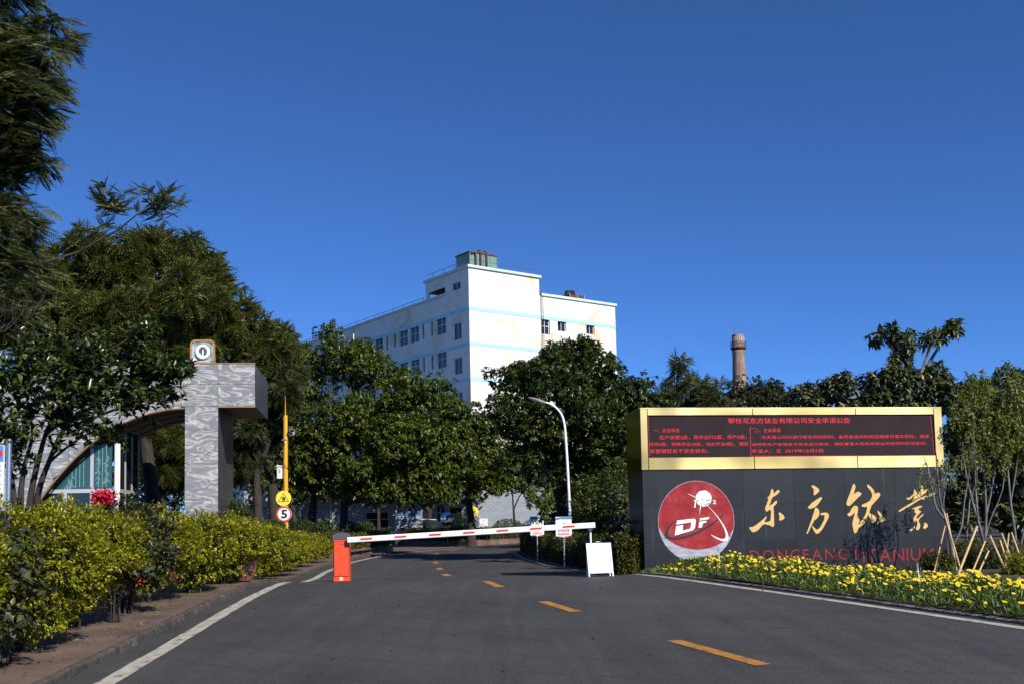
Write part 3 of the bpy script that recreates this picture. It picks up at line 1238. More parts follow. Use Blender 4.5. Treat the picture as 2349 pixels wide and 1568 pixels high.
def mbox(mb, mapf, u0, u1, w0, w1, d0, d1):
    V = [mapf(u, w, d) for d in (d0, d1) for (u, w) in ((u0, w0), (u1, w0), (u1, w1), (u0, w1))]
    mb.add(V, [(0, 1, 2, 3), (7, 6, 5, 4), (0, 4, 5, 1), (1, 5, 6, 2), (2, 6, 7, 3), (3, 7, 4, 0)])


def make_window(parent, mapf, h, depth, cols=2, transom=None, name='window', fw=.07, fm='window_frame_white', gm='window_glass', open_pane=False):
    """frame in an opening with one child pane per light"""
    a, b, c, d = h
    if cols == 1:
        fw = .035
    fr = MB()
    d0, d1 = depth * .55, depth * .55 + .06
    mbox(fr, mapf, a, b, c, c + fw, d0, d1)
    mbox(fr, mapf, a, b, d - fw, d, d0, d1)
    mbox(fr, mapf, a, a + fw, c + fw, d - fw, d0, d1)
    mbox(fr, mapf, b - fw, b, c + fw, d - fw, d0, d1)
    ce = [a + fw + (b - a - 2 * fw) * i / cols for i in range(cols + 1)]
    re = [c + fw, d - fw]
    if transom:
        re = [c + fw, c + (d - c) * transom, d - fw]
    for i in range(1, cols):
        mbox(fr, mapf, ce[i] - fw * .4, ce[i] + fw * .4, c + fw, d - fw, d0 + .003, d1 - .003)
    if transom:
        mbox(fr, mapf, a + fw, b - fw, re[1] - fw * .4, re[1] + fw * .4, d0 + .006, d1 - .006)
    w = fr.build(name, fm, parent)
    for i in range(cols):
        for j in range(len(re) - 1):
            if open_pane and i == 0 and j == 0:
                pm, dd = 'dark_interior', depth * .98
            else:
                pm, dd = gm, depth * .55 + .03
            p = MB()
            p.add([mapf(ce[i], re[j], dd), mapf(ce[i + 1], re[j], dd), mapf(ce[i + 1], re[j + 1], dd), mapf(ce[i], re[j + 1], dd)], [(0, 1, 2, 3)])
            p.build('pane', pm, w)
    return w


# ---------------- white dormitory block on the rise behind the trees
BY = 97.0
bc = at(1080, 900, BY)
BZ = G(0, BY)
BTH = R(36.5)
BM = Matrix.Translation((bc.x, bc.y, BZ)) @ Matrix.Rotation(BTH, 4, 'Z')
block = thing('dormitory_block', 'white rendered dormitory block with pale blue bands rising behind the trees', 'building', matrix=BM)


def z5(x, y):                      # pixel of one enlarged look at the block to overview pixel
    return (1200 + x / 1.678) / 1.7437, (950 + y / 1.678) / 1.7437


def bR(x, y):
    p = local_plane(BM, 1, 0.0, *z5(x, y))
    return p.x, p.z


def bL(x, y):
    p = local_plane(BM, 0, 0.0, *z5(x, y))
    return p.y, p.z


mapR = lambda u, w, d: (u, d, w)
mapL = lambda u, w, d: (d, u, w)
ztop = bR(1132, 200)[1]
zlow = bR(1610, 390)[1]
zlowL = bL(975, 378)[1]
zlow = (zlow + zlowL) / 2
xr_t = bR(1603, 270)[0]
xr_e = bR(2114, 465)[0]
yl_t = bL(842, 300)[0]
yl_e = yl_t + 62
zb1 = bR(1134, 474)[1]
zb2 = bR(1140, 708)[1]
FH = zb1 - zb2                      # storey height
wins4L = [((1028, 568), (1085, 690), 2, None), ((915, 532), (980, 655), 2, .55), ((875, 557), (892, 668), 1, None), ((818, 577), (834, 685), 1, None),
          ((738, 590), (800, 708), 2, .55), ((665, 615), (724, 730), 2, .55), ((627, 638), (643, 740), 1, None), ((575, 655), (590, 755), 1, None), ((500, 668), (557, 790), 2, .55)]
holesL, specL = [], []
pitchL = None
for (p, q, cols, tr) in wins4L:
    a = bL(p[0], p[1])
    b = bL(q[0], q[1])
    y0, y1 = sorted((a[0], b[0]))
    # the two corners lie on different verticals: use the mean sight height on each
    zt = bL((p[0] + q[0]) / 2, p[1] + (4 if q[0] - p[0] > 30 else 0))[1]
    zb = bL((p[0] + q[0]) / 2, q[1] - (4 if q[0] - p[0] > 30 else 0))[1]
    holesL.append((y0, y1, zb, zt))
    specL.append((cols, tr))
# continue the rhythm of the far end behind the trees
yl5 = holesL[5][0]
far = []
span = holesL[8][0] - holesL[5][0]
for k in (1, 2, 3):
    for i in (5, 6, 7):
        h = holesL[i]
        far.append(((h[0] + span * k + (0 if i < 8 else 0), h[1] + span * k, holesL[8][2], holesL[8][3]), specL[i]))
allL = []
zt4 = np.mean([holesL[i][3] for i in (1, 4, 5)])
zb4 = np.mean([holesL[i][2] for i in (1, 4, 5)])
for i, h in enumerate(holesL):
    if i == 0:
        hh = h
    else:
        dz_n = 0.12 if specL[i][0] == 1 else 0
        hh = (h[0], h[1], zb4 + dz_n, zt4 - .0)
    allL.append((hh, specL[i]))
for hh, s in far:
    allL.append(((hh[0], hh[1], zb4 + (.12 if s[0] == 1 else 0), zt4), s))
rowsL = []
for f in range(5):
    for hh, s in allL:
        q = (hh[0], hh[1], hh[2] - FH * f, hh[3] - FH * f)
        if q[2] > 1.0 and q[1] < yl_e - .5:
            rowsL.append((q, s))
pa, pb = bL(1020, 298), bL(1078, 395)
zt = bL(1049, 300)[1]
zb = bL(1049, 390)[1]
rowsL.append(((min(pa[0], pb[0]), max(pa[0], pb[0]), zb, zt), (2, None)))
la, lb = bL(862, 370)[0], bL(974, 370)[0]
loggia = (min(la, lb), max(la, lb), zlowL + .02, bL(918, 352)[1])
mb = MB()
hl = [h for h, s in rowsL]
holed(mb, mapL, 0, yl_t, 0, zlowL, [h for h in hl if h[1] <= yl_t and h[3] < zlowL], .18)
holed(mb, mapL, 0, yl_t, zlowL, ztop, [h for h in hl if h[1] <= yl_t and h[3] > zlowL] + [loggia], .18)
holed(mb, mapL, yl_t, yl_e, 0, zlowL, [h for h in hl if h[0] > yl_t], .18)
wall_l = mb.build('wall', 'white_stucco', block)
for h, (cols, tr) in rowsL:
    make_window(block, mapL, h, .18, cols, tr)
winsR = [((1618, 543), (1677, 652), 2, .55), ((1730, 557), (1787, 633), 2, None), ((1922, 582), (1976, 652), 2, None)]
rowsR = []
for (p, q, cols, tr) in winsR:
    a, b = bR(p[0], (p[1] + q[1]) / 2)[0], bR(q[0], (p[1] + q[1]) / 2)[0]
    zt = bR((p[0] + q[0]) / 2, p[1] + 4)[1]
    zb = bR((p[0] + q[0]) / 2, q[1] - 2)[1]
    for f in range(5):
        if zb - FH * f > 1:
            rowsR.append(((max(a, xr_t + .15), b, zb - FH * f, zt - FH * f), (cols, tr)))
mb = MB()
hr = [h for h, s in rowsR]
mb.add([mapR(0, 0, 0), mapR(xr_t, 0, 0), mapR(xr_t, ztop, 0), mapR(0, ztop, 0)][0:4], [(0, 1, 2, 3)])
holed(mb, mapR, xr_t, xr_e, 0, zlow, hr, .3)
# far sides, roofs, stair-tower side
mb.add([(xr_t, 0, zlow), (xr_t, 9, zlow), (xr_t, 9, ztop), (xr_t, 0, ztop)], [(0, 1, 2, 3)])
mb.add([(xr_e, 0, 0), (xr_e, 16, 0), (xr_e, 16, zlow), (xr_e, 0, zlow)], [(0, 1, 2, 3)])
mb.add([(0.33, 0.33, zlow - .5), (xr_e, 0.33, zlow - .5), (xr_e, yl_e, zlow - .5), (.33, yl_e, zlow - .5)], [(0, 1, 2, 3)])
mb.add([(0.0, 0.0, ztop), (xr_t, 0.0, ztop), (xr_t, yl_t, ztop), (0, yl_t, ztop)], [(0, 1, 2, 3)])
mb.add([(0, yl_e, 0), (16, yl_e, 0), (16, yl_e, zlowL), (0, yl_e, zlowL)], [(0, 1, 2, 3)])
wall_r = mb.build('wall', 'white_stucco', block)
for h, (cols, tr) in rowsR:
    make_window(block, mapR, h, .3, cols, tr, open_pane=True)
# blue bands, proud of the render
for k in range(4):
    z0 = zb1 - FH * k
    m2 = MB()
    m2.box(-.03, xr_e, -.03, -.002, z0 - .17, z0 + .17)
    m2.box(-.03, -.002, -.002, yl_e, z0 - .17, z0 + .17)
    m2.build('band', 'band_blue', block)
for nm, args in (('cornice', [(-.18, xr_t + .18, -.18, .12, ztop, ztop + .24), (-.18, .12, .12, yl_t + .18, ztop, ztop + .24), (xr_t - .1, xr_t + .18, .12, 9, ztop, ztop + .24)]),
                 ('cornice', [(xr_t + .19, xr_e + .15, -.15, .15, zlow, zlow + .24)]),
                 ('cornice', [(-.15, .15, loggia[0] - .1, yl_e, zlowL - .2, zlowL + .015)])):
    m2 = MB()
    for a in args:
        m2.box(*a)
    m2.build(nm, 'cornice_blue', block)
# loggia ceiling and drain pipe, roof wire
m2 = MB()
m2.box(.33, 4, loggia[0] - .2, yl_t, loggia[3], loggia[3] + .15)
m2.build('loggia_ceiling', 'dark_interior', block)
dp = bL(372, 690)
m2 = MB()
m2.tube([(-.2, dp[0], 1), (-.2, dp[0], dp[1] + .6), (.05, dp[0], dp[1] + .9)], .11, 6)
m2.build('drain_pipe', 'fascia_white', block)
for zz, xa, xb, ya, yb in ((ztop + .75, -.1, xr_t, -.1, yl_t), (zlowL + .35, 0, 0, yl_t + .4, yl_e)):
    m2 = MB()
    if xb > xa:
        m2.tube([(xb, 0, zz), (0, 0, zz), (0, yb, zz)], .025, 4)
    else:
        m2.tube([(0, ya, zz), (0, yb, zz)], .025, 4)
    for yy in np.arange(ya if ya > 0 else .3, yb, 2.0):
        m2.tube([(0, yy, zz - .4), (0, yy, zz)], .02, 4)
    m2.build('roof_wire', 'rust', block)
m2 = MB()
for q in (0, .12, .3):
    m2.tube([(xr_t + .08 + q, -.06, zlow + .3), (xr_t + .1 + q, -.12, zlow - 3), (xr_t + .06 + q * .8, -.1, zlow - 9)], .018, 4)
m2.build('hanging_cable', 'sign_black', block)

# green water tank on the tower roof
tb = bR(1132, 195)
tx1 = bR(1297, 205)[0]
tank = thing('water_tank', 'green steel water tank with rusty pipes on the tower roof', 'tank', matrix=BM @ Matrix.Translation((.5, .5, ztop + .01)))
ty = yl_t * .30
th = 1.6
tw = tx1 * 1.1
m2 = MB()
m2.box(0, tw, 0, ty, 0, th)
m2.build('shell', 'tank_green', tank)
m2 = MB()
m2.box(-.08, tw + .08, -.08, ty + .08, th, th + .12)
m2.build('lid', 'rust', tank)
for xx in (tw * .2, tw * .38, tw * .6):
    m2 = MB()
    m2.tube([(xx, -.12, 0), (xx, -.12, th - .3), (xx - .15, -.12, th + .05), (xx - .5, -.12, th - .1)] if xx < tw * .3 else [(xx, -.12, 0), (xx, -.12, th + .25), (xx - .2, .1, th + .35)], .1, 6)
    m2.build('pipe', 'rust', tank)
for xx in np.linspace(0, tw, 5):
    m2 = MB()
    m2.box(xx - .03, xx + .03, -.04, 0, .1, th)
    m2.build('seam', 'tank_green', tank)

# rusty tank on the lower roof
rx0 = bR(1860, 420)[0]
rt = thing('rusty_tank', 'rusty brown metal box with a dark vent on the lower roof edge', 'tank', matrix=BM @ Matrix.Translation((rx0, 1.2, zlow - .5)))
m2 = MB()
m2.box(0, 2.0, 0, 2, 0, 1.45)
m2.add([(-1.3, 0, 0), (0, 0, 0), (0, 0, 1.2), (-1.3, 2, 0), (0, 2, 0), (0, 2, 1.2)], [(0, 1, 2), (3, 5, 4), (0, 2, 5, 3)])
m2.build('shell', 'rust', rt)
m2 = MB()
m2.tube([(.4, .9, 1.4), (.45, .9, 1.75), (1.2, .9, 1.85), (1.3, .9, 1.4)], .30, 8)
m2.build('vent', 'sign_black', rt)
m2 = MB()
for xx in (.0, 1.0, 1.92):
    m2.box(xx, xx + .08, -.06, 0, 0, 1.5)
m2.build('frame', 'galvanised', rt)

# rooftop characters
rs = thing('rooftop_lettering', 'dark metal Chinese characters standing on the dormitory roof edge', 'sign', matrix=BM @ Matrix.Translation((.3, 0, zlowL)))
for ch, px in (('楼', 199), ('舍', 141), ('宿', 80)):
    pL = bL(px, 620)
    V, F = text_geo(ch, .01)
    hgt = 1.5
    mn, mx = V.min(0), V.max(0)
    s = hgt / (mx[1] - mn[1])
    W = np.zeros_like(V)
    W[:, 1] = pL[0] + .75 - (V[:, 0] - mn[0]) * s
    W[:, 2] = .35 + (V[:, 1] - mn[1]) * s
    m2 = MB()
    m2.add(W, F)
    n = len(W)
    W2 = W.copy()
    W2[:, 0] += .12
    m2.add(W2, [tuple(reversed(f)) for f in F])
    o = m2.build('character', 'rust', rs)
    m3 = MB()
    for q in (.3, 1.1):
        m3.box(.02, .1, pL[0] + .75 - q - .05, pL[0] + .75 - q + .05, -.4, .5)
    m3.build('bracket', 'rust', o)

# ---------------- low grey brick building behind the planting
LBY = 74.0
lb0 = at(560, 1200, LBY)
lbx1 = at(1330, 1200, LBY).x
lbm = Matrix.Translation((lb0.x, LBY, G(0, LBY)))
low = thing('brick_office', 'long low grey brick building with white upper wall in tree shade', 'building', matrix=lbm)
LW = lbx1 - lb0.x


def lbu(x):
    return at(x, 1200, LBY).x - lb0.x


mapF = lambda u, w, d: (u, d, w)
hh = []
for x0, x1, z0, z1 in ((676, 700, .8, 2.0), (770, 800, .8, 2.0), (838, 892, .9, 2.1), (1000, 1022, 1.2, 3.0), (1031, 1060, .1, 2.3)):
    hh.append((lbu(x0), lbu(x1), z0, z1))
mb = MB()
holed(mb, mapF, 0, LW, 0, 2.55, hh[:3] + [(hh[3][0], hh[3][1], hh[3][2], 2.5), hh[4]], .25)
mb.build('wall', 'grey_brick', low)
mb = MB()
xs = lbu(1040)
mb.box(-.0, xs, -.08, .3, 2.56, 4.6)
mb.build('upper_wall', 'shaded_render', low)
mb = MB()
mb.box(xs + .003, LW, -.003, .3, 2.552, 5.2)
mb.build('upper_brick', 'grey_brick', low)
mb = MB()
mb.box(-.2, LW + .2, -1.6, 9, 5.21, 5.5)  # deep eave added to keep the sun off the wall below
mb.build('roof', 'fascia_white', low)
for i, h in enumerate(hh):
    if i == 3:
        h = (h[0], h[1], h[2], 2.5)
    make_window(low, mapF, h, .25, 2 if i != 4 else 1, .55 if i in (2, 3) else None)
for u in (lbu(690), lbu(760), lbu(1262)):
    mb = MB()
    mb.tube([(u, -.14, 0), (u, -.14, 5.2)], .06, 6)
    mb.build('drain_pipe', 'fascia_white', low)

# ---------------- concrete chimney far behind
CHY = 185.0
cb = at(1702, 1000, CHY)
chz = G(0, CHY)
ch = thing('factory_chimney', 'weathered round concrete chimney with a railed platform beyond the trees', 'chimney', (cb.x, cb.y, chz))
zt_ = at(1697, 768, CHY).z - chz
s_ = CHY / FPX
leanx = at(1697, 768, CHY).x - cb.x
V_ = []
prof = [(2.1, 0), (1.55, zt_ * .45), (1.18, zt_ * .80), (1.10, zt_ * .86), (1.10, zt_ * .90), (1.16, zt_ * .905), (1.08, zt_ * .91), (1.06, zt_)]
mb = MB()
mb.lathe(prof, 28)
auto_smooth(mb.build('shaft', 'chimney_concrete', ch), 50)
mb = MB()
zp = at(1699, 797, CHY).z - chz
mb.lathe([(1.1, zp - .5), (1.42, zp - .12), (1.42, zp), (1.08, zp + .02)], 24)
mb.build('platform', 'rust', ch)
mb = MB()
for k in range(16):
    a = 2 * math.pi * k / 16
    mb.tube([(1.38 * math.cos(a), 1.38 * math.sin(a), zp), (1.38 * math.cos(a), 1.38 * math.sin(a), zp + 1.0)], .035, 4)
for q in (.5, 1.0):
    mb.tube([(1.38 * math.cos(a), 1.38 * math.sin(a), zp + q) for a in np.linspace(0, 2 * math.pi, 25)], .035, 4)
mb.build('railing', 'rust', ch)
for k in range(9):
    a = math.pi + math.pi * (k + .5) / 9
    mb = MB()
    mb.box(-.11, .11, -.06, .06, 0, .9)
    o = mb.build('vent_slot', 'pale_concrete', ch)
    o.location = (1.07 * math.cos(a), 1.07 * math.sin(a), zt_ - 1.4)
    o.rotation_euler = (0, 0, a + math.pi / 2)
mb = MB()
for a in (3.9, 5.2):
    mb.tube([(1.0 * math.cos(a), 1.0 * math.sin(a), zt_ - .2), (1.0 * math.cos(a), 1.0 * math.sin(a), zt_ + 1.5)], .03, 4)
mb.build('lightning_rod', 'rust', ch)

# ================================================================== GATE WITH VEINED GRANITE AND GUARD BOOTH
GY = 30.0
GYAW = R(7.5)
gp = at(500, 1185, GY)
gz = G(0, GY) + .10
GM = Matrix.Translation((gp.x, gp.y, gz)) @ Matrix.Rotation(GYAW, 4, 'Z')
gate = thing('entrance_gate', 'grey veined granite entrance arch with a square pillar and overhanging beam', 'gate', matrix=GM)


def gl(x, y, d=0.0):
    p = local_plane(GM, 1, d, x, y)
    return p.x, p.z


GD = 3.7
bt_z = gl(500, 834)[1]
bb_z = gl(500, 931)[1]
bx1 = gl(585, 880)[0]
px0, px1 = gl(424, 1050)[0], 0.0
arc_px = [(424, 934), (385, 937), (345, 945), (305, 958), (270, 974), (235, 996), (200, 1022), (172, 1048), (145, 1077), (115, 1112), (88, 1150), (60, 1190), (25, 1245)]
arc = [gl(*p) for p in arc_px]
arc_x = np.array([p[0] for p in arc][::-1])
arc_z = np.array([p[1] for p in arc][::-1])


def arcz(x):
    if x >= arc_x[-1]:
        return bb_z
    if x <= arc_x[0]:
        return 0.0
    return float(np.interp(x, arc_x, arc_z))


topleft = gl(-260, 850)[0]
# top edge sweeps down towards the left abutment
tcx = np.array([topleft, gl(-150, 900)[0], gl(0, 880)[0], gl(150, 850)[0], gl(330, 836)[0], bx1])


def topz(x):
    xa = gl(360, 834)[0]
    return bt_z if x > xa else bt_z - .030 * (xa - x) ** 2


core = [(bx1 - .04, bb_z + .04), (bx1 - .04, bt_z - .04)]
for x in np.linspace(bx1 - .3, topleft, 24):
    core.append((x, topz(x) - .04))
core.append((topleft, 0))
for x in np.linspace(topleft + .1, arc_x[-1], 40):
    core.append((x, max(0., arcz(x) + .035)))
core.append((0.05, bb_z + .035))
cl = []
for p in core:
    if not cl or (abs(p[0] - cl[-1][0]) + abs(p[1] - cl[-1][1])) > 1e-4:
        cl.append(p)
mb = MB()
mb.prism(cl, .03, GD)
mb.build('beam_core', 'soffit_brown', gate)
# granite slabs of the front, column by column
cols_x = [bx1, gl(500, 900)[0]]
while cols_x[-1] > topleft:
    cols_x.append(cols_x[-1] - 1.02)
mid = (bt_z + bb_z) / 2 + .02
rows = [bt_z, mid, bb_z, bb_z - 1.0, bb_z - 2.0, bb_z - 3.0, bb_z - 4.0, 0]
gp_ = .005
for i in range(len(cols_x) - 1):
    x1_, x0_ = cols_x[i] - gp_, cols_x[i + 1] + gp_
    for j in range(len(rows) - 1):
        zt_j, zb_j = rows[j] - gp_, rows[j + 1] + gp_
        xsamp = np.linspace(x0_, x1_, 6)
        lo = [(x, max(zb_j, arcz(x))) for x in xsamp]
        hi = [(x, min(zt_j, topz(x))) for x in xsamp]
        ok = [k for k in range(6) if hi[k][1] - lo[k][1] > .02]
        if len(ok) < 2 or (i == 0 and j > 1) or (i == 1 and j > 1) or (i == 0 and j > 1):
            continue
        poly = [lo[k] for k in ok] + [hi[k] for k in reversed(ok)]
        mb = MB()
        mb.prism(poly, 0, .028)
        mb.build('granite_slab', 'veined_granite', gate)
# pillar
PD = 3.3
zj = [0, .98, 1.95, 2.92, bb_z]
zj = [bb_z * k / 4.15 for k in range(5)][:4] + [bb_z * .80 if False else bb_z]
zj = [0, bb_z * .22, bb_z * .44, bb_z * .66, bb_z * .86, bb_z]
for k in range(len(zj) - 1):
    mb = MB()
    mb.box(px0 + .002, px1 - .002, 0, .03, zj[k] + .004, zj[k + 1] - .004)
    mb.build('granite_slab', 'veined_granite', gate)
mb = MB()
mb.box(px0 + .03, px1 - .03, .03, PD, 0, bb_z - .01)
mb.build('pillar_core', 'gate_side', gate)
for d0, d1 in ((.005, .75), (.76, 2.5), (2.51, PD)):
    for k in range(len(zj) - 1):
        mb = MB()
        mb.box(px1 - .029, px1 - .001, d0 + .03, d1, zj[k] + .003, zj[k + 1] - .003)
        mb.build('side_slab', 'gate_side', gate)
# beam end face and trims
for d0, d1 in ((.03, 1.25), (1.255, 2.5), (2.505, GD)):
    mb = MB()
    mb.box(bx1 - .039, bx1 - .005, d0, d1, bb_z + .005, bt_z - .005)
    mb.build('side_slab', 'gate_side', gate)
mb = MB()
mb.box(topleft * .2, bx1 + .01, -.012, .03, bt_z + .001, bt_z + .03)
mb.box(px1 + .005, bx1 + .01, -.012, .03, bb_z - .035, bb_z - .003)
mb.build('trim', 'copper_trim', gate)
mb = MB()
ap = [(x, arcz(x) - .02) for x in np.linspace(arc_x[0] + .5, px0 - .01, 40)]
mb.tube([(x, -.0, z) for x, z in ap], .025, 5)
mb.build('trim', 'copper_trim', gate)
# soffit ribs below the arch
for d in (1.0, 2.0, 3.0):
    mb = MB()
    mb.tube([(x, d, z + .015) for x, z in ap], .02, 4)
    mb.build('soffit_joint', 'sign_black', gate)
# pale roof band behind the beam top
mb = MB()
xa, xb = gl(60, 830)[0], gl(430, 830)[0]
mb.prism([(xa, topz(xa) - .3), (xb, bt_z + .03), (xb, bt_z + .22), (xb - .6, bt_z + .28), (xa, topz(xa) + .25)], .5, 3.0)
mb.build('roof_band', 'fascia_white', gate)

# floodlight on the beam
fp = GM @ Vector((gl(461, 833)[0], .25, bt_z + .035))
fl = thing('floodlight', 'large square floodlight with brown rim and silver reflector on the gate beam', 'light', fp, rotz=R(6))
FR = .35


def rsq(r, k=.42, n=6):
    out = []
    for cx, cy, a0 in ((1, 1, 0), (-1, 1, 90), (-1, -1, 180), (1, -1, 270)):
        for i in range(n + 1):
            a = R(a0 + 90 * i / n)
            out.append((cx * r * (1 - k) + r * k * math.cos(a), cy * r * (1 - k) + r * k * math.sin(a)))
    return out


def loft(mb, rings, cap=True):
    n = len(rings[0])
    V = [p for r in rings for p in r]
    F = []
    for i in range(len(rings) - 1):
        for k in range(n):
            j = (k + 1) % n
            F.append((i * n + k, i * n + j, i * n + n + j, i * n + n + k))
    if cap:
        F.append(tuple(range((len(rings) - 1) * n, len(rings) * n)))
    mb.add(V, F)


zc = .36


def rg(r, y, k=.42):
    return [(x, y, zc + z) for x, z in rsq(r, k)]


mb = MB()
loft(mb, [rg(.30, .0), rg(FR, 0), rg(FR, .1), rg(.24, .30), rg(.2, .42)])
auto_smooth(mb.build('housing', 'flood_frame', fl), 50)
mb = MB()
loft(mb, [rg(.299, .005), rg(.22, .08, .6), rg(.12, .16, .9), rg(.04, .19, 1.)])
auto_smooth(mb.build('reflector', 'flood_reflector', fl), 50)
mb = MB()
ringc = [(.165 * math.cos(a), .04, zc + .175 * math.sin(a)) for a in np.linspace(0, 2 * math.pi, 25)]
mb.tube(ringc, .050, 10, caps=False)
auto_smooth(mb.build('lamp_ring', 'flood_lamp', fl), 60)
mb = MB()
mb.tube([(0, .07, zc - .22), (0, .07, zc + .08)], .018, 6)
mb.build('lamp_stem', 'flood_lamp', fl)
for sx in (-1, 1):
    for sz in (-1, 1):
        mb = MB()
        mb.tube([(sx * .27, -.012, zc + sz * .27), (sx * .27, .01, zc + sz * .27)], .016, 8)
        mb.build('screw', 'sign_black', fl)
mb = MB()
mb.box(-.3, .3, .12, .2, 0, .03)
mb.box(.28, .34, .10, .22, 0, .3)
mb.box(-.34, -.28, .10, .22, 0, .3)
mb.build('bracket', 'galvanised', fl)

# guard booth under the arch
bd = .45                            # its front stands back from the arch face
booth = thing('guard_booth', 'glass guard booth with bamboo patterned panes under the granite arch', 'booth', matrix=GM @ Matrix.Translation((0, bd, 0)))


def bl(x, y):
    p = local_plane(GM, 1, bd, x, y)
    return p.x, p.z


cxb = bl(269, 1050)[0]
mb = MB()
zct = arcz(cxb) - .03
mb.tube([(cxb, .0, 0), (cxb, 0, zct)], .085, 14)
auto_smooth(mb.build('column', 'lamp_white', booth), 50)
tz = bl(240, 1124)[1]
left_x = bl(70, 1100)[0]
muls = [bl(211, 1100)[0], bl(150, 1150)[0]]


def pane_poly(x0, x1, z0, cap=.05):
    xs_ = np.linspace(x0, x1, 8)
    top = [(x, arcz(x) - cap) for x in xs_ if arcz(x) - cap > z0 + .02]
    if len(top) < 2:
        return None
    return [(top[0][0], z0), (top[-1][0], z0)] + top[::-1]


def bamboo(parent, x0, x1, z0, seed):
    rng = np.random.default_rng(seed)
    V, F = [], []

    def quad(a, b, w):
        a, b = np.array(a), np.array(b)
        d = (b - a) / max(1e-6, np.linalg.norm(b - a))
        s = np.array([-d[1], d[0]]) * w
        n = len(V)
        for q in (a - s, a + s, b + s * .2, b - s * .2):
            V.append((q[0], -.004, q[1]))
        F.append((n, n + 3, n + 2, n + 1))
    for x in np.arange(x0 + .08, x1 - .05, .105):
        zt__ = min(arcz(x - .02), arcz(x + .02)) - .12
        if zt__ < z0 + .3:
            continue
        z = z0 + .03
        while z < zt__ - .1:
            z2 = min(z + rng.uniform(.22, .34), zt__)
            V_n = len(V)
            for q in ((x - .009, z), (x + .009, z), (x + .008, z2 - .012), (x - .008, z2 - .012)):
                V.append((q[0], -.004, q[1]))
            F.append((V_n, V_n + 1, V_n + 2, V_n + 3))
            z = z2
        if rng.random() < .75:
            for _ in range(rng.integers(10, 24)):
                zz = z0 + rng.uniform(.15, .75) * (zt__ - z0)
                a = rng.uniform(-1.0, 1.0)
                quad((x, zz), (x + math.sin(a) * .15, zz - .02 - math.cos(a) * .10), .014)
    if F:
        mesh_obj('bamboo_print', V, F, 'booth_print', parent)


xe = [left_x, muls[1] - .9, muls[0] - .0, cxb - .09]
xe = [left_x, muls[0], cxb - .09]
for i in range(2):
    pp = pane_poly(xe[i] + (.05 if i else .02), xe[i + 1] - .05, tz + .06)
    if pp:
        mb = MB()
        mb.prism(pp, 0, .02)
        pn = mb.build('upper_pane', 'booth_glass', booth)
        bamboo(pn, xe[i] + .1, xe[i + 1] - .1, tz + .08, 20 + i)
    mb = MB()
    mb.box(xe[i] + .05, xe[i + 1] - .05, 0, .02, .45, tz - .06)
    mb.build('lower_pane', 'side_glass', booth)
for x in muls:
    ztm = (arcz(x) - .05) if x > muls[1] + .1 else tz
    mb = MB()
    mb.box(x - .045, x + .045, -.02, .05, 0, ztm)
    mb.build('mullion', 'booth_metal', booth)
mb = MB()
mb.box(left_x, cxb - .09, -.022, .048, tz - .055, tz + .055)
mb.build('transom', 'booth_metal', booth)
mb = MB()
mb.box(left_x, cxb - .09, -.01, .05, 0, .44)
mb.build('sill_wall', 'fascia_white', booth)
# right side of the booth running back
sd = [.1, .95, 1.8, 2.7]
for k in range(3):
    mb = MB()
    mb.box(cxb - .01, cxb + .01, sd[k] + .05, sd[k + 1] - .05, tz + .06, zct)
    mb.build('upper_pane', 'side_glass', booth)
    mb = MB()
    mb.box(cxb - .01, cxb + .01, sd[k] + .05, sd[k + 1] - .05, .45, tz - .06)
    mb.build('lower_pane', 'side_glass', booth)
    mb = MB()
    mb.box(cxb - .03, cxb + .03, sd[k + 1] - .045, sd[k + 1] + .045, 0, zct)
    mb.build('mullion', 'booth_metal', booth)
mb = MB()
mb.box(cxb - .028, cxb + .028, .09, 2.65, tz - .055, tz + .055)
mb.build('transom', 'booth_metal', booth)
mb = MB()
mb.box(cxb - .028, cxb + .028, .09, 2.65, 0, .44)
mb.build('sill_wall', 'booth_metal', booth)

# ================================================================== COMPANY SIGN WALL
SY = 23.6
s0 = at(1479, 1297, SY)
sx = Vector((math.cos(R(7)), math.sin(R(7)), -.006)).normalized()
sz = (Vector((0, 0, 1)) - sx * sx.z).normalized()
sy = sz.cross(sx)
SMr = Matrix((
    (sx.x, sy.x, sz.x, s0.x), (sx.y, sy.y, sz.y, s0.y), (sx.z, sy.z, sz.z, s0.z), (0, 0, 0, 1)))
sign = thing('company_sign_wall', 'black granite sign wall with brass framed LED board behind yellow daisies', 'sign', matrix=SMr)


def sl_(px, py):                   # photograph pixel to sign plane
    p = local_plane(SMr, 1, 0.0, *P2O(px, py))
    return p.x, p.z


SW = (sl_(3758, 1632)[0] + sl_(3775, 1871)[0]) / 2
zT = (sl_(2555, 1634)[1] + sl_(3758, 1632)[1]) / 2
zG = (sl_(2562, 1873)[1] + sl_(3775, 1871)[1]) / 2
SD = 1.35
# core
mb = MB()
mb.box(.03, SW - .03, .03, SD, -.5, zT - .01)
mb.build('core', 'side_granite', sign)
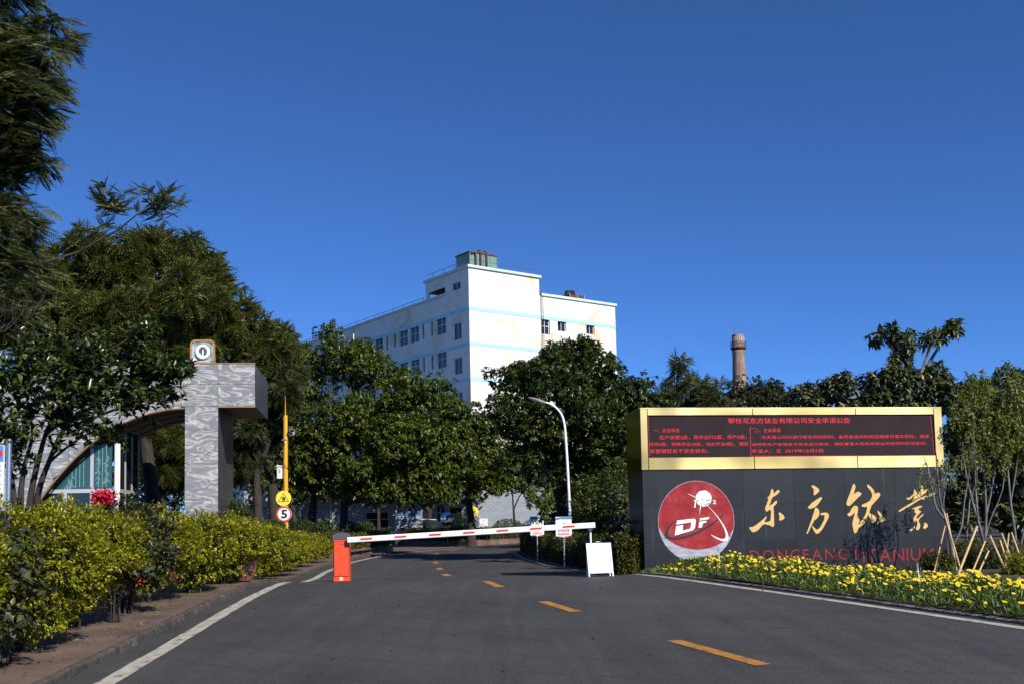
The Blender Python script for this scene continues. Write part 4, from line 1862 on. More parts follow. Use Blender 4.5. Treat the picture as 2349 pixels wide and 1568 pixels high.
# granite panels of the front: rows from the photo's joints
zr = [-.35, (sl_(2600, 2157)[1] + sl_(3500, 2157)[1]) / 2, (sl_(2600, 2013)[1] + sl_(3500, 2013)[1]) / 2, zG - .004]
cx_ = [0.0] + [sl_(x, 2000)[0] for x in (2768, 2975, 3178, 3380, 3580)] + [SW]
jr = random.Random(4)
for j in range(3):
    for i in range(6):
        mb = MB()
        d = jr.uniform(-.0025, .0015)
        mb.box(cx_[i] + .003, cx_[i + 1] - .003, d, .03, zr[j] + .0025, zr[j + 1] - .0025)
        mb.build('granite_panel', 'black_granite', sign)
for j in range(3):
    for k in range(2):
        mb = MB()
        mb.box(0.0, .03, .033 + k * SD / 2, .03 + (k + 1) * SD / 2 - .003, zr[j] + .0025, zr[j + 1] - .0025)
        mb.build('granite_panel', 'side_granite', sign)
        mb = MB()
        mb.box(SW - .03, SW, .033 + k * SD / 2, .03 + (k + 1) * SD / 2 - .003, zr[j] + .0025, zr[j + 1] - .0025)
        mb.build('granite_panel', 'side_granite', sign)
# brass frame panels
scx0, scx1 = sl_(2590, 1740)[0], sl_(3737, 1740)[0]
scz1 = (sl_(2600, 1660)[1] + sl_(3700, 1657)[1]) / 2
scz0 = (sl_(2600, 1825)[1] + sl_(3700, 1823)[1]) / 2
YF = -.03
for a, b in ((scx0, scx0 + (scx1 - scx0) * .36), (scx0 + (scx1 - scx0) * .36, scx0 + (scx1 - scx0) * .72), (scx0 + (scx1 - scx0) * .72, scx1)):
    mb = MB()
    mb.bevbox(a + .002, b - .002, YF, .03, zG, scz0, .008)
    mb.build('brass_panel', 'brass_sheet', sign)
    mb = MB()
    mb.bevbox(a + .002, b - .002, YF, .03, scz1, zT, .008)
    mb.build('brass_panel', 'brass_sheet', sign)
for a, b in ((-.02, scx0), (scx1, SW + .02)):
    mb = MB()
    mb.bevbox(a, b - .001, YF, .03, zG, zT, .008)
    mb.build('brass_panel', 'brass_sheet', sign)
for a in (-.02, SW):
    mb = MB()
    mb.box(a, a + .02, .031, SD, zG, zT)
    mb.build('brass_panel', 'polished_brass', sign)
mb = MB()
mb.box(-.02, SW + .02, YF + .006, SD, zT + .001, zT + .03)
mb.build('brass_cap', 'brass_sheet', sign)
# screen made of panels
nsx, nsz = 9, 2
scr = []
for i in range(nsx):
    for j in range(nsz):
        mb = MB()
        d = jr.uniform(-.001, .002)
        mb.box(scx0 + (scx1 - scx0) * i / nsx + .001, scx0 + (scx1 - scx0) * (i + 1) / nsx - .001, .004 + d, .03,
               scz0 + (scz1 - scz0) * j / nsz + .001, scz0 + (scz1 - scz0) * (j + 1) / nsz - .001)
        scr.append(mb.build('led_module', 'led_panel', sign))


def zs(x, y):                      # pixel of one enlarged look at the screen to sign plane
    return sl_(2500 + x / 1.807, 1620 + y / 1.807)


def led_line(body, x0, x1, y0, y1):
    a = zs(x0, y1)
    b = zs(x1, y0)
    put_text('led_text', body, 'led_red', sign, a[0], b[0], a[1], b[1], -.001, thin=-.010)


led_line('攀枝花东方钛业有限公司安全承诺公告', 745, 1625, 88, 130)
led_line('一、企业状态', 208, 392, 165, 193)
led_line('生产装置2套，其中运行2套，停产0套，', 250, 880, 213, 245)
led_line('检修0套，特殊作业10处，动火作业0处。 罐区', 175, 892, 262, 294)
led_line('装置罐区处于安全状态。', 180, 600, 312, 344)
led_line('二、企业承诺', 940, 1122, 165, 193)
led_line('今天我公司已进行安全风险研判，各项安全风险防控措施已落实到位，我承', 985, 2198, 210, 242)
led_line('诺所有生产装置处于安全运行状态，罐区等重大危险源安全风险得到有效管控。', 915, 2182, 262, 292)
led_line('承诺人：王  2019年12月5日', 915, 1430, 312, 342)
V, F = [], []


def dot(x, y, r=.007):
    u, w = zs(x, y)
    n = len(V)
    for k in range(6):
        V.append((u + r * math.cos(k * 1.047), -.001, w + r * math.sin(k * 1.047)))
    F.append(tuple(range(n, n + 6)))


for y in np.arange(80, 370, 10):
    dot(169 + (y - 80) * .03, y)
    dot(2208 + (y - 80) * .10, y)
for y in np.arange(155, 368, 8):
    dot(904 + (y - 155) * .03, y, .008)
for x in np.arange(912, 2240, 9):
    dot(x, 365 - (x - 912) * .002, .009)
for x in np.arange(912, 940, 8):
    dot(x, 165)
mesh_obj('led_border', V, F, 'led_red', sign)


# carved gold characters
def carved(name, polys, ox, oy, sc, mat, y0=-.010, k=3):
    mb = MB()
    for poly in polys:
        q = [sl_(ox + x / sc, oy + y / sc) for x, y in spline(poly, k)]
        mb.prism(q[::-1], y0, -.003)
    return mb.build(name, mat, sign)


dong = [[(735, 218), (765, 265), (782, 300), (780, 355), (830, 310), (880, 265), (915, 256), (937, 285), (925, 325), (870, 375), (800, 425), (745, 458), (715, 530), (685, 610), (655, 690), (640, 718), (690, 665), (740, 640), (790, 590), (845, 547), (868, 575), (850, 630), (800, 685), (772, 708), (778, 800), (785, 950), (788, 1120), (795, 1180), (778, 1240), (745, 1262), (700, 1235), (620, 1205), (540, 1188), (490, 1200), (440, 1250), (370, 1330), (300, 1380), (220, 1405), (170, 1375), (120, 1310), (125, 1268), (200, 1262), (300, 1205), (400, 1130), (490, 1050), (570, 978), (585, 1000), (550, 1070), (525, 1130), (600, 1130), (660, 1105), (690, 1075), (698, 950), (703, 840), (680, 800), (645, 800), (615, 835), (575, 835), (545, 790), (550, 735), (590, 630), (632, 500), (600, 470), (660, 410), (690, 330), (715, 250)],
        [(935, 872), (975, 885), (1030, 930), (1070, 990), (1068, 1030), (1010, 1070), (945, 1090), (925, 1045), (938, 1000), (930, 940), (912, 890)]]
fang = [[(310, 135), (360, 130), (420, 155), (480, 205), (518, 260), (512, 295), (450, 355), (395, 400), (362, 365), (375, 300), (360, 230), (325, 180)],
        [(575, 448), (592, 490), (540, 570), (480, 650), (420, 710), (340, 750), (260, 768), (210, 730), (260, 670), (330, 600), (420, 535), (500, 485)],
        [(430, 733), (480, 760), (515, 820), (525, 890), (500, 970), (450, 1035), (390, 1080), (340, 1170), (280, 1290), (230, 1400), (200, 1445), (172, 1440), (210, 1340), (270, 1170), (320, 1030), (370, 870), (405, 760)],
        [(550, 912), (600, 880), (690, 872), (750, 885), (780, 940), (775, 1000), (720, 1110), (660, 1230), (590, 1340), (520, 1420), (455, 1448), (420, 1430), (360, 1340), (330, 1250), (345, 1230), (390, 1290), (450, 1328), (500, 1315), (560, 1240), (620, 1130), (660, 1040), (660, 960), (640, 935), (580, 942)]]
tai = [[(305, 85), (340, 130), (345, 190), (320, 290), (310, 372), (360, 325), (420, 300), (470, 320), (515, 362), (460, 425), (380, 500), (300, 580), (220, 660), (150, 688), (105, 650), (110, 580), (150, 460), (210, 310), (260, 160)],
       [(345, 682), (400, 705), (418, 760), (410, 860), (398, 955), (440, 1010), (460, 1080), (445, 1160), (490, 1120), (550, 1040), (620, 920), (655, 810), (662, 712), (600, 722), (530, 708), (512, 680), (560, 640), (650, 605), (730, 555), (785, 470), (800, 400), (790, 340), (740, 250), (680, 180), (660, 130), (690, 115), (750, 150), (820, 225), (860, 290), (880, 360), (930, 335), (980, 328), (1025, 365), (1000, 440), (930, 520), (850, 610), (785, 680), (755, 770), (732, 875), (800, 915), (870, 960), (920, 1030), (905, 1095), (830, 1138), (778, 1130), (765, 1050), (725, 985), (695, 935), (665, 990), (630, 1085), (570, 1180), (490, 1250), (435, 1295), (400, 1380), (345, 1433), (305, 1400), (285, 1310), (265, 1190), (280, 1080), (310, 960), (330, 885), (290, 905), (230, 955), (170, 972), (128, 925), (150, 885), (190, 870), (240, 770), (290, 705)],
       [(955, 822), (1010, 860), (1080, 950), (1140, 1020), (1150, 1070), (1090, 1120), (1000, 1160), (950, 1195), (935, 1175), (960, 1100), (1005, 1040), (985, 940), (945, 845)]]
ye = [[(780, 128), (815, 160), (832, 230), (848, 285), (890, 245), (950, 208), (985, 235), (970, 275), (900, 325), (830, 380), (740, 440), (640, 490), (590, 515), (540, 550), (545, 520), (570, 490), (552, 430), (520, 470), (470, 510), (420, 520), (365, 485), (400, 465), (460, 460), (520, 400), (570, 340), (580, 280), (590, 228), (625, 270), (655, 325), (700, 340), (745, 290), (770, 220)],
      [(1110, 325), (1160, 360), (1100, 400), (1000, 440), (930, 450), (880, 440), (870, 490), (830, 530), (815, 500), (760, 510), (640, 580), (500, 670), (360, 750), (250, 820), (175, 845), (160, 825), (230, 770), (350, 700), (500, 610), (640, 525), (780, 455), (880, 420), (980, 370)],
      [(770, 685), (805, 705), (760, 735), (715, 760), (705, 800), (775, 835), (740, 880), (700, 930), (660, 975), (640, 1030), (700, 1020), (760, 960), (825, 905), (835, 925), (780, 990), (725, 1045), (710, 1110), (740, 1170), (748, 1250), (720, 1320), (670, 1350), (632, 1310), (650, 1260), (668, 1190), (665, 1100), (640, 1095), (600, 1120), (560, 1090), (565, 1030), (600, 960), (645, 915), (600, 865), (600, 810), (610, 785), (525, 770), (600, 735), (700, 695)],
      [(600, 1240), (610, 1265), (570, 1310), (530, 1360), (490, 1375), (455, 1335), (510, 1310), (560, 1270)],
      [(870, 1145), (920, 1165), (955, 1215), (935, 1275), (880, 1308), (825, 1290), (850, 1235), (855, 1170)]]
carved('calligraphy_character', dong, 2980, 1920, 6.819, 'calligraphy_gold')
carved('calligraphy_character', fang, 3200, 1920, 6.819, 'calligraphy_gold')
carved('calligraphy_character', tai, 3370, 1920, 6.815, 'calligraphy_gold')
carved('calligraphy_character', ye, 3570, 1920, 6.815, 'calligraphy_gold')

# round emblem
EO = (2620, 1910, 4.612)
ell = lambda cx, cy, rx, ry, n=48: [(cx + rx * math.cos(2 * math.pi * i / n), cy + ry * math.sin(2 * math.pi * i / n)) for i in range(n)]
carved('emblem_disc', [ell(757, 793, 705, 745)], *EO, 'emblem_silver', y0=-.006, k=1)
red = [(757 + 697 * math.cos(a), 793 + 737 * math.sin(a)) for a in np.linspace(R(172), R(368), 40)]
red += [(1440, 930), (1380, 1060), (1250, 1180), (1120, 1250), (1000, 1290), (870, 1312), (740, 1315), (620, 1302), (500, 1275), (380, 1225), (250, 1145), (150, 1040), (85, 930)]
carved('emblem_red_field', [red], *EO, 'emblem_red', y0=-.008, k=1)
carved('emblem_moon', [[(895 + (150 + 5 * math.sin(i * 2.1)) * math.cos(2 * math.pi * i / 28), 374 + (148 + 5 * math.cos(i * 1.7)) * math.sin(2 * math.pi * i / 28)) for i in range(28)]], *EO, 'emblem_moon', y0=-.010, k=2)
orbit = [(388, 762), (310, 820), (235, 900), (180, 1000), (175, 1070), (220, 1115), (320, 1137), (440, 1130), (600, 1095), (760, 1035), (920, 955), (1060, 865), (1180, 760), (1305, 600), (1170, 735), (1040, 835), (900, 915), (740, 1000), (600, 1050), (450, 1085), (330, 1095), (260, 1070), (235, 1010), (260, 930), (330, 840)]
carved('emblem_orbit', [orbit], *EO, 'emblem_dark', y0=-.011)
arcw = [(588, 285), (680, 318), (780, 375), (900, 455), (1010, 550), (1120, 665), (1230, 810), (1310, 950), (1350, 1070), (1340, 1140), (1310, 1165), (1240, 1160), (1150, 1125), (1080, 1085), (1022, 1035), (1090, 1070), (1180, 1110), (1250, 1120), (1290, 1100), (1300, 1040), (1270, 930), (1200, 800), (1100, 660), (1000, 550), (890, 460), (770, 380), (670, 325)]
carved('emblem_arc', [arcw], *EO, 'emblem_white', y0=-.015)
Dp = [(402, 780), (718, 747), (750, 770), (735, 915), (690, 965), (360, 1060), (385, 885), (518, 862), (505, 968), (645, 932), (670, 813), (390, 858)]
Fp = [[(825, 740), (998, 718), (990, 755), (818, 785)], [(812, 805), (948, 783), (940, 820), (875, 835), (865, 905), (797, 920)]]
Tp = [(715, 408), (790, 390), (785, 408), (757, 416), (740, 545), (715, 548), (735, 422), (713, 428)]
Ip = [(850, 365), (882, 362), (880, 378), (862, 384), (850, 500), (815, 700), (828, 510)]
Op = [(955, 376), (1040, 368), (1025, 460), (915, 475), (925, 405), (950, 402), (940, 455), (1003, 446), (1012, 392), (952, 400)]
shadow = lambda poly: [(x + 8, y + 11) for x, y in poly]
for nm, pl in (('emblem_letter', [Dp]), ('emblem_letter', Fp), ('emblem_letter', [Tp, Ip, Op])):
    o = carved(nm, pl, *EO, 'emblem_white', y0=-.018, k=1)
    mb = MB()
    for poly in pl:
        q = [sl_(EO[0] + x / EO[2], EO[1] + y / EO[2]) for x, y in shadow(poly)]
        mb.prism(q[::-1], -.0165, -.004)
    mb.build('letter_outline', 'emblem_dark', o)
a, b = sl_(2620 + 1062 / 4.612, 1910 + 478 / 4.612), sl_(2620 + 1120 / 4.612, 1910 + 402 / 4.612)
put_text('emblem_letter', '2', 'emblem_white', sign, a[0], b[0], a[1], b[1], -.018, thin=.02)


# red latin letters
def word(body, px0, px1, py0, py1):
    x0, z0 = sl_(px0, py1)
    x1, z1 = sl_(px1, py0)
    geos = [text_geo(c, .0) for c in body]
    ws = [g[0][:, 0].max() - g[0][:, 0].min() for g in geos]
    hgt = max(g[0][:, 1].max() for g in geos)
    sc = (z1 - z0) / hgt
    gap = ((x1 - x0) - sum(ws) * sc) / (len(body) - 1)
    x = x0
    for (V, F), w in zip(geos, ws):
        W = np.zeros_like(V)
        W[:, 0] = x + (V[:, 0] - V[:, 0].min()) * sc
        W[:, 2] = z0 + V[:, 1] * sc
        W[:, 1] = -.008
        mesh_obj('letter', W, F, 'letter_red', sign)
        x += w * sc + gap


word('DONGFANG', 2560 + 793 / 1.807, 2560 + 1497 / 1.807, 1860 + 597 / 1.807, 1860 + 692 / 1.807)
word('TITANIUM', 2560 + 1523 / 1.807, 2560 + 2120 / 1.807, 1860 + 595 / 1.807, 1860 + 697 / 1.807)

# ================================================================== BARRIER, LAMP, POLES, SMALL SIGNS
BRY = 21.9
b0 = at(783, 1331, BRY)
bg_z = G(0, BRY)
cab = thing('barrier_gate', 'orange barrier cabinet with grey cap holding a white and red boom', 'barrier', (b0.x, BRY, bg_z), rotz=R(2))
hw = .168
ch_ = at(783, 1236, BRY).z - bg_z
mb = MB()
mb.bevbox(-hw, hw, 0, .30, 0, ch_, .012)
mb.build('cabinet', 'barrier_orange', cab)
mb = MB()
capz = at(783, 1220, BRY).z - bg_z
pr = [(-hw - .004, ch_ + .001), (hw + .004, ch_ + .001), (hw + .004, ch_ + (capz - ch_) * .62)]
pr += [(x, ch_ + (capz - ch_) * (.62 + .38 * (1 - (x / hw) ** 2))) for x in np.linspace(hw * .92, -hw * .92, 9)]
pr += [(-hw - .004, ch_ + (capz - ch_) * .62)]
mb.prism(pr, -.006, .306)
mb.build('cap', 'barrier_grey', cab)
mb = MB()
mb.bevbox(-hw + .022, hw - .012, -.007, .001, .115, ch_ - .045, .004)
dr = mb.build('door', 'barrier_orange', cab)
mb = MB()
mb.box(-hw + .014, hw - .004, -.002, -.0005, .107, ch_ - .037)
mb.build('door_gap', 'black_plastic', cab)
mb = MB()
mb.tube([(.0, -.018, .165), (.0, -.007, .165)], .016, 10)
mb.build('lock', 'steel', dr)
mb = MB()
mb.box(-.035, .035, -.004, .0015, .03, .095)
o = mb.build('label_plate', 'sign_white', cab)
put_text('label_text', '升降道闸', 'sign_black', o, -.03, .03, .065, .085, -.005)
put_text('label_text', '0812-100', 'sign_black', o, -.03, .03, .038, .055, -.005)
put_text('door_logo', '▲ 蓝盾道闸', 'sign_deep_blue', dr, -.04, .06, ch_ - .11, ch_ - .085, -.009)
# boom: box beam from the cabinet to the rest
e0 = Vector((hw - .02, -.09, at(802, 1237, BRY).z - bg_z))
pe = at(1364, 1203, BRY + .05)
e1 = Matrix.Rotation(-R(2), 4, 'Z') @ (pe - Vector((b0.x, BRY, bg_z)))
e1.y = e1.y - .09
bx_ = (e1 - e0).normalized()
bz_ = Vector((0, 0, 1)) - bx_ * bx_.z
bz_.normalize()
by_ = bz_.cross(bx_)
blen = (e1 - e0).length


def bq(u, d, w):
    return e0 + bx_ * u + by_ * d + bz_ * w


mb = MB()
prof = [(-.022, -.056), (.022, -.056), (.028, -.046), (.028, .046), (.022, .056), (-.022, .056), (-.028, .046), (-.028, -.046)]
V = [bq(0, d, w) for d, w in prof] + [bq(blen, d, w) for d, w in prof]
mb.add(V, [tuple(range(7, -1, -1)), tuple(range(8, 16))] + [(i, (i + 1) % 8, 8 + (i + 1) % 8, 8 + i) for i in range(8)])
boom = mb.build('boom', 'boom_white', cab)
for k in range(7):
    xc = [329, 594, 863, 1127, 1388, 1648, 1904][k]
    u = (xc - 185) / (2113 - 185) * blen
    mb = MB()
    hlen = .125
    q = [bq(u - hlen - .012, -.0292, -.022), bq(u + hlen - .012, -.0292, -.022), bq(u + hlen + .02, -.0292, .020), bq(u - hlen + .02, -.0292, .020)]
    mb.add(q, [(0, 1, 2, 3)])
    mb.build('red_reflector', 'stripe_red', boom)
for k in range(8):
    u = blen * (k + .35) / 8
    mb = MB()
    mb.add([bq(u, -.0288, -.054), bq(u + .006, -.0288, -.054), bq(u + .006, -.0288, .054), bq(u, -.0288, .054)], [(0, 1, 2, 3)])
    mb.build('boom_joint', 'galvanised', boom)

# fork post that the boom tip rests on
pp = at(1357, 1308, BRY + .05)
post = thing('boom_rest_post', 'slim white post with a small cradle under the boom tip', 'post', (pp.x, BRY + .06, G(0, BRY)))
topz_ = at(1357, 1207, BRY).z - G(0, BRY) - .055
mb = MB()
mb.tube([(0, 0, 0), (0, 0, topz_ - .03)], .022, 10)
mb.build('post', 'box_white', post)
mb = MB()
mb.box(-.04, .04, -.05, .05, topz_ - .03, topz_ - .006)
mb.box(-.04, .04, -.052, -.045, topz_ - .006, topz_ + .02)
mb.build('cradle', 'box_white', post)
mb = MB()
mb.lathe([(.13, 0), (.13, .012), (.07, .03), (.03, .05)], 16)
mb.build('foot', 'box_white', post)

# folding board flashing the sun back
ap_ = at(1379, 1308, 21.6)
aw = thing('folding_board', 'white folding pavement board glaring in the sun at the boom end', 'sign board', (ap_.x, 21.6, G(0, 21.6)), rotz=R(9))
tl = R(15)
hb = .70


def lean(y, z, s=1):
    return y * math.cos(tl) + z * math.sin(tl) * s, z * math.cos(tl) - y * math.sin(tl) * s


def abx(mb, x0, x1, y0, y1, z0, z1, s=1, off=0.):
    V = []
    for x, y, z in ((x0, y0, z0), (x1, y0, z0), (x1, y1, z0), (x0, y1, z0), (x0, y0, z1), (x1, y0, z1), (x1, y1, z1), (x0, y1, z1)):
        yy, zz = lean(y, z, s)
        V.append((x, yy + off, zz))
    mb.add(V, [(0, 3, 2, 1), (4, 5, 6, 7), (0, 1, 5, 4), (1, 2, 6, 5), (2, 3, 7, 6), (3, 0, 4, 7)])


mb = MB()
abx(mb, -.235, .235, .0, .006, .10, hb - .02)
mb.build('face_panel', 'sign_blank', aw)
mb = MB()
abx(mb, -.26, -.236, -.012, .014, 0, hb)
abx(mb, .236, .26, -.012, .014, 0, hb)
abx(mb, -.235, .235, -.011, .013, .07, .099)
abx(mb, -.235, .235, -.011, .013, hb - .019, hb)
mb.build('front_frame', 'lamp_white', aw)
mb = MB()
dep = 2 * hb * math.sin(tl)
yb_ = hb * math.sin(tl) + .03
mb.box(-.25, -.226, yb_ - .012, yb_ + .012, 0, hb * math.cos(tl))
mb.box(.226, .25, yb_ - .012, yb_ + .012, 0, hb * math.cos(tl))
mb.box(-.2255, .2255, yb_ - .01, yb_ + .01, .12, .15)
mb.box(-.2255, .2255, yb_ - .01, yb_ + .01, hb * math.cos(tl) - .03, hb * math.cos(tl) - .004)
mb.build('rear_frame', 'lamp_white', aw)
mb = MB()
mb.tube([(-.06, hb * math.sin(tl) + .01, hb * math.cos(tl)), (-.04, hb * math.sin(tl) + .01, hb * math.cos(tl) + .03), (.04, hb * math.sin(tl) + .01, hb * math.cos(tl) + .03), (.06, hb * math.sin(tl) + .01, hb * math.cos(tl))], .006, 6)
mb.build('carry_handle', 'steel', aw)

# street lamp with swan neck
LYp = 34.0
lp = at(1311, 1225, LYp)
lg = bedz(lp.x, LYp)
lamp = thing('street_lamp', 'slim white swan neck street lamp behind the clipped hedge', 'street lamp', (lp.x, LYp, lg))
pts = [(0, 0, 0)]
for x, y in ((1308, 1195), (1303, 1090), (1298, 1010), (1295, 975), (1288, 950), (1274, 933), (1258, 924), (1249, 922)):
    p = at(x, y, LYp)
    pts.append((p.x - lp.x, 0, p.z - lg))
sp = spline(pts, 4, closed=False)
mb = MB()
rad = [.050 - .022 * i / len(sp) for i in range(len(sp))]
mb.tube(sp, rad, 12)
auto_smooth(mb.build('pole', 'lamp_white', lamp), 60)
h0, h1 = at(1252, 923, LYp), at(1211, 911, LYp)
a = Vector((h0.x - lp.x, 0, h0.z - lg))
b = Vector((h1.x - lp.x, 0, h1.z - lg))
hv = (b - a)
hl_ = hv.length
hx = hv.normalized()
hz = Vector((0, 0, 1)) - hx * hx.z
hz.normalize()
hy = hz.cross(hx)


def headring(t, w, up_, dn):
    c = a + hx * (t * hl_)
    out = []
    for k in range(12):
        an = 2 * math.pi * k / 12
        z = math.sin(an)
        out.append(c + hy * (w * math.cos(an)) + hz * (z * (up_ if z > 0 else dn)))
    return out


mb = MB()
loft(mb, [headring(t, w, u, .0) for t, w, u in ((0, .03, .03), (.12, .07, .06), (.4, .12, .075), (.75, .11, .06), (.95, .06, .03), (1., .02, .01))])
auto_smooth(mb.build('lamp_head', 'lamp_brown', lamp), 60)
mb = MB()
loft(mb, [headring(t, w, .0, d) for t, w, d in ((0, .03, .03), (.15, .08, .05), (.4, .115, .065), (.75, .105, .055), (.95, .055, .02), (1., .02, .01))])
auto_smooth(mb.build('lamp_lens', 'lamp_lens', lamp), 60)
mb = MB()
mb.lathe([(.12, 0), (.12, .02), (.075, .05), (.07, .4), (.06, .42)], 12)
mb.build('base', 'lamp_white', lamp)

# yellow camera pole
PYp = 38.0
p0 = at(656, 1235, PYp)
pg = G(0, PYp) + .1
pole = thing('camera_pole', 'yellow camera pole carrying a speed limit disc and a yellow warning disc', 'pole', (p0.x, PYp, pg))
ptop = at(651, 952, PYp).z - pg
mb = MB()
mb.tube([(0, 0, 0), (0, 0, ptop)], [.088, .078], 14)
auto_smooth(mb.build('pole', 'pole_yellow', pole), 50)
mb = MB()
mb.tube([(0, 0, ptop), (-.0, 0, at(650, 908, PYp).z - pg)], [.022, .006], 6)
mb.build('spike', 'pole_yellow', pole)


def plx(x, y):
    p = at(x, y, PYp)
    return p.x - p0.x, p.z - pg


def disc(mb, cx, cz, r, y0, y1, n=40, r2=None):
    V = [(cx + r * math.cos(2 * math.pi * i / n), y, cz + r * math.sin(2 * math.pi * i / n)) for y in (y0, y1) for i in range(n)]
    F = [tuple(range(n)), tuple(range(2 * n - 1, n - 1, -1))] + [(i, n + i, n + (i + 1) % n, (i + 1) % n) for i in range(n)]
    mb.add(V, F)


def ringflat(mb, cx, cz, r0, r1, y, n=40):
    V = [(cx + r * math.cos(2 * math.pi * i / n), y, cz + r * math.sin(2 * math.pi * i / n)) for r in (r0, r1) for i in range(n)]
    mb.add(V, [(i, (i + 1) % n, n + (i + 1) % n, n + i) for i in range(n)])


def tri_frame(mb, cx, z0, z1, hw_, t, y):
    cz = z0 + (z1 - z0) / 3
    k = 1 - t
    o = [(cx - hw_, z0), (cx + hw_, z0), (cx, z1)]
    i_ = [(cx + (x - cx) * k, cz + (z - cz) * k) for x, z in o]
    V = [(x, y, z) for x, z in o + i_]
    mb.add(V, [(0, 1, 4, 3), (1, 2, 5, 4), (2, 0, 3, 5)])


cx1, cz1 = plx(652, 1142)
mb = MB()
disc(mb, cx1, cz1, .275, -.115, -.1)
d1 = mb.build('warning_disc', 'sign_yellow', pole)
mb = MB()
tri_frame(mb, cx1, cz1 - .125, cz1 + .2, .2, .16, -.118)
mb.build('triangle', 'sign_black', d1)
put_text('warning_text', '慢', 'sign_black', d1, cx1 - .075, cx1 + .075, cz1 - .1, cz1 + .06, -.118, thin=.012)
cx2, cz2 = plx(653, 1178)
mb = MB()
disc(mb, cx2, cz2, .28, -.116, -.1)
d2 = mb.build('speed_disc', 'sign_white', pole)
mb = MB()
ringflat(mb, cx2, cz2, .275, .225, -.119)
mb.build('red_ring', 'sign_red', d2)
put_text('speed_number', '5', 'sign_black', d2, cx2 - .10, cx2 + .12, cz2 - .155, cz2 + .16, -.119, thin=.03)
bx0, bz0 = plx(642, 1082)
mb = MB()
mb.bevbox(bx0 - .09, bx0 + .09, -.1, .1, bz0 - .24, bz0 + .20, .01)
ob = mb.build('control_box', 'box_white', pole)
mb = MB()
mb.prism([(bx0 - .13, bz0 + .2), (bx0 + .13, bz0 + .2), (bx0 + .10, bz0 + .23), (bx0 - .04, bz0 + .26), (bx0 - .10, bz0 + .23)], -.13, .12)
mb.build('box_lid', 'box_white', ob)
mb = MB()
for k in range(6):
    mb.box(bx0 - .03, bx0 + .04, -.104, -.101, bz0 - .03 + k * .025, bz0 - .018 + k * .025)
mb.build('vent_slot', 'galvanised', ob)
kx, kz = plx(671, 988)
mb = MB()
mb.tube([(.06, 0, kz - .08), (kx - .0, -.05, kz - .06)], .018, 6)
mb.build('camera_arm', 'box_white', pole)
mb = MB()
mb.bevbox(kx - .1, kx + .09, -.22, .12, kz - .045, kz + .07, .02)
cm = mb.build('camera', 'housing_grey', pole)
mb = MB()
mb.box(kx - .03, kx + .085, -.226, -.221, kz - .035, kz + .045)
mb.build('lens', 'black_plastic', cm)
mb = MB()
mb.bevbox(kx - .01, kx + .09, -.2, -.1, kz - .16, kz - .05, .012)
mb.build('lamp', 'box_white', cm)
mb = MB()
mb.box(kx + .002, kx + .078, -.203, -.2, kz - .14, kz - .07)
mb.build('lamp_lens', 'black_plastic', cm)
sx_, sz_ = plx(653, 1009)
mb = MB()
mb.bevbox(sx_ - .07, sx_ + .1, -.2, -.09, sz_ - .03, sz_ + .03, .01)
c2 = mb.build('small_camera', 'lamp_brown', pole)
mb = MB()
mb.tube([(sx_ + .06, -.17, sz_ - .03), (sx_ + .06, -.18, sz_ - .11)], .025, 8)
mb.build('bracket', 'box_white', c2)
mb = MB()
mb.tube(spline([(.1, -.03, kz - .1), (.13, -.04, kz - .45), (.12, -.05, kz - .9), (.09, -.06, kz - 1.35), (-.05, -.09, bz0 + .27)], 4, closed=False), .012, 5)
mb.build('cable', 'black_plastic', pole)

# ---------------- white notice boards beside the hedge


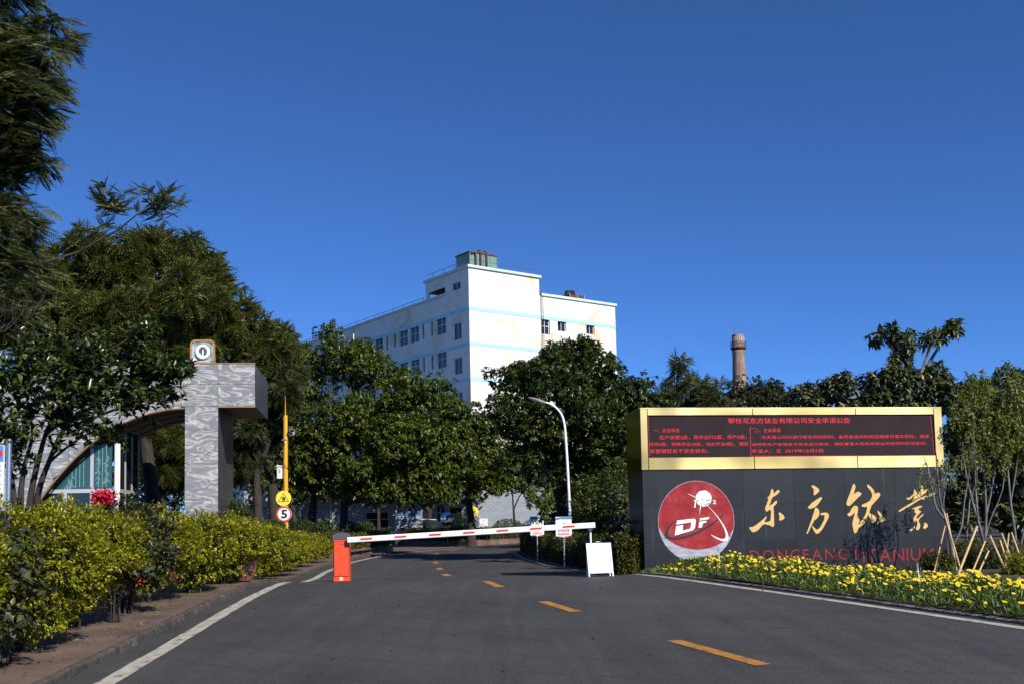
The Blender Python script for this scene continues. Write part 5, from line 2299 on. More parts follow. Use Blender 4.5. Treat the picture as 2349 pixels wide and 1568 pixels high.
def notice(name, label, px, py0, py1, w, Y, lines, tilt=0., with_logo=True, post=True, yaw=R(4)):
    c = at(px, (py0 + py1) / 2, Y)
    gz_ = bedz(c.x, Y) if c.x > XR(Y) else G(0, Y) + .1
    t = thing(name, label, 'sign', (c.x, Y, gz_), rotz=yaw)
    zt2, zb2 = at(px, py0, Y).z - gz_, at(px, py1, Y).z - gz_
    h = zt2 - zb2
    mb = MB()
    pb = [(-w / 2, zt2), (w / 2, zt2)] + [(w / 2, zb2), (w / 2 - .04, zb2), (0, zb2 - .02), (-w / 2 + .04, zb2), (-w / 2, zb2)]
    mb.prism(pb[::-1], -.01, .01)
    pn = mb.build('panel', 'sign_white', t)
    if post:
        mb = MB()
        mb.tube([(0, .04, -.05), (0, .04, zt2 - .03)], .022, 8)
        mb.build('post', 'galvanised', t)
    mb = MB()
    mb.prism([(-w / 2 + .002, zt2 - .03), (-w * .1, zt2 - .005), (w / 2 - .002, zt2 - .005), (w / 2 - .002, zt2 - h * .13), (-w * .2, zt2 - h * .12), (-w / 2 + .002, zt2 - h * .16)][::-1], -.013, -.0105)
    mb.build('header', 'sign_blue', pn)
    mb = MB()
    mb.prism([(-w / 2 + .002, zb2 + h * .04), (-w * .02, zb2 + h * .008), (-w * .02, zb2 - .012), (-w / 2 + .04, zb2 + .003), (-w / 2 + .002, zb2 + .003)], -.013, -.0105)
    mb.build('footer', 'sign_deep_blue', pn)
    mb = MB()
    mb.prism([(w * .02, zb2 + h * .01), (w / 2 - .002, zb2 + h * .07), (w / 2 - .002, zb2 + .003), (w / 2 - .04, zb2 + .003), (w * .02, zb2 - .012)], -.013, -.0105)
    mb.build('footer', 'sign_red', pn)
    tzc = zt2 - h * .36
    th_ = h * .16
    mb = MB()
    mb.prism([(-th_ * .62, tzc - th_ * .5), (th_ * .62, tzc - th_ * .5), (0, tzc + th_ * .62)], -.012, -.0105)
    yt = mb.build('warning_triangle', 'sign_yellow', pn)
    mb = MB()
    tri_frame(mb, 0, tzc - th_ * .5, tzc + th_ * .62, th_ * .62, .22, -.0145)
    mb.build('border', 'sign_black', yt)
    mb = MB()
    mb.box(-.012, .012, -.0145, -.0125, tzc - th_ * .2, tzc + th_ * .18)
    mb.build('mark', 'sign_black', yt)
    for i, ln in enumerate(lines):
        z1_ = zb2 + h * (.36 - .17 * i)
        put_text('notice_text', ln, 'sign_red', pn, -w * .36, w * .36, z1_ - h * .11, z1_, -.0125, thin=.012)
    if with_logo:
        mb = MB()
        disc(mb, w * .38, zt2 - h * .07, w * .045, -.016, -.0135, 16)
        mb.build('logo', 'sign_red', pn)
    return t


notice('notice_board', 'white notice board on a post crossed by the boom beside the lamp', 1293, 1184, 1230, .46, 30.3, ['雨天路面湿滑', '慢速谨慎驾驶'])
notice('notice_board', 'white notice board dappled by leaf shadow left of the lamp', 1232, 1183, 1228, .47, 36.0, ['车辆慢行', '注意安全'])
notice('notice_board', 'shaded notice board half hidden between two white boards', 1260, 1188, 1226, .48, 42.0, ['减速慢行', '注意行人'])
notice('notice_board', 'small white notice board in the far planting right of the yellow disc', 1109, 1185, 1207, .50, 63.0, ['车辆出入', '注意行人'])

# far yellow disc on a thin post
q = at(1087, 1172, 63.)
fz = G(0, 63)
fd = thing('warning_sign', 'small yellow warning disc on a thin post in the far planting', 'sign', (q.x, 63, fz))
mb = MB()
mb.tube([(0, 0, 0), (0, 0, q.z - fz)], .025, 6)
mb.build('post', 'rust', fd)
mb = MB()
disc(mb, 0, q.z - fz, .29, -.05, -.035, 28)
o = mb.build('warning_disc', 'sign_yellow', fd)
mb = MB()
tri_frame(mb, 0, q.z - fz - .13, q.z - fz + .2, .2, .18, -.053)
mb.build('triangle', 'sign_black', o)
put_text('warning_text', '慢', 'sign_black', o, -.08, .08, q.z - fz - .1, q.z - fz + .06, -.053, thin=.012)

# convex mirror
q = at(1026, 1189, 61.)
mz = G(0, 61)
cmr = thing('traffic_mirror', 'round convex traffic mirror on a yellow post above the far hedge', 'mirror', (q.x, 61, mz), rotz=R(-14))
mb = MB()
mb.tube([(0, .05, 0), (0, .05, q.z - mz - .2)], .045, 8)
mb.build('post', 'pole_yellow', cmr)
mb = MB()
RR = .40
rings = []
for r_, y_ in ((RR, .0), (RR * .85, -.055), (RR * .6, -.11), (RR * .3, -.14), (.01, -.15)):
    rings.append([(r_ * math.cos(2 * math.pi * i / 28), y_, q.z - mz + r_ * math.sin(2 * math.pi * i / 28)) for i in range(28)])
loft(mb, rings)
auto_smooth(mb.build('mirror_face', 'mirror', cmr), 80)
mb = MB()
disc(mb, 0, q.z - mz, RR * 1.06, .001, .05, 28)
mb.build('rim', 'rust', cmr)

# information board far behind the trees
q = at(938, 1192, 66.)
ib = thing('information_board', 'large pale information board with blue header behind the far palms', 'sign board', (q.x, 66, G(0, 66)))
iz = q.z - G(0, 66)
mb = MB()
mb.box(-.75, .75, 0, .05, iz - .5, iz + .55)
pn = mb.build('panel', 'shaded_panel', ib)
mb = MB()
mb.box(-.74, .74, -.006, -.002, iz + .3, iz + .54)
mb.build('header', 'shaded_blue', pn)
mb = MB()
for k in range(5):
    mb.box(-.6, .3 + .3 * ((k * 7) % 3) / 3, -.006, -.002, iz + .2 - k * .12, iz + .235 - k * .12)
mb.build('text_row', 'far_panel_text', pn)
for xx in (-.8, .8):
    mb = MB()
    mb.tube([(xx, .02, 0), (xx, .02, iz + .65)], .04, 8)
    mb.build('post', 'galvanised', ib)

# notice case at the left edge
q = at(20, 1080, 12.6)
nz = G(0, 12.6) + .1
nb = thing('notice_case', 'steel framed notice case with blue header and red emblem at the left edge', 'sign board', (q.x, 12.6, nz), rotz=R(8))
zt3, zb3 = at(0, 1020, 12.6).z - nz, at(0, 1150, 12.6).z - nz
mb = MB()
mb.tube([(0, 0, 0), (0, 0, zt3 + .02)], .03, 12)
mb.lathe([(.001, .06), (.03, .05), (.042, .03), (.03, .0)][::-1], 12, 0, 0, zt3 + .02)
auto_smooth(mb.build('post', 'steel', nb), 40)
mb = MB()
mb.tube([(-1.3, 0, 0), (-1.3, 0, zt3 + .02)], .03, 12)
mb.build('post', 'steel', nb)
mb = MB()
mb.box(-1.25, -.05, -.02, .02, zb3, zt3)
pn = mb.build('panel', 'sign_white', nb)
mb = MB()
mb.box(-1.245, -.055, -.024, -.021, zt3 - .2, zt3 - .005)
mb.build('header', 'sign_blue', pn)
mb = MB()
disc(mb, -.12, zt3 - .10, .055, -.029, -.025, 20)
mb.build('emblem', 'sign_red', pn)
for k in range(8):
    put_text('notice_text', ['安全生产责任制度', '企业安全承诺公告内容', '安全风险研判，措施', '落实到位处', '管理制度公司', '车辆登记，要', '严禁烟火', '出入登记'][k], 'far_panel_text', pn, -.9, -.07, zt3 - .27 - k * .055, zt3 - .235 - k * .055, -.023)

# sprinkler standpipes
for px, py, Y, hgt, lab in ((1457, 1306, 22.0, .36, 'thin rusty sprinkler standpipe beside the left foot of the sign wall'), (1750, 1352, 16.9, .30, 'short rusty sprinkler standpipe at the kerb among the daisies'),
                            (2110, 1372, 15.6, .33, 'pale plastic sprinkler riser standing among the daisies'), (1650, 1284, 20.6, .34, 'pale sprinkler riser in the grass before the red letters')):
    c = at(px, py, Y)
    gz_ = bedz(c.x, Y)
    t = thing('sprinkler', lab, 'sprinkler', (c.x, Y, gz_))
    hgt = hgt + .12
    mb = MB()
    mb.tube([(0, 0, -.05), (.005, 0, hgt * .6), (-.01, 0, hgt)], .009, 6)
    mb.build('riser', 'rust' if 'rusty' in lab else 'box_white', t)
    mb = MB()
    mb.lathe([(.010, 0), (.016, .015), (.016, .05), (.008, .06), (.006, .09)], 8, -.01, 0, hgt - .02)
    if 'rusty' in lab:
        mb.tube([(-.05, 0, hgt + .05), (.01, 0, hgt + .06)], .007, 5)
    mb.build('head', 'rust' if 'rusty' in lab else 'galvanised', t)

# glazed pot under the shrubs
q = atg(572, 1331, .1)
pot = thing('ceramic_pot', 'brown glazed ceramic pot with cream scrolls under the shrubs', 'pot', (q.x - .15, q.y + .1, q.z))
mb = MB()
mb.lathe([(.16, 0), (.20, .05), (.26, .22), (.27, .30), (.25, .34), (.285, .37), (.285, .40), (.25, .40), (.22, .30)], 24)
auto_smooth(mb.build('body', 'pot_glaze', pot), 50)
mb = MB()
for a0 in (-1.2, -1.9, -2.5):
    mb.tube([(.272 * math.cos(a0 + t * .35) * (.86 + .14 * s), .272 * math.sin(a0 + t * .35) * (.86 + .14 * s), .10 + .17 * s) for t, s in ((0, 0), (.5, .3), (1, .75), (.6, 1), (.1, .85), (.2, .6))], .010, 5)
mb.build('scroll_pattern', 'pot_cream', pot)

# parked white car
q = at(925, 1205, 67.)
car = thing('parked_car', 'white parked car half hidden behind the far hedge', 'car', (q.x + .9, 67.5, G(0, 67)), rotz=R(8))
sec = [(-2.1, .35, .62, .70), (-1.9, .3, .78, .80), (-1.1, .3, .92, .85), (-.9, .3, .95, .86), (.9, .3, .98, .86), (1.7, .3, .96, .84), (2.05, .35, .85, .78), (2.12, .4, .7, .72)]
mb = MB()
rings = []
for x, z0, z1, w in sec:
    rings.append([(x, -w * .92, z0), (x, -w, z0 + (z1 - z0) * .45), (x, -w * .93, z1 - .03), (x, -w * .8, z1), (x, w * .8, z1), (x, w * .93, z1 - .03), (x, w, z0 + (z1 - z0) * .45), (x, w * .92, z0)])
loft(mb, rings)
auto_smooth(mb.build('body', 'car_paint', car), 40)
mb = MB()
loft(mb, [[(x, -w, .93), (x + (.45 if x < 0 else -.35), -w * .80, 1.47), (x + (.45 if x < 0 else -.35), w * .8, 1.47), (x, w, .93)] for x, w in ((-1.15, .78), (1.5, .78))], cap=False)
g = mb.build('cabin_glass', 'window_glass', car)
mb = MB()
loft(mb, [[(x, -.62, z), (x, .62, z), (x, .55, z + .04), (x, -.55, z + .04)] for x, z in ((-.72, 1.44), (-.3, 1.49), (.6, 1.5), (1.15, 1.45))])
mb.build('roof', 'car_paint', car)
for sx2 in (-1.3, 1.3):
    for sy2 in (-1, 1):
        mb = MB()
        mb.tube([(sx2, sy2 * .62, .32), (sx2, sy2 * .84, .32)], .32, 18)
        w_ = mb.build('wheel', 'tyre', car)
        mb = MB()
        mb.tube([(sx2, sy2 * .8, .32), (sx2, sy2 * .85, .32)], .2, 12)
        mb.build('rim', 'steel', w_)
for sy2 in (-.55, .55):
    mb = MB()
    mb.box(-2.1, -2.0, sy2 - .16, sy2 + .16, .6, .74)
    mb.build('headlight', 'lamp_lens', car)

# ================================================================== STONE PLANTERS


def planter(name, label, pts, h, w=.22, z0=None, blk=.9):
    """low wall of separate stones along a path; returns the thing"""
    p0 = pts[0]
    t = thing(name, label, 'planter', (p0[0], p0[1], G(0, p0[1])))
    P = [Vector((x, y, 0)) for x, y in pts]
    seg = []
    for i in range(len(P) - 1):
        L = (P[i + 1] - P[i]).length
        n = max(1, int(round(L / blk)))
        for k in range(n):
            seg.append((P[i] + (P[i + 1] - P[i]) * (k / n), P[i] + (P[i + 1] - P[i]) * ((k + 1) / n)))
    rr = random.Random(7)
    for a, b in seg:
        d = (b - a).normalized()
        nrm = Vector((-d.y, d.x, 0))
        ga, gb = G(0, a.y), G(0, b.y)
        a2, b2 = a + d * .008, b - d * .008
        hh_ = h + rr.uniform(-.015, .015)
        V = []
        for q_, g_ in ((a2, ga), (b2, gb)):
            for s_, zz in ((0, -.05), (1, -.05), (1, hh_ - .02), (.9, hh_), (.1, hh_), (0, hh_ - .02)):
                v = q_ + nrm * (w * s_ + rr.uniform(-.006, .006))
                V.append((v.x - p0[0], v.y - p0[1], g_ + zz - G(0, p0[1])))
        F = [(5, 4, 3, 2, 1, 0), tuple(range(6, 12))] + [(i, (i + 1) % 6, 6 + (i + 1) % 6, 6 + i) for i in range(6)]
        mesh_obj('stone', V, F, 'brown_stone', t)
    return t


far_pts = spline([(-14, 70.), (-8, 67.5), (-4.6, 62.5), (-2.6, 59.6), (-1.0, 60.4), (1.2, 63.2), (4, 66.5), (10, 70.5), (18, 73)], 3, closed=False)
planter('planter_wall', 'long low brown stone planter wall curving below the far hedge', far_pts, .30)
lp_pts = [(-7.2, 42.2), (-6.75, 44.6), (-6.3, 48.4), (-5.85, 51.0), (-6.4, 52.0), (-8.2, 52.6), (-11, 52.8)]
planter('planter_wall', 'short dark brown stone planter wall right behind the barrier cabinet', spline(lp_pts, 2, closed=False), .34)
# soil filling behind the two walls
V = [(x, y, G(0, y) + .24) for x, y in far_pts] + [(x, 90., G(0, 90) + .24) for x, y in far_pts]
n = len(far_pts)
tag(mesh_obj('planting_soil', V, [(i, i + 1, n + i + 1, n + i) for i in range(n - 1)], 'soil'), kind='structure')
lsp = [(-6.9, 42.4), (-6.6, 44.7), (-6.2, 48.4), (-5.95, 50.9), (-6.5, 51.8), (-8.2, 52.4), (-11, 52.6), (-11, 42.4)]
tag(mesh_obj('planting_soil', [(x, y, G(0, y) + .26) for x, y in lsp], [tuple(range(len(lsp)))], 'soil'), kind='structure')

# ================================================================== VEGETATION


def lob(px, py, Y, rx, rz, ry=None):
    p = at(px, py, Y)
    s = Y / FPX
    return (p.x, p.y, p.z, rx * s, (ry if ry else (rx + rz) * .5 * s), rz * s)


def gbase(px, Y, dz=.1):
    p = at(px, 1215, Y)
    return (p.x, Y, G(0, Y) + dz)


# ---------------- two mango trees left of the dormitory's corner
Y = 50.0
broadleaf_tree('mango_tree', 'tall dense mango tree with orange tinged tips left of the dormitory corner', 'tree', gbase(718, Y), tuple(at(722, 1130, Y)), .23,
               [lob(770, 830, Y, 78, 70), lob(850, 845, Y + 1, 68, 58), lob(690, 900, Y, 62, 85), lob(800, 950, Y - 1.5, 105, 78), lob(725, 1020, Y - 1, 95, 62), lob(905, 905, Y, 50, 62), lob(700, 815, Y + 2, 40, 38), lob(880, 1000, Y - 1.5, 75, 60), lob(690, 812, Y, 40, 38), lob(655, 845, Y + 1, 38, 42), lob(665, 1095, Y - 1, 62, 45), lob(765, 1105, Y - 1, 72, 38)],
               3000, 9, .22, .085, 'mango_leaf', 11, fruit=70, droop=.55, inner=.5)
Y = 47.0
broadleaf_tree('mango_tree', 'broad mango tree leaning right below the dormitory windows', 'tree', gbase(792, Y), tuple(at(790, 1150, Y)), .22,
               [lob(960, 905, Y, 72, 55), lob(1020, 960, Y, 55, 62), lob(935, 990, Y - 1.5, 85, 62), lob(1030, 1040, Y - 1, 58, 48), lob(960, 1075, Y - 1, 80, 42), lob(860, 1075, Y - 1.2, 70, 40), lob(1060, 985, Y + .5, 28, 32), lob(905, 1125, Y - 1, 80, 32), lob(1005, 1120, Y - 1, 70, 34), lob(825, 1120, Y - 1, 60, 30)],
               2500, 9, .21, .08, 'mango_leaf', 12, fruit=25, droop=.55, inner=.5)
# shady trees behind, filling under the canopy
Y = 62.0
broadleaf_tree('shade_tree', 'shady tree behind the yellow pole between gate and mango trees', 'tree', gbase(620, 48), tuple(at(625, 1110, 48)), .30,
               [lob(610, 1000, 48, 75, 80), lob(660, 1060, 49, 75, 50), lob(590, 1080, 48, 55, 50), lob(650, 960, 49, 45, 70)],
               1100, 9, .20, .08, 'ficus_leaf', 13, droop=.5, inner=.6)
broadleaf_tree('shade_tree', 'middle tree in the gap below the dormitory corner', 'tree', gbase(1080, 57), tuple(at(1075, 1150, 57)), .24,
               [lob(1105, 985, 57, 62, 58), lob(1150, 1060, 57, 55, 60), lob(1050, 1090, 58, 70, 48), lob(1110, 1100, 56, 60, 42), lob(1000, 1120, 58, 60, 30)],
               1600, 9, .21, .085, 'mango_leaf', 14, droop=.5, inner=.5)
broadleaf_tree('slender_tree', 'slender dark tree before the far brick wall', 'tree', gbase(1178, 66), tuple(at(1178, 1165, 66)), .09,
               [lob(1178, 1105, 66, 42, 32), lob(1215, 1110, 66, 34, 30), lob(1190, 1070, 66, 50, 35)],
               420, 9, .19, .075, 'ficus_leaf', 15, droop=.5, inner=.3, nsub=4)
broadleaf_tree('slender_tree', 'small dark trunked tree under the mango canopy by the far board', 'tree', gbase(868, 64), tuple(at(868, 1170, 64)), .13,
               [lob(860, 1110, 64, 60, 38), lob(930, 1115, 64, 60, 35), lob(800, 1110, 64, 55, 35)],
               700, 9, .19, .08, 'ficus_leaf', 16, droop=.5, inner=.5)

broadleaf_tree('shade_tree', 'dense low tree added to shade the low building behind the speed disc', 'tree', gbase(672, 70.5), tuple(at(672, 1160, 70.5)), .2,
               [lob(640, 1085, 70.5, 60, 50), lob(700, 1090, 70.5, 65, 50), lob(770, 1095, 70.5, 60, 50), lob(590, 1100, 70.5, 55, 45), lob(720, 1040, 70.5, 90, 50)],
               1100, 9, .21, .09, 'ficus_leaf', 17, droop=.5, inner=.6)  # added to throw shade on the left part of the low wall
broadleaf_tree('shade_tree', 'dense low tree added to shade the low building above the parked car', 'tree', gbase(985, 70.5), tuple(at(985, 1170, 70.5)), .18,
               [lob(930, 1090, 70.5, 70, 52), lob(1000, 1100, 70.5, 65, 50), lob(1070, 1095, 70.5, 55, 50), lob(860, 1095, 70.5, 60, 50), lob(950, 1040, 70.5, 90, 50)],
               1000, 9, .21, .09, 'ficus_leaf', 18, droop=.5, inner=.6)  # added as a second crown shading the low wall

broadleaf_tree('shade_tree', 'tall dim tree added behind the two mango trees to shade the wall', 'tree', gbase(945, 71), tuple(at(945, 1120, 71)), .26,
               [lob(900, 985, 71, 75, 60), lob(985, 1000, 71, 75, 55), lob(1065, 1030, 71, 60, 50), lob(1110, 1060, 71, 50, 45), lob(820, 1010, 71, 70, 50)],
               1300, 9, .24, .11, 'ficus_leaf', 19, droop=.5, inner=.6)  # mostly hidden tree, added to block sun from the low building

# ---------------- big rubber fig right of the road
Y = 38.0
broadleaf_tree('fig_tree', 'big dark rubber fig tree behind the street lamp', 'tree', gbase(1285, Y), tuple(at(1284, 1120, Y)), .22,
               [lob(1290, 835, Y, 78, 68), lob(1200, 870, Y + .5, 75, 62), lob(1375, 880, Y, 88, 75), lob(1450, 920, Y + .5, 75, 78), lob(1180, 960, Y - .5, 62, 55), lob(1290, 950, Y - 1.2, 110, 75),
                lob(1400, 1010, Y - 1, 85, 75), lob(1240, 1045, Y - .8, 85, 60), lob(1340, 1080, Y - .8, 70, 55), lob(1410, 1110, Y - .5, 60, 60), lob(1480, 1020, Y + .5, 50, 90), lob(1345, 800, Y, 40, 35)],
               4300, 9, .20, .072, 'ficus_leaf', 21, droop=.6, inner=.45, polar=(.5, 1.7))
# low leafy bough hanging by the notice boards
bb = at(1285, 1130, 36.5)
rng = np.random.default_rng(31)
bough = thing('fig_bough', 'low sunlit fig bough hanging over the notice boards', 'branch', tuple(bb))
mb = MB()
mb.tube([tuple(bb + Vector((0.0, 1.0, .2))), tuple(at(1262, 1120, 36)), tuple(at(1240, 1140, 35.2)), tuple(at(1228, 1165, 35.))], [.05, .035, .02, .008], 6)
mb.tube([tuple(at(1262, 1120, 36)), tuple(at(1255, 1150, 35.2)), tuple(at(1245, 1185, 35.))], [.025, .015, .006], 5)
mb.build('stem', 'bark', bough, offset=tuple(bb))
P = np.array([tuple(at(rng.uniform(1212, 1268), rng.uniform(1122, 1160), rng.uniform(34.6, 35.8))) for _ in range(60)] + [tuple(at(rng.uniform(1236, 1258), rng.uniform(1150, 1195), rng.uniform(34.6, 35.4))) for _ in range(24)])
B, D, N = rosettes(P, np.tile(np.array([[-.2, -.5, -.1]]), (len(P), 1)), 7, rng, up=.4, polar=(.4, 1.5), droop=.6)
tag(scatter('leaves', 'leaf5', B, D, N, .17 * rng.uniform(.8, 1.2, len(B)), .065, 'mango_leaf', bough, tuple(bb)), kind='stuff')

# ---------------- feathery jacarandas at the left
Y = 36.0
feather_tree('jacaranda_tree', 'broad olive jacaranda rising behind the granite gate', 'tree', gbase(330, Y), tuple(at(330, 980, Y)), .28,
             [lob(385, 575, Y, 70, 50), lob(450, 595, Y + 1, 50, 42), lob(300, 600, Y - 1, 80, 55), lob(215, 600, Y - 1, 75, 55), lob(505, 650, Y, 48, 45), lob(430, 680, Y - 2, 85, 60), lob(330, 690, Y - 2, 90, 60), lob(500, 730, Y - 1, 70, 50), lob(575, 760, Y, 55, 40), lob(130, 640, Y - 1, 75, 75), lob(200, 720, Y - 2, 95, 70), lob(90, 760, Y - 1, 90, 90), lob(440, 790, Y - 1, 95, 60), lob(300, 800, Y - 1, 120, 70), lob(560, 830, Y, 70, 50), lob(350, 870, Y, 150, 55), lob(640, 800, Y, 40, 30)],
             3500, 8, .42, 'jacaranda_leaf', 41, inner=.25, tpl='frond_far')
Y = 41.0
feather_tree('jacaranda_tree', 'lower jacaranda with drooping fronds right of the gate beam', 'tree', gbase(585, Y), tuple(at(588, 1080, Y)), .20,
             [lob(640, 790, Y, 50, 48), lob(620, 850, Y, 62, 60), lob(650, 890, Y - .5, 45, 55), lob(585, 960, Y, 55, 55), lob(560, 1040, Y, 40, 45)],
             1200, 8, .42, 'jacaranda_dark', 42, inner=.3, tpl='frond_far')
Y = 44.0
feather_tree('jacaranda_tree', 'yellow green jacaranda seen through the gate opening', 'tree', gbase(375, Y), tuple(at(375, 1120, Y)), .16,
             [lob(385, 1010, Y, 50, 60), lob(350, 1060, Y, 45, 45), lob(400, 1090, Y, 40, 40)],
             700, 8, .42, 'jacaranda_leaf', 43, inner=.4, tpl='frond_far')
Y = 16.0
feather_tree('jacaranda_tree', 'tall near jacaranda with feathery fronds filling the upper left edge', 'tree', (at(-120, 1200, Y).x, Y, G(0, Y) + .1), tuple(at(-130, 560, Y)), .16,
             [lob(-30, 60, Y, 150, 130, 1.0), lob(10, 130, Y - .3, 125, 95, .8), lob(-20, 260, Y, 150, 130, 1.0), lob(45, 260, Y - .4, 95, 75, .7), lob(-20, 400, Y, 110, 100, .9), lob(30, 490, Y - .2, 85, 65, .6), lob(-60, 560, Y, 120, 110, .9), lob(-160, 200, Y, 180, 260, 1.2), lob(-40, -120, Y, 160, 130, 1.), lob(15, 560, Y - .2, 75, 60, .5), lob(50, 630, Y, 70, 55, .5), lob(-10, 690, Y, 90, 70, .5), lob(0, 340, Y - .3, 110, 60, .6)],
             1350, 6, .35, 'jacaranda_dark', 44, inner=.35)
# the long bare bough with two feathery tufts, and leafless twigs
bb = at(-60, 640, 18.)
bo = thing('jacaranda_bough', 'long bare bough ending in two feathery tufts against the sky', 'branch', tuple(bb))
mb = MB()
mb.tube([tuple(bb), tuple(at(60, 615, 18.5)), tuple(at(180, 578, 19.)), tuple(at(270, 528, 19.)), tuple(at(315, 492, 19.)), tuple(at(360, 470, 19.))], [.034, .029, .022, .018, .013, .006], 7)
mb.tube([tuple(at(205, 568, 19.)), tuple(at(235, 530, 19.)), tuple(at(255, 480, 19.))], [.014, .010, .005], 6)
mb.build('stem', 'bark', bo, offset=tuple(bb))
rng = np.random.default_rng(52)
P = np.array([tuple(at(258 + rng.normal() * 17, 474 + rng.normal() * 17, 19 + rng.normal() * .12)) for _ in range(15)] + [tuple(at(368 + rng.normal() * 19, 465 + rng.normal() * 18, 19 + rng.normal() * .12)) for _ in range(17)] + [tuple(at(318, 490, 19.)), tuple(at(240, 520, 19.))])
B, D, N = rosettes(P, np.tile(np.array([[0., -.2, .3]]), (len(P), 1)), 6, rng, up=.6, polar=(.35, 1.7), droop=.22)
N = np.tile(np.array([[0, -.8, .8]]), (len(B), 1)) + unit(rng, len(B)) * .5
tag(scatter('fronds', 'frond', B, D, N, .33 * rng.uniform(.7, 1.15, len(B)), .36, 'jacaranda_dark', bo, tuple(bb)), kind='stuff')
bb = at(-40, 800, 13.5)
tw = thing('bare_twigs', 'leafless grey twigs before the jacaranda at the left edge', 'branch', tuple(bb))
mb = MB()
rr = random.Random(8)
for k in range(4):
    x0, y0 = -40, 800 - k * 16
    pts_ = [at(x0, y0, 13.5)]
    x, y = x0, y0
    for j in range(5):
        x += rr.uniform(18, 34)
        y -= rr.uniform(6, 34)
        pts_.append(at(x, y, 13.5 + rr.uniform(-.1, .1)))
        if j > 0:
            e = at(x + rr.uniform(-6, 22), y - rr.uniform(20, 55), 13.5 + rr.uniform(-.1, .1))
            mb.tube([tuple(pts_[-1]), tuple((pts_[-1] + e) / 2 + Vector((0, 0, .02))), tuple(e)], [.006, .004, .002], 4)
    mb.tube([tuple(p) for p in pts_], [.010, .008, .006, .005, .004, .002], 5)
mb.build('twigs', 'bark', tw, offset=tuple(bb))

# ---------------- glossy-leaved small tree in front of the gate
Y = 15.0
gb = (at(62, 1200, Y).x, Y, G(0, Y) + .1)
rng = np.random.default_rng(61)
gt = thing('glossy_tree', 'small multi stemmed tree with big glossy leaves before the granite gate', 'tree', gb)
mb = MB()
stems = [[(48, 1220), (48, 1130), (58, 1060), (75, 990), (60, 900)], [(62, 1220), (72, 1130), (92, 1040), (120, 960), (190, 880), (290, 840)], [(80, 1220), (88, 1130), (112, 1060), (150, 980), (230, 920), (330, 880)], [(40, 1220), (30, 1120), (10, 1000), (-20, 900)], [(112, 1060), (160, 1020), (210, 990), (260, 985)], [(150, 980), (260, 940), (340, 900), (410, 870)], [(190, 880), (220, 820), (290, 780), (330, 740)], [(290, 840), (360, 825), (420, 840)]]
for s_ in stems:
    d0 = rng.uniform(-.2, .2)
    pts_ = [tuple(at(x, y, Y + d0 * i / len(s_))) for i, (x, y) in enumerate(s_)]
    r0 = .055 if s_[0][1] > 1200 else .022
    sp_ = spline(pts_, 3, closed=False)
    mb.tube(sp_, list(np.linspace(r0, .008, len(sp_))), 7)
auto_smooth(mb.build('trunk', 'bark', gt, offset=gb), 60)
cl_px = []
for (x, y, sx3, sy3, n_) in ((60, 860, 75, 60, 40), (180, 880, 80, 55, 46), (290, 870, 70, 45, 34), (380, 850, 42, 22, 22), (410, 835, 26, 16, 12), (330, 760, 26, 32, 16), (140, 960, 90, 50, 34), (250, 1000, 45, 22, 12), (30, 1000, 60, 80, 26), (370, 905, 32, 18, 14), (430, 850, 14, 12, 6), (350, 845, 50, 30, 18), (300, 920, 45, 25, 12), (110, 810, 90, 50, 26), (220, 810, 60, 40, 20), (-60, 900, 60, 120, 30)):
    for _ in range(int(n_ * 3.2)):
        cl_px.append(tuple(at(x + rng.normal() * sx3 * .55, y + rng.normal() * sy3 * .55, Y + rng.normal() * .38)))
P = np.array(cl_px)
O = np.tile(np.array([[.25, -.45, .1]]), (len(P), 1)) + unit(rng, len(P)) * .5
B, D, N = rosettes(P, O, 9, rng, up=.55, polar=(.3, 1.6), droop=.25)
n = len(B)
tag(scatter('crown', 'leaf5', B, D, N, .140 * rng.uniform(.7, 1.2, n), .060 * rng.uniform(.8, 1.2, n), 'glossy_leaf', gt, gb, smooth=False), kind='stuff')

# ---------------- trees behind the sign wall
for i, (px, top, Y, lab) in enumerate(((1560, 822, 58, 'thin feathery sapling poking above the sign wall next to the big fig'), (1590, 850, 60, 'second thin feathery sapling above the sign wall'), (1618, 862, 59, 'leaning feathery sapling left of the chimney'), (1645, 880, 57, 'short feathery sapling at the chimney foot'), (1535, 858, 61, 'dim feathery sapling touching the big fig'))):
    feather_tree('feathery_sapling', lab, 'tree', gbase(px - 4, Y), tuple(at(px - 4, 930, Y)), .06,
                 [lob(px, top + 14, Y, 16, 12), lob(px - 12, top + 34, Y, 16, 11), lob(px + 12, top + 42, Y, 17, 12), lob(px, top + 66, Y, 20, 16)],
                 44, 5, .62, 'jacaranda_dark', 70 + i, group='feathery saplings behind the sign wall', inner=.1, tpl='frond_far', keep=.4, nsub=1, lo=.3)
broadleaf_tree('distant_tree', 'dark round distant tree at the chimney foot', 'tree', gbase(1715, 95), tuple(at(1715, 960, 95)), .3,
               [lob(1715, 920, 95, 62, 52), lob(1680, 935, 94, 45, 35), lob(1755, 925, 96, 45, 42)], 900, 8, .30, .14, 'far_leaf', 81, droop=.3, inner=.4)
broadleaf_tree('distant_tree', 'dark distant tree between chimney and large leaved tree', 'tree', gbase(1800, 92), tuple(at(1800, 960, 92)), .3,
               [lob(1795, 925, 92, 55, 48), lob(1845, 930, 92, 60, 40), lob(1775, 905, 95, 30, 36)], 800, 8, .30, .14, 'far_leaf', 82, droop=.3, inner=.4)
broadleaf_tree('distant_tree', 'olive distant bush behind the feathery saplings', 'tree', gbase(1590, 85), tuple(at(1590, 960, 85)), .25,
               [lob(1575, 935, 85, 45, 26), lob(1625, 940, 85, 40, 30), lob(1540, 925, 86, 30, 34)], 500, 8, .28, .13, 'far_leaf', 83, droop=.3, inner=.4)
Y = 30.0
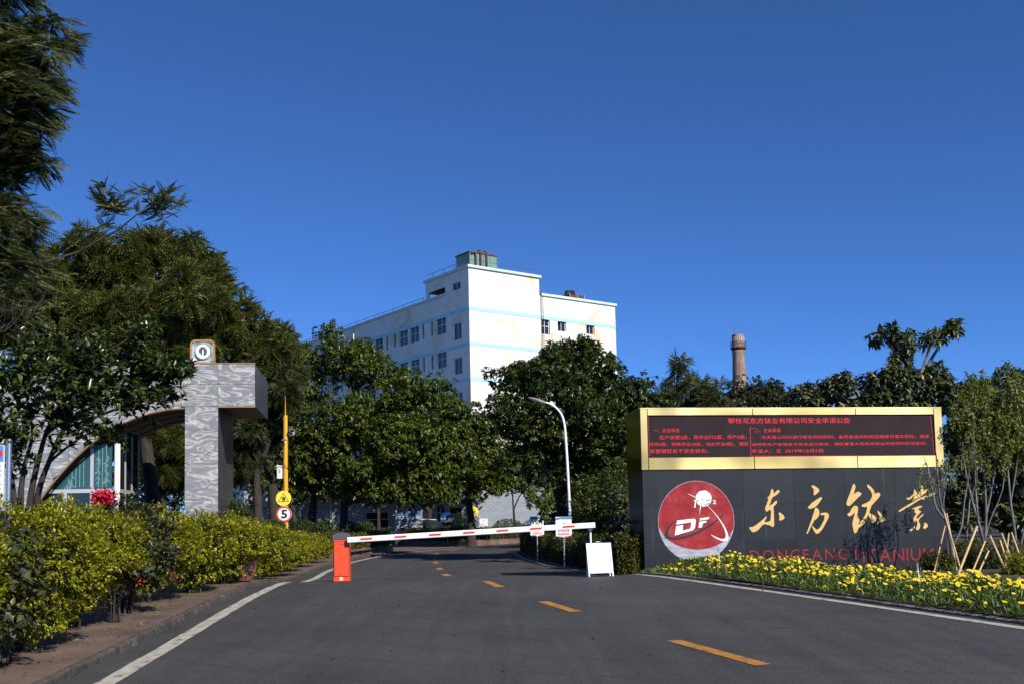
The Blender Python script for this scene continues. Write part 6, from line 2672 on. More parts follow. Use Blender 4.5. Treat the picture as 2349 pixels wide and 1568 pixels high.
broadleaf_tree('large_leaved_tree', 'large leaved tree with a tall tuft standing behind the sign wall', 'tree', (at(2075, 1200, Y).x, Y, G(0, Y)), tuple(at(2072, 945, Y)), .11,
               [lob(2030, 770, Y, 36, 30), lob(2080, 790, Y, 42, 28), lob(2140, 772, Y, 36, 22), lob(2180, 752, Y, 22, 18), lob(2060, 830, Y, 38, 25), lob(2040, 880, Y, 70, 34), lob(1960, 900, Y, 65, 34), lob(1890, 910, Y, 60, 26), lob(2110, 880, Y, 60, 40), lob(1845, 900, Y, 30, 20), lob(2010, 925, Y, 100, 30), lob(2150, 910, Y, 50, 40), lob(1930, 870, Y, 30, 18)],
               760, 8, .25, .095, 'broad_leaf', 91, droop=.6, inner=.25, tpl='leaf5', polar=(.5, 1.5), bark='pale_bark')
Y = 27.5
broadleaf_tree('large_leaved_tree', 'large leaved tree filling the right edge behind the saplings', 'tree', (at(2310, 1200, Y).x, Y, G(0, Y)), tuple(at(2300, 1080, Y)), .11,
               [lob(2290, 900, Y, 75, 48), lob(2210, 930, Y, 60, 50), lob(2360, 960, Y, 70, 90), lob(2230, 1020, Y, 60, 70), lob(2330, 1080, Y, 80, 80), lob(2220, 1130, Y, 55, 60), lob(2420, 1000, Y, 90, 140), lob(2300, 1170, Y, 80, 50), lob(2400, 1180, Y, 80, 60)],
               2600, 8, .22, .085, 'broad_leaf', 92, droop=.55, inner=.5, tpl='leaf5', polar=(.5, 1.5), bark='pale_bark')
broadleaf_tree('backdrop_tree', 'dim tree mass far behind the right edge', 'tree', gbase(2330, 60), tuple(at(2330, 1100, 60)), .2,
               [lob(2260, 1010, 60, 110, 60), lob(2380, 1000, 60, 100, 80), lob(2300, 1100, 60, 140, 60), lob(2180, 1080, 60, 90, 70)], 900, 8, .26, .12, 'far_leaf', 93, droop=.3, inner=.5)
# dim backdrop greenery that closes the view behind the gate and below the fig
broadleaf_tree('backdrop_tree', 'dark tree mass behind the guard booth', 'tree', gbase(250, 58), tuple(at(250, 1100, 58)), .3,
               [lob(120, 980, 58, 160, 110), lob(300, 1000, 58, 160, 120), lob(440, 1020, 58, 140, 110), lob(220, 1120, 58, 170, 70), lob(400, 1130, 58, 170, 60), lob(-20, 1050, 58, 150, 130)], 2100, 8, .3, .14, 'far_leaf', 94, droop=.35, inner=.4)
broadleaf_tree('backdrop_tree', 'dark tree mass behind the big fig and hedge', 'tree', gbase(1400, 52), tuple(at(1400, 1100, 52)), .25,
               [lob(1330, 1090, 52, 90, 80), lob(1430, 1070, 52, 90, 110), lob(1400, 1160, 52, 110, 60), lob(1320, 1160, 54, 60, 50)], 1300, 8, .26, .12, 'far_leaf', 95, droop=.35, inner=.4)


# ---------------- shrubs
def shrub(name, label, cat, base, lobes, n, L, W, mat, seed, group=None, stems=5, tpl='leaf4', inner=.35, mat2=None, flowers=0, hang=.1, polar=(.2, 1.5), k=5, stem_r=.018, stemmat='bark', lump=.10, red_px=None, keep=.8):
    rng = np.random.default_rng(seed)
    t = thing(name, label, cat, base, group=group)
    mb = MB()
    bs = Vector(base)
    for i in range(stems):
        lb = lobes[i % len(lobes)]
        u = Vector(rng.normal(size=3)).normalized()
        e = Vector(lb[:3]) + Vector((u.x * lb[3], u.y * lb[4], abs(u.z) * lb[5])) * .6
        s = bs + Vector((rng.uniform(-.10, .10), rng.uniform(-.10, .10), -.05))
        m = s + (e - s) * .5 + Vector((rng.uniform(-.08, .08), rng.uniform(-.08, .08), .05))
        mb.tube([tuple(s), tuple(m), tuple(e)], [stem_r, stem_r * .75, stem_r * .3], 5)
    mb.build('stem', stemmat, t, offset=base)
    P, O = lobe_points(lobes, n // k, rng, lo=.80, hi=1.05, keep=keep, lump=lump)
    B, D, N = rosettes(P, O, k, rng, up=.5, polar=polar, droop=hang)
    m_ = len(B)
    tag(scatter('foliage', tpl, B + rng.normal(size=B.shape) * L * .3, D, N, L * rng.uniform(.65, 1.25, m_), W * rng.uniform(.7, 1.25, m_), mat, t, base), kind='stuff')
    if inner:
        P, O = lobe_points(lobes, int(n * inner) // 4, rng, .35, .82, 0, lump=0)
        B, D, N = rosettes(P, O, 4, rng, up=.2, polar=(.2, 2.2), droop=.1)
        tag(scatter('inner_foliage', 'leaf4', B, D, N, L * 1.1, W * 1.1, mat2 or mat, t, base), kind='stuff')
    if flowers:
        P, O = lobe_points(lobes, flowers, rng, .95, 1.1, .9)
        B, D, N = rosettes(P, O, 14, rng, up=.5, polar=(.2, 1.6), droop=0)
        B = B + rng.normal(size=B.shape) * .035
        tag(scatter('flowers', 'leaf4', B, D, N, .04, .035, 'bougainvillea_red', t, base), kind='stuff')
    if red_px is not None:
        c, s3, nn = red_px
        B = np.array(c)[None, :] + rng.normal(size=(nn, 3)) * np.array(s3)
        tag(scatter('flowers', 'leaf4', B, unit(rng, nn), unit(rng, nn), .042, .038, 'bougainvillea_red', t, base), kind='stuff')
    return t


def pgz(y):
    return G(0, y) + .10


# yellow duranta shrubs along the left pavement
dur = [(-5.35, 9.3, 1.48, .85), (-5.25, 11.3, 1.50, .85), (-5.55, 13.4, 1.50, .85), (-5.95, 16.9, 1.40, .9), (-5.75, 18.8, 1.30, .85), (-5.75, 20.9, 1.26, .85), (-5.95, 23.2, 1.22, .85), (-6.15, 25.6, 1.16, .9), (-6.55, 28.4, 1.12, .95), (-6.95, 31.4, 1.10, 1.0), (-7.25, 34.6, 1.05, 1.0), (-7.45, 37.8, 1.0, 1.0)]
dlab = ['yellow green shrub nearest the camera at the lower left edge', 'second yellow green shrub from the lower left edge', 'tall yellow green shrub left of the bare bougainvillea stems', 'yellow green shrub right of the bare bougainvillea stems',
        'yellow green shrub below the granite pillar', 'yellow green shrub just left of the glazed pot', 'yellow green shrub right above the glazed pot', 'yellow green shrub left of the yellow pole foot', 'yellow green shrub right of the yellow pole foot',
        'small yellow green shrub next left of the barrier cabinet', 'small yellow green shrub touching the barrier cabinet', 'farthest yellow green shrub of the row behind the barrier cabinet']
for i, (x, y, h, r) in enumerate(dur):
    g = pgz(y)
    rr = random.Random(100 + i)
    r *= .92
    lobes = [(x, y, g + h * .67, r, r, h * .34)]
    for k in range(5):
        a = rr.uniform(0, 6.28)
        lobes.append((x + math.cos(a) * r * .55, y + math.sin(a) * r * .55, g + h * rr.uniform(.52, .76), r * .55, r * .55, h * rr.uniform(.20, .28)))
    lobes.append((x + rr.uniform(-.2, .2), y - .2, g + h * .27, r * .62, r * .62, h * .20))
    lobes.append((x + rr.uniform(-.25, .25), y + .15, g + h * .4, r * .75, r * .75, h * .22))
    near = y < 18
    shrub('duranta_shrub', dlab[i], 'shrub', (x, y, g), lobes, 17000 if near else 8500, .050 if near else .062, .023 if near else .031, 'duranta_leaf', 200 + i,
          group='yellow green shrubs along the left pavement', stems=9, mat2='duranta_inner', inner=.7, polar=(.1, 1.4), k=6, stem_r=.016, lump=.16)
# a second rank behind closes the gaps
for i, (x, y, h, r, lab) in enumerate(((-7.0, 12.4, 1.42, 1.0, 'yellow green shrub in the back rank below the notice case'), (-7.2, 15.6, 1.36, 1.1, 'yellow green shrub in the back rank below the booth column'), (-7.6, 19.4, 1.36, 1.1, 'yellow green shrub in the back rank left of the pillar foot'), (-7.6, 23.0, 1.3, 1.1, 'yellow green shrub in the back rank at the pillar foot'))):
    g = pgz(y)
    rr = random.Random(150 + i)
    lobes = [(x, y, g + h * .58, r, r, h * .42)] + [(x + rr.uniform(-.6, .6), y + rr.uniform(-.4, .4), g + h * rr.uniform(.6, .75), r * .6, r * .6, h * .28) for _ in range(4)]
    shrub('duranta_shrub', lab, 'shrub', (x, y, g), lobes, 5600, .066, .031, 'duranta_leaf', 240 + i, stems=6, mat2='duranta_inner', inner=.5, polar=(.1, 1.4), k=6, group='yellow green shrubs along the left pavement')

# bougainvilleas
g = pgz(10.3)
shrub('bougainvillea', 'dark leaved bougainvillea at the lower left edge before the yellow shrubs', 'shrub', (-4.95, 10.2, g), [(-4.92, 9.95, g + 1.02, .42, .35, .34), (-4.8, 9.85, g + .62, .40, .35, .36), (-5.1, 9.9, g + .8, .35, .35, .5)], 950, .095, .066, 'bougain_leaf', 301, stems=7, tpl='leaf5', inner=.1, hang=.5, k=3, stem_r=.012, flowers=1, lump=.2)
g = pgz(15.2)
shrub('bougainvillea', 'sparse bougainvillea with twisted bare stems and few red bracts in the shrub row', 'shrub', (-5.55, 15.1, g), [(-5.35, 15.0, g + 1.05, .50, .45, .42), (-5.2, 14.95, g + .72, .42, .4, .36), (-5.6, 15.1, g + 1.3, .40, .4, .28)], 1900, .080, .055, 'bougain_leaf', 302, stems=9, tpl='leaf5', inner=.25, hang=.4, k=3, stem_r=.022, flowers=3, lump=.2)
c = at(236, 1140, 13.7)
g = pgz(13.9)
shrub('bougainvillea', 'tall bougainvillea topped by a bright red flower cluster before the booth', 'shrub', (c.x + .1, 13.9, g), [(c.x + .1, 13.9, g + 1.1, .35, .35, .3)], 420, .075, .05, 'bougain_leaf', 303, stems=6, tpl='leaf5', inner=.2, hang=.4, k=3, red_px=(tuple(c), (.070, .05, .045), 420))
g = pgz(20.6)
c = at(340, 1190, 20.6)
shrub('bougainvillea', 'loose dark bougainvillea between booth column and pillar', 'shrub', (c.x, 20.6, g), [(c.x, 20.6, g + 1.15, .62, .5, .38), (c.x + .5, 20.5, g + .95, .45, .4, .35)], 1700, .085, .055, 'bougain_leaf', 304, stems=7, tpl='leaf5', inner=.3, hang=.4, k=3, flowers=3)

# conical evergreen and clipped balls beyond the shrubs
c = at(545, 1160, 32.)
g = pgz(32)
shrub('conical_shrub', 'dark conical evergreen shrub right of the granite pillar', 'shrub', (c.x, 32, g), [(c.x, 32, g + .9, .62, .6, .75), (c.x, 32, g + 1.5, .42, .4, .5), (c.x, 32, g + 1.9, .2, .2, .3)], 4200, .09, .04, 'ficus_leaf', 310, inner=.6, k=5)
for i, (px, py, Y, rx, rz, lab) in enumerate(((618, 1212, 36, 36, 20, 'low clipped green ball left of the yellow pole'), (690, 1212, 44, 32, 20, 'dark clipped ball below the left mango trunk'), (745, 1212, 46, 30, 18, 'dark clipped ball between the mango trunks'), (800, 1214, 50, 30, 18, 'dark clipped ball right above the barrier cabinet'), (835, 1212, 56, 24, 18, 'clipped dark ball behind the boom left of the parked car'),
                                                (1062, 1196, 62, 36, 20, 'round clipped yellow green ball left of the small yellow disc'), (1165, 1206, 64, 32, 16, 'dark clipped ball before the blue grey brick wall'), (1235, 1206, 64, 36, 18, 'dark clipped ball left of the notice boards'))):
    lb = lob(px, py, Y, rx, rz)
    g = pgz(Y)
    lb = (lb[0], lb[1], lb[2], lb[3], lb[3], lb[5])
    shrub('clipped_ball', lab, 'shrub', (lb[0], lb[1], g), [lb, (lb[0], lb[1], (lb[2] + g) / 2, lb[3] * .85, lb[3] * .85, max(.2, (lb[2] - g) / 2 + .1))], 4200, .075, .035, 'topiary_leaf' if i in (0, 5) else 'ficus_leaf', 320 + i, inner=.4, k=4, lump=.04, stems=3)

# extra bushes below the fig and beside the sign wall
for i, (px, py, Y, rx, rz, mat, lab) in enumerate(((1345, 1150, 36, 44, 50, 'topiary_leaf', 'bright lit loose bush right of the lamp post'), (1405, 1130, 33, 40, 62, 'ficus_leaf', 'dark bush tucked against the sign wall side'), (1375, 1195, 34, 55, 30, 'ficus_leaf', 'low dark bush behind the folding board'), (1300, 1195, 40, 50, 35, 'ficus_leaf', 'dim bush behind the notice boards'), (1425, 1170, 29, 24, 46, 'broad_leaf', 'pale leaved bush at the sign wall corner'))):
    lb = lob(px, py, Y, rx, rz)
    g = G(0, Y) + .1
    shrub('leafy_bush', lab, 'shrub', (lb[0], lb[1], g), [lb, (lb[0], lb[1], (lb[2] + g) / 2, lb[3] * .9, lb[4] * .9, max(.3, (lb[2] - g) / 2 + .1)), (lb[0] + lb[3] * .4, lb[1], lb[2] - lb[5] * .4, lb[3] * .6, lb[4] * .6, lb[5] * .6)], 3600, .105, .05, mat, 340 + i, inner=.5, k=5, lump=.2, stems=4)


# clipped hedges
def hedge(name, label, path, w, h, n, L, W, mat, seed, base_dz=.1, cap=.55):
    """leaves over the top and sides of a clipped hedge along a path, a twiggy core below"""
    rng = np.random.default_rng(seed)
    P_ = np.array(spline(path, 6, closed=False))
    seg = np.linalg.norm(np.diff(P_, axis=0), axis=1)
    cum = np.concatenate([[0], np.cumsum(seg)])
    b = (P_[0][0], P_[0][1], G(0, P_[0][1]) + base_dz)
    t = thing(name, label, 'hedge', b)
    s = rng.random(n) * cum[-1]
    x = np.interp(s, cum, P_[:, 0])
    y = np.interp(s, cum, P_[:, 1])
    tx = np.interp(s, (cum[1:] + cum[:-1]) / 2, np.diff(P_[:, 0]) / seg)
    ty = np.interp(s, (cum[1:] + cum[:-1]) / 2, np.diff(P_[:, 1]) / seg)
    nl = np.hypot(tx, ty)
    nx_, ny_ = -ty / nl, tx / nl
    a = rng.random(n)
    side = np.where(a < .40, -1, np.where(a < .75, 0, 1))
    lumpy = .06 * np.sin(s * 2.1) + .05 * np.sin(s * 4.7 + 1)
    u = np.where(side == 0, rng.uniform(-1, 1, n), side * (1 + lumpy))
    z = np.where(side == 0, 1.0 + lumpy * .9, rng.random(n) ** .8)
    depth = rng.random(n) ** 2 * .25
    u = u * (1 - depth * (side != 0) * .6)
    z = z * (1 - depth * (side == 0) * .5)
    gz_ = ZP(y) + base_dz
    P = np.stack([x + nx_ * u * w / 2, y + ny_ * u * w / 2, gz_ + z * h], 1) + rng.normal(size=(n, 3)) * .02
    O = np.stack([nx_ * u, ny_ * u, np.where(side == 0, 1., .25)], 1)
    O /= np.linalg.norm(O, axis=1, keepdims=True)
    ne = int(n * w / max(1., cum[-1]) * .5) + 250          # both cut ends
    for q_, sg in ((0, -1.), (len(P_) - 1, 1.)):
        j_ = min(q_, len(P_) - 2)
        d_ = np.diff(P_, axis=0)[j_] / seg[j_] * sg
        uu, vv = rng.uniform(-.5, .5, ne), rng.random(ne)
        bulge = .10 + .12 * np.cos(uu * 3) * rng.random(ne)
        Pe = np.stack([P_[q_][0] - d_[1] * uu * w + d_[0] * bulge, P_[q_][1] + d_[0] * uu * w + d_[1] * bulge, np.full(ne, float(ZP(P_[q_][1])) + base_dz) + vv * h], 1)
        Oe = np.tile(np.array([[d_[0], d_[1], .25]]), (ne, 1))
        P, O = np.vstack([P, Pe]), np.vstack([O, Oe])
    n = len(P)
    D = O + unit(rng, n) * .9
    tag(scatter('foliage', 'leaf4', P, D, unit(rng, n) * .6 + O, L * rng.uniform(.7, 1.3, n), W * rng.uniform(.7, 1.3, n), mat, t, b), kind='stuff')
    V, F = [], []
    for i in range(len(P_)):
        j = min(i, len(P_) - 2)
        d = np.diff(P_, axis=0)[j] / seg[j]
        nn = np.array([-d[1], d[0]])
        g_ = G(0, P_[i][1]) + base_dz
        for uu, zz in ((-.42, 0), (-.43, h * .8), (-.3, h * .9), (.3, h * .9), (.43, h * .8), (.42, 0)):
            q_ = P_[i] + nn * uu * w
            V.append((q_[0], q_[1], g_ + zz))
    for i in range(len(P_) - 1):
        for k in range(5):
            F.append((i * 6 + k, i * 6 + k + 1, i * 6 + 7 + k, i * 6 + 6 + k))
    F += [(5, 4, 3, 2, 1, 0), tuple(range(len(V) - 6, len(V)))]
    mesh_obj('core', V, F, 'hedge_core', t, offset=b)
    return t


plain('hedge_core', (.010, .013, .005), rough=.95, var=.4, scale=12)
hedge('clipped_hedge', 'clipped dark green hedge along the right bend behind the folding board', [(3.45, 26.3), (XR(28) + 1.2, 28), (XR(31) + 1.1, 31), (XR(35) + 1.1, 35), (XR(40) + 1.1, 40), (XR(45) + 1.1, 45), (XR(48) + 1.2, 48), (2.4, 50.2)], 1.5, .82, 26000, .085, .045, 'hedge_leaf', 401, base_dz=.05)
hedge('clipped_hedge', 'short dark hedge end between the folding board and the sign wall', [(2.62, 23.9), (2.60, 24.8), (2.72, 25.9), (3.1, 27.0)], .62, .84, 6000, .08, .042, 'hedge_leaf', 404, base_dz=.03)
hedge('clipped_hedge', 'clipped hedge on the left stone planter behind the barrier cabinet', [(-7.7, 43), (-7.45, 45), (-7.0, 48.5), (-6.6, 50.8)], 1.3, .72, 7000, .085, .045, 'hedge_leaf', 402, base_dz=.26)
hp = [(x + (.0), y + 1.1) for x, y in far_pts]
hedge('clipped_hedge', 'long clipped hedge on the far curved planter wall', hp[::3] + [hp[-1]], 1.4, .72, 22000, .10, .055, 'hedge_leaf', 403, base_dz=.24)


# sago palms
def cycad(label, px, py, Y, L, nf, seed):
    c = at(px, py, Y)
    g = G(0, Y) + .15
    rng = np.random.default_rng(seed)
    t = thing('sago_palm', label, 'palm', (c.x, Y, g))
    mb = MB()
    mb.lathe([(.16, 0), (.2, .15), (.16, max(.3, c.z - g - .1)), (.08, max(.35, c.z - g))], 10)
    mb.build('trunk', 'bark', t)
    for i in range(nf):
        a = 2 * math.pi * i / nf + rng.uniform(-.15, .15)
        el = rng.uniform(.35, 1.1)
        V, F = [], []
        n = 14
        for k in range(n + 1):
            u = k / n
            r_ = L * u * math.cos(el) + .02
            z_ = max(.3, c.z - g) + L * (u * math.sin(el) - .55 * u * u)
            ctr = np.array([r_ * math.cos(a), r_ * math.sin(a), z_])
            sd_ = np.array([-math.sin(a), math.cos(a), .25])
            fwd = np.array([math.cos(a), math.sin(a), .3 - u])
            wl = .22 * L * math.sin(math.pi * min(1, .1 + .9 * u)) + .01
            for s in (-1, 1):
                m = len(V)
                tip = ctr + sd_ * s * wl + fwd * wl * .5
                V += [tuple(ctr - fwd * .012), tuple(ctr + fwd * .028), tuple(tip)]
                F.append((m, m + 1, m + 2))
        mesh_obj('frond', V, F, 'cycad_leaf', t)
    return t


cycad('grey green sago palm behind the folding board', 1418, 1205, 25.6, .75, 16, 501)
cycad('dim sago palm by the far information board', 975, 1205, 64.5, 1.3, 18, 502)

# ---------------- saplings with bamboo stakes at the right
def sapling(label, base_px, Y, stems, clusters, nleaf, seed, L=.075, r0=.045):
    rng = np.random.default_rng(seed)
    c = at(base_px[0], base_px[1], Y)
    g = bedz(c.x, Y)
    b = (c.x, Y, g)
    t = thing('staked_sapling', label, 'tree', b, group='staked saplings right of the sign wall')
    mb = MB()
    for s_, ra, rb in stems:
        pts_ = [tuple(at(x, y, Y + rng.uniform(-.12, .12))) for x, y in s_]
        if s_[0] == base_px:
            pts_[0] = b
        sp_ = spline(pts_, 3, closed=False)
        mb.tube(sp_, list(np.linspace(ra, rb, len(sp_))), 7)
    # fine twigs
    tips = []
    for (x, y, sx3, sy3, n_) in clusters:
        for _ in range(n_):
            p = at(x + rng.normal() * sx3, y + rng.normal() * sy3, Y + rng.normal() * .22)
            q_ = p + Vector((rng.normal() * .05, rng.normal() * .05, -rng.uniform(.25, .5)))
            mb.tube([tuple(q_), tuple((p + q_) / 2 + Vector((rng.normal() * .015, 0, 0))), tuple(p)], [.007, .005, .002], 4)
            for f in np.linspace(.2, 1, 6):
                tips.append(np.array(q_ + (p - q_) * f))
    auto_smooth(mb.build('trunk', 'pale_bark', t, offset=b), 60)
    T = np.array(tips)
    P = T[rng.integers(0, len(T), nleaf)] + rng.normal(size=(nleaf, 3)) * .03
    D = unit(rng, nleaf)
    D[:, 2] -= .35
    tag(scatter('crown', 'leaf5', P, D, unit(rng, nleaf) * .5 + np.array([0, -.3, .6]), L * rng.uniform(.6, 1.25, nleaf), L * .5, 'sapling_leaf', t, b), kind='stuff')
    return t


sapling('young staked tree with whitewashed foot before the right end of the sign wall', (2192, 1318), 22.9,
        [([(2192, 1318), (2182, 1250), (2172, 1195), (2160, 1165)], .05, .032), ([(2172, 1195), (2148, 1165), (2138, 1120), (2128, 1070), (2118, 1045)], .03, .006), ([(2160, 1165), (2168, 1120), (2172, 1070), (2178, 1030)], .026, .005), ([(2160, 1165), (2152, 1110), (2150, 1060), (2146, 1030)], .02, .005), ([(2182, 1255), (2205, 1210), (2212, 1150), (2222, 1090), (2226, 1030)], .028, .006)],
        [(2125, 1085, 14, 18, 12), (2155, 1075, 14, 16, 10), (2180, 1060, 12, 18, 8), (2225, 1030, 14, 30, 10)], 520, 601)
sapling('thick leaning staked sapling in the middle of the group', (2262, 1318), 24.7,
        [([(2262, 1318), (2258, 1250), (2245, 1200), (2225, 1130), (2212, 1060), (2205, 980)], .055, .008), ([(2258, 1250), (2262, 1180), (2258, 1100), (2250, 1020), (2245, 930)], .04, .006), ([(2262, 1180), (2275, 1120), (2285, 1040), (2290, 950)], .028, .005), ([(2245, 1200), (2238, 1120), (2236, 1040), (2232, 950)], .028, .005), ([(2258, 1240), (2272, 1190), (2300, 1120), (2305, 1040)], .026, .005)],
        [(2205, 960, 16, 40, 22), (2245, 920, 20, 36, 26), (2290, 940, 20, 40, 24), (2230, 1010, 26, 36, 24), (2300, 1030, 18, 30, 14), (2270, 1000, 26, 36, 20)], 8800, 602)
sapling('slender staked sapling at the right edge', (2335, 1295), 24.9,
        [([(2335, 1295), (2328, 1220), (2318, 1150), (2312, 1080), (2302, 1010), (2296, 930)], .042, .006), ([(2318, 1150), (2330, 1080), (2338, 1000), (2342, 900)], .026, .005), ([(2312, 1080), (2322, 1010), (2330, 930)], .02, .005), ([(2335, 1280), (2355, 1180), (2366, 1060), (2372, 920)], .032, .006)],
        [(2300, 930, 16, 36, 18), (2338, 900, 14, 36, 22), (2325, 980, 20, 36, 20), (2372, 940, 20, 50, 24), (2350, 1020, 18, 30, 12)], 7600, 603)
sapling('thin back row sapling between sign wall and staked group', (2215, 1300), 25.4,
        [([(2215, 1300), (2218, 1220), (2224, 1150), (2226, 1070), (2232, 990), (2228, 900)], .03, .005), ([(2224, 1150), (2240, 1080), (2248, 1000), (2252, 910)], .02, .004), ([(2226, 1070), (2214, 1010), (2206, 930)], .016, .004)],
        [(2230, 900, 18, 30, 18), (2205, 930, 14, 26, 12), (2255, 905, 16, 30, 16)], 4600, 604)

stakes = [((2133, 1314), (2168, 1205), 21.2, .017, 'thin bamboo stake leaning against the sign wall sapling'), ((2212, 1290), (2166, 1176), 21.0, .022, 'bamboo stake right behind the whitewashed trunk'), ((2198, 1285), (2172, 1176), 21.5, .018, 'second thin bamboo stake at the whitewashed trunk'),
          ((2184, 1345), (2241, 1206), 19.3, .030, 'thickest bamboo stake in front of the group'), ((2214, 1340), (2260, 1240), 19.9, .022, 'bamboo stake next right of the thickest one'), ((2228, 1340), (2268, 1262), 20.2, .022, 'bamboo stake low behind the thickest one'),
          ((2322, 1298), (2271, 1228), 20.0, .028, 'thick bamboo stake sloping down to the right'), ((2326, 1295), (2294, 1238), 20.5, .024, 'bamboo stake parallel to the thick right sloping one'), ((2340, 1290), (2298, 1222), 20.9, .022, 'upper bamboo stake sloping to the right edge'), ((2298, 1285), (2314, 1222), 21.2, .020, 'short bamboo stake crossing the right sloping ones'), ((2362, 1290), (2320, 1220), 20.8, .022, 'last bamboo stake at the right edge')]
for p_, q_, Y, r_, lab in stakes:
    Y += .7
    a = at(p_[0], p_[1], Y)
    g = bedz(a.x, Y)
    b_ = at(q_[0], q_[1], Y + .45)
    base = Vector((a.x, Y, min(a.z, g + .05) - .05))
    t = MB()
    pts_, rad_ = [], []
    n = 9
    for k in range(n):
        u0, u1 = k / n, (k + 1) / n
        for u, rr_ in ((u0, 1.10), (u0 + .02, 1.0), (u1 - .02, 1.0)):
            pts_.append(tuple((b_ - base) * u))
            rad_.append(.85 * r_ * rr_ * (1 - .15 * u))
    pts_.append(tuple(b_ - base))
    rad_.append(r_ * .85)
    t.tube(pts_, rad_, 9)
    o = t.build('bamboo_stake', 'bamboo', None)
    o.location = base
    tag(o, lab, 'stake', 'bamboo stakes propping the saplings')

# low shrubs among the stakes
for i, (px, py, Y, rx, rz, mat, lab) in enumerate(((2290, 1275, 23.6, 55, 36, 'topiary_leaf', 'olive low bush below the bamboo stakes'), (2345, 1300, 20.3, 40, 34, 'duranta_leaf', 'yellowish low bush at the right edge above the daisies'), (2225, 1270, 24.2, 40, 34, 'topiary_leaf', 'dark low bush behind the whitewashed trunk'), (2150, 1290, 22.3, 32, 24, 'hedge_leaf', 'small dark bush at the sign wall right foot'))):
    lb = lob(px, py, Y, rx, rz)
    g = bedz(lb[0], Y)
    shrub('low_bush', lab, 'shrub', (lb[0], lb[1], g), [lb, (lb[0] + lb[3] * .5, lb[1], lb[2] - .05, lb[3] * .7, lb[4] * .7, lb[5] * .8), (lb[0], lb[1], (lb[2] + g) / 2, lb[3] * .8, lb[4] * .8, max(.12, lb[2] - g) * .7)], 3800, .055, .026, mat, 360 + i, inner=.4, k=5, lump=.15, stems=5)

# ---------------- daisy bed
rng = np.random.default_rng(700)
NB = 62000
y = 6 + (23.3 - 6) * rng.random(NB) ** .9
k = rng.random(NB)
xl_ = np.array([XR(v) for v in y]) + .33
depth = np.where(y < 21.5, 4.6, 3.2)
xmax = np.minimum(xl_ + depth, 9.6)
x = xl_ + (xmax - xl_) * k
keep = (y < s0.y - .1 + (x - s0.x) * math.tan(R(7)))
x, y = x[keep], y[keep]
n = len(x)
gz_ = np.array([bedz(a_, b_) for a_, b_ in zip(x, y)])
edge = np.clip((x - np.interp(y, _ry, _rx) - .33) / .9, 0, 1)
hh_ = (.055 + .185 * edge) * (1 + .35 * np.sin(x * 3.1 + y * 1.3) * np.sin(y * 2.7 - x)) * np.where(x < 3.6, .65, 1.)
zz = gz_ + hh_ * rng.random(n) ** .6
P = np.stack([x, y, zz], 1)
D = unit(rng, n) * .8 + np.array([0, 0, .75])
bedo = scatter('daisy_foliage', 'blade', P, D, unit(rng, n), .085 * rng.uniform(.6, 1.4, n), .020 * rng.uniform(.7, 1.3, n), 'daisy_leaf', None, None)
tag(bedo, 'green leafy daisy plants carpeting the bed below the sign wall', 'flower bed', kind='stuff')
# dark purple leaved ground cover along the wall foot
m = 5200
x = rng.uniform(5.0, 9.4, m)
y = s0.y - .25 + (x - s0.x) * .122 - rng.random(m) * 1.5
P = np.stack([x, y, np.array([bedz(a_, b_) for a_, b_ in zip(x, y)]) + rng.random(m) * .24], 1)
tag(tag(scatter('purple_ground_cover', 'blade', P, unit(rng, m) * .7 + np.array([0, 0, .6]), unit(rng, m), .13, .018, 'purple_leaf', None, None), kind='stuff'), 'dark purple strap leaved ground cover at the foot of the sign wall', 'ground cover')
m = 5200
x = 4.9 + rng.normal(size=m) * .45
y = 22.9 - np.abs(rng.normal(size=m)) * .35
P = np.stack([x, y, np.array([bedz(a_, b_) for a_, b_ in zip(x, y)]) + rng.random(m) ** .7 * .20], 1)
tag(tag(scatter('grass_tuft', 'blade', P, unit(rng, m) * .6 + np.array([0, 0, .8]), unit(rng, m), .11, .012, 'grass_leaf', None, None), kind='stuff'), 'bright green grass mound under the red letters', 'grass')

# flower heads
NF = 2000
y = 8.5 + (22.9 - 8.5) * rng.random(NF) ** .62
y[:500] = rng.uniform(9.5, 18, 500)
xl_ = np.interp(y, _ry, _rx) + .42
xx = xl_ + np.abs(rng.beta(1.2, 1.3, NF)) * np.where(y < 20, 3.6, 2.9)
cl = np.sin(xx * 2.3 + y * .9) + np.sin(y * 2.1 - xx * 1.2) + rng.normal(size=NF) * .8
keep = (cl > -.55) & (y < s0.y - .35 + (xx - s0.x) * .122) & (xx < 9.6)
x, y = xx[keep], y[keep]
n = len(x)
edge = np.clip((x - np.interp(y, _ry, _rx) - .33) / .9, 0, 1)
hh_ = (.06 + .195 * edge) * (1 + .35 * np.sin(x * 3.1 + y * 1.3) * np.sin(y * 2.7 - x)) * np.where(x < 3.6, .65, 1.) + rng.random(n) * .09
z = np.array([bedz(a_, b_) for a_, b_ in zip(x, y)]) + hh_
PV, PF, CV, CF = [], [], [], []
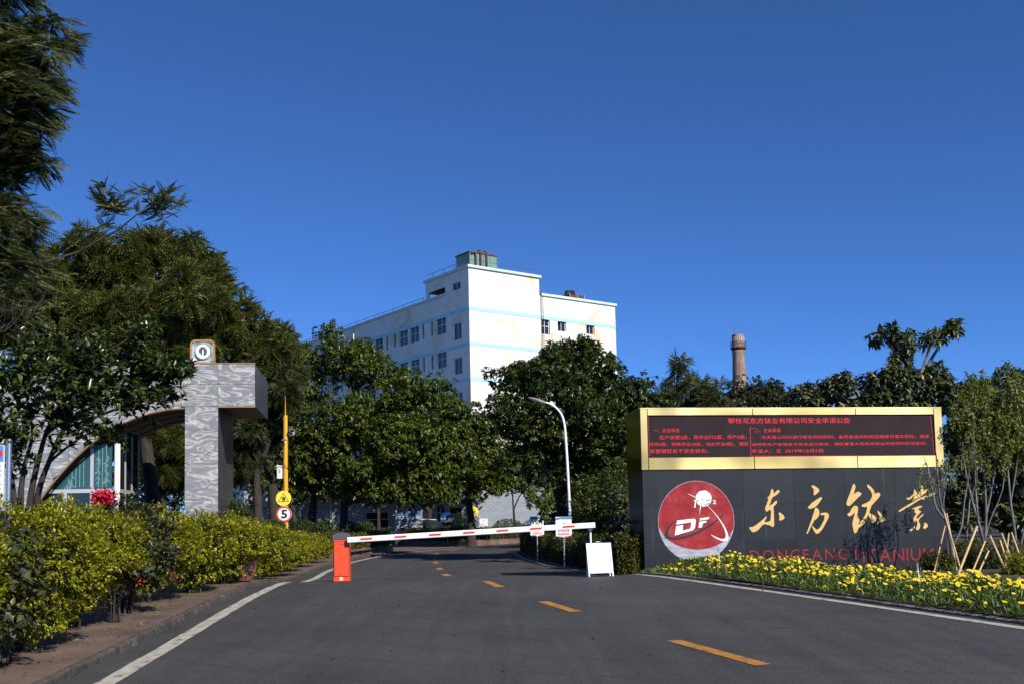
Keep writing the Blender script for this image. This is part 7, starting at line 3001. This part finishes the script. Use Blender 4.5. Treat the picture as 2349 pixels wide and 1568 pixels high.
for i in range(n):
    ax = Vector((SUND.x * .5, SUND.y * .5, 1.0)) + Vector(rng.normal(size=3)) * .35
    ax.normalize()
    u = ax.orthogonal().normalized()
    w = ax.cross(u)
    c = Vector((x[i], y[i], z[i]))
    r_ = .031 * rng.uniform(.75, 1.25)
    for k in range(10):
        a = 2 * math.pi * (k + rng.uniform(-.15, .15)) / 10
        d = u * math.cos(a) + w * math.sin(a)
        s = ax.cross(d)
        m_ = len(PV)
        PV += [tuple(c + d * r_ * .22), tuple(c + d * r_ * .7 + s * r_ * .24 + ax * .003), tuple(c + d * r_ * rng.uniform(.95, 1.2) - ax * .003), tuple(c + d * r_ * .7 - s * r_ * .24 + ax * .003)]
        PF.append((m_, m_ + 3, m_ + 2, m_ + 1))
    m_ = len(CV)
    CV += [tuple(c + ax * .006)] + [tuple(c + (u * math.cos(q * 1.047) + w * math.sin(q * 1.047)) * r_ * .28 + ax * .002) for q in range(6)]
    CF += [(m_, m_ + 1 + q, m_ + 1 + (q + 1) % 6) for q in range(6)]
fo = mesh_obj('daisy_flowers', PV, PF, 'petal_yellow')
tag(fo, 'yellow daisy flower heads scattered over the bed below the sign wall', 'flowers', kind='stuff')
mesh_obj('flower_centres', CV, CF, 'flower_centre', fo)['kind'] = 'stuff'

# little weeds along the left kerb
m = 260
y = rng.uniform(9, 24, m)
x = np.interp(y, _ly, _lx) - .62 - np.abs(rng.normal(size=m)) * .5
P = np.stack([x, y, ZP(y) + .10], 1)
tag(tag(scatter('kerb_weeds', 'blade', P, unit(rng, m) * .8 + np.array([0, 0, .4]), unit(rng, m), .07, .010, 'grass_leaf', None, None), kind='stuff'), 'sparse grass weeds along the left pavement edge', 'weeds')
# dry leaves on road and pavement
m = 160
y = rng.uniform(9, 40, m)
x = np.where(rng.random(m) < .65, np.interp(y, _ly, _lx) - .3 - rng.random(m) * 1.4, rng.uniform(-4, 2.5, m))
off = np.where(x < np.interp(y, _ly, _lx) - .55, .106, .012)
P = np.stack([x, y, ZP(y) + off], 1)
D = unit(rng, m)
D[:, 2] = .02
tag(tag(scatter('fallen_leaves', 'leaf4', P, D, np.tile(np.array([[0, 0, 1.]]), (m, 1)) + unit(rng, m) * .2, .06, .03, 'purple_leaf', None, None), kind='stuff'), 'dry fallen leaves on the pavement and road', 'leaves')
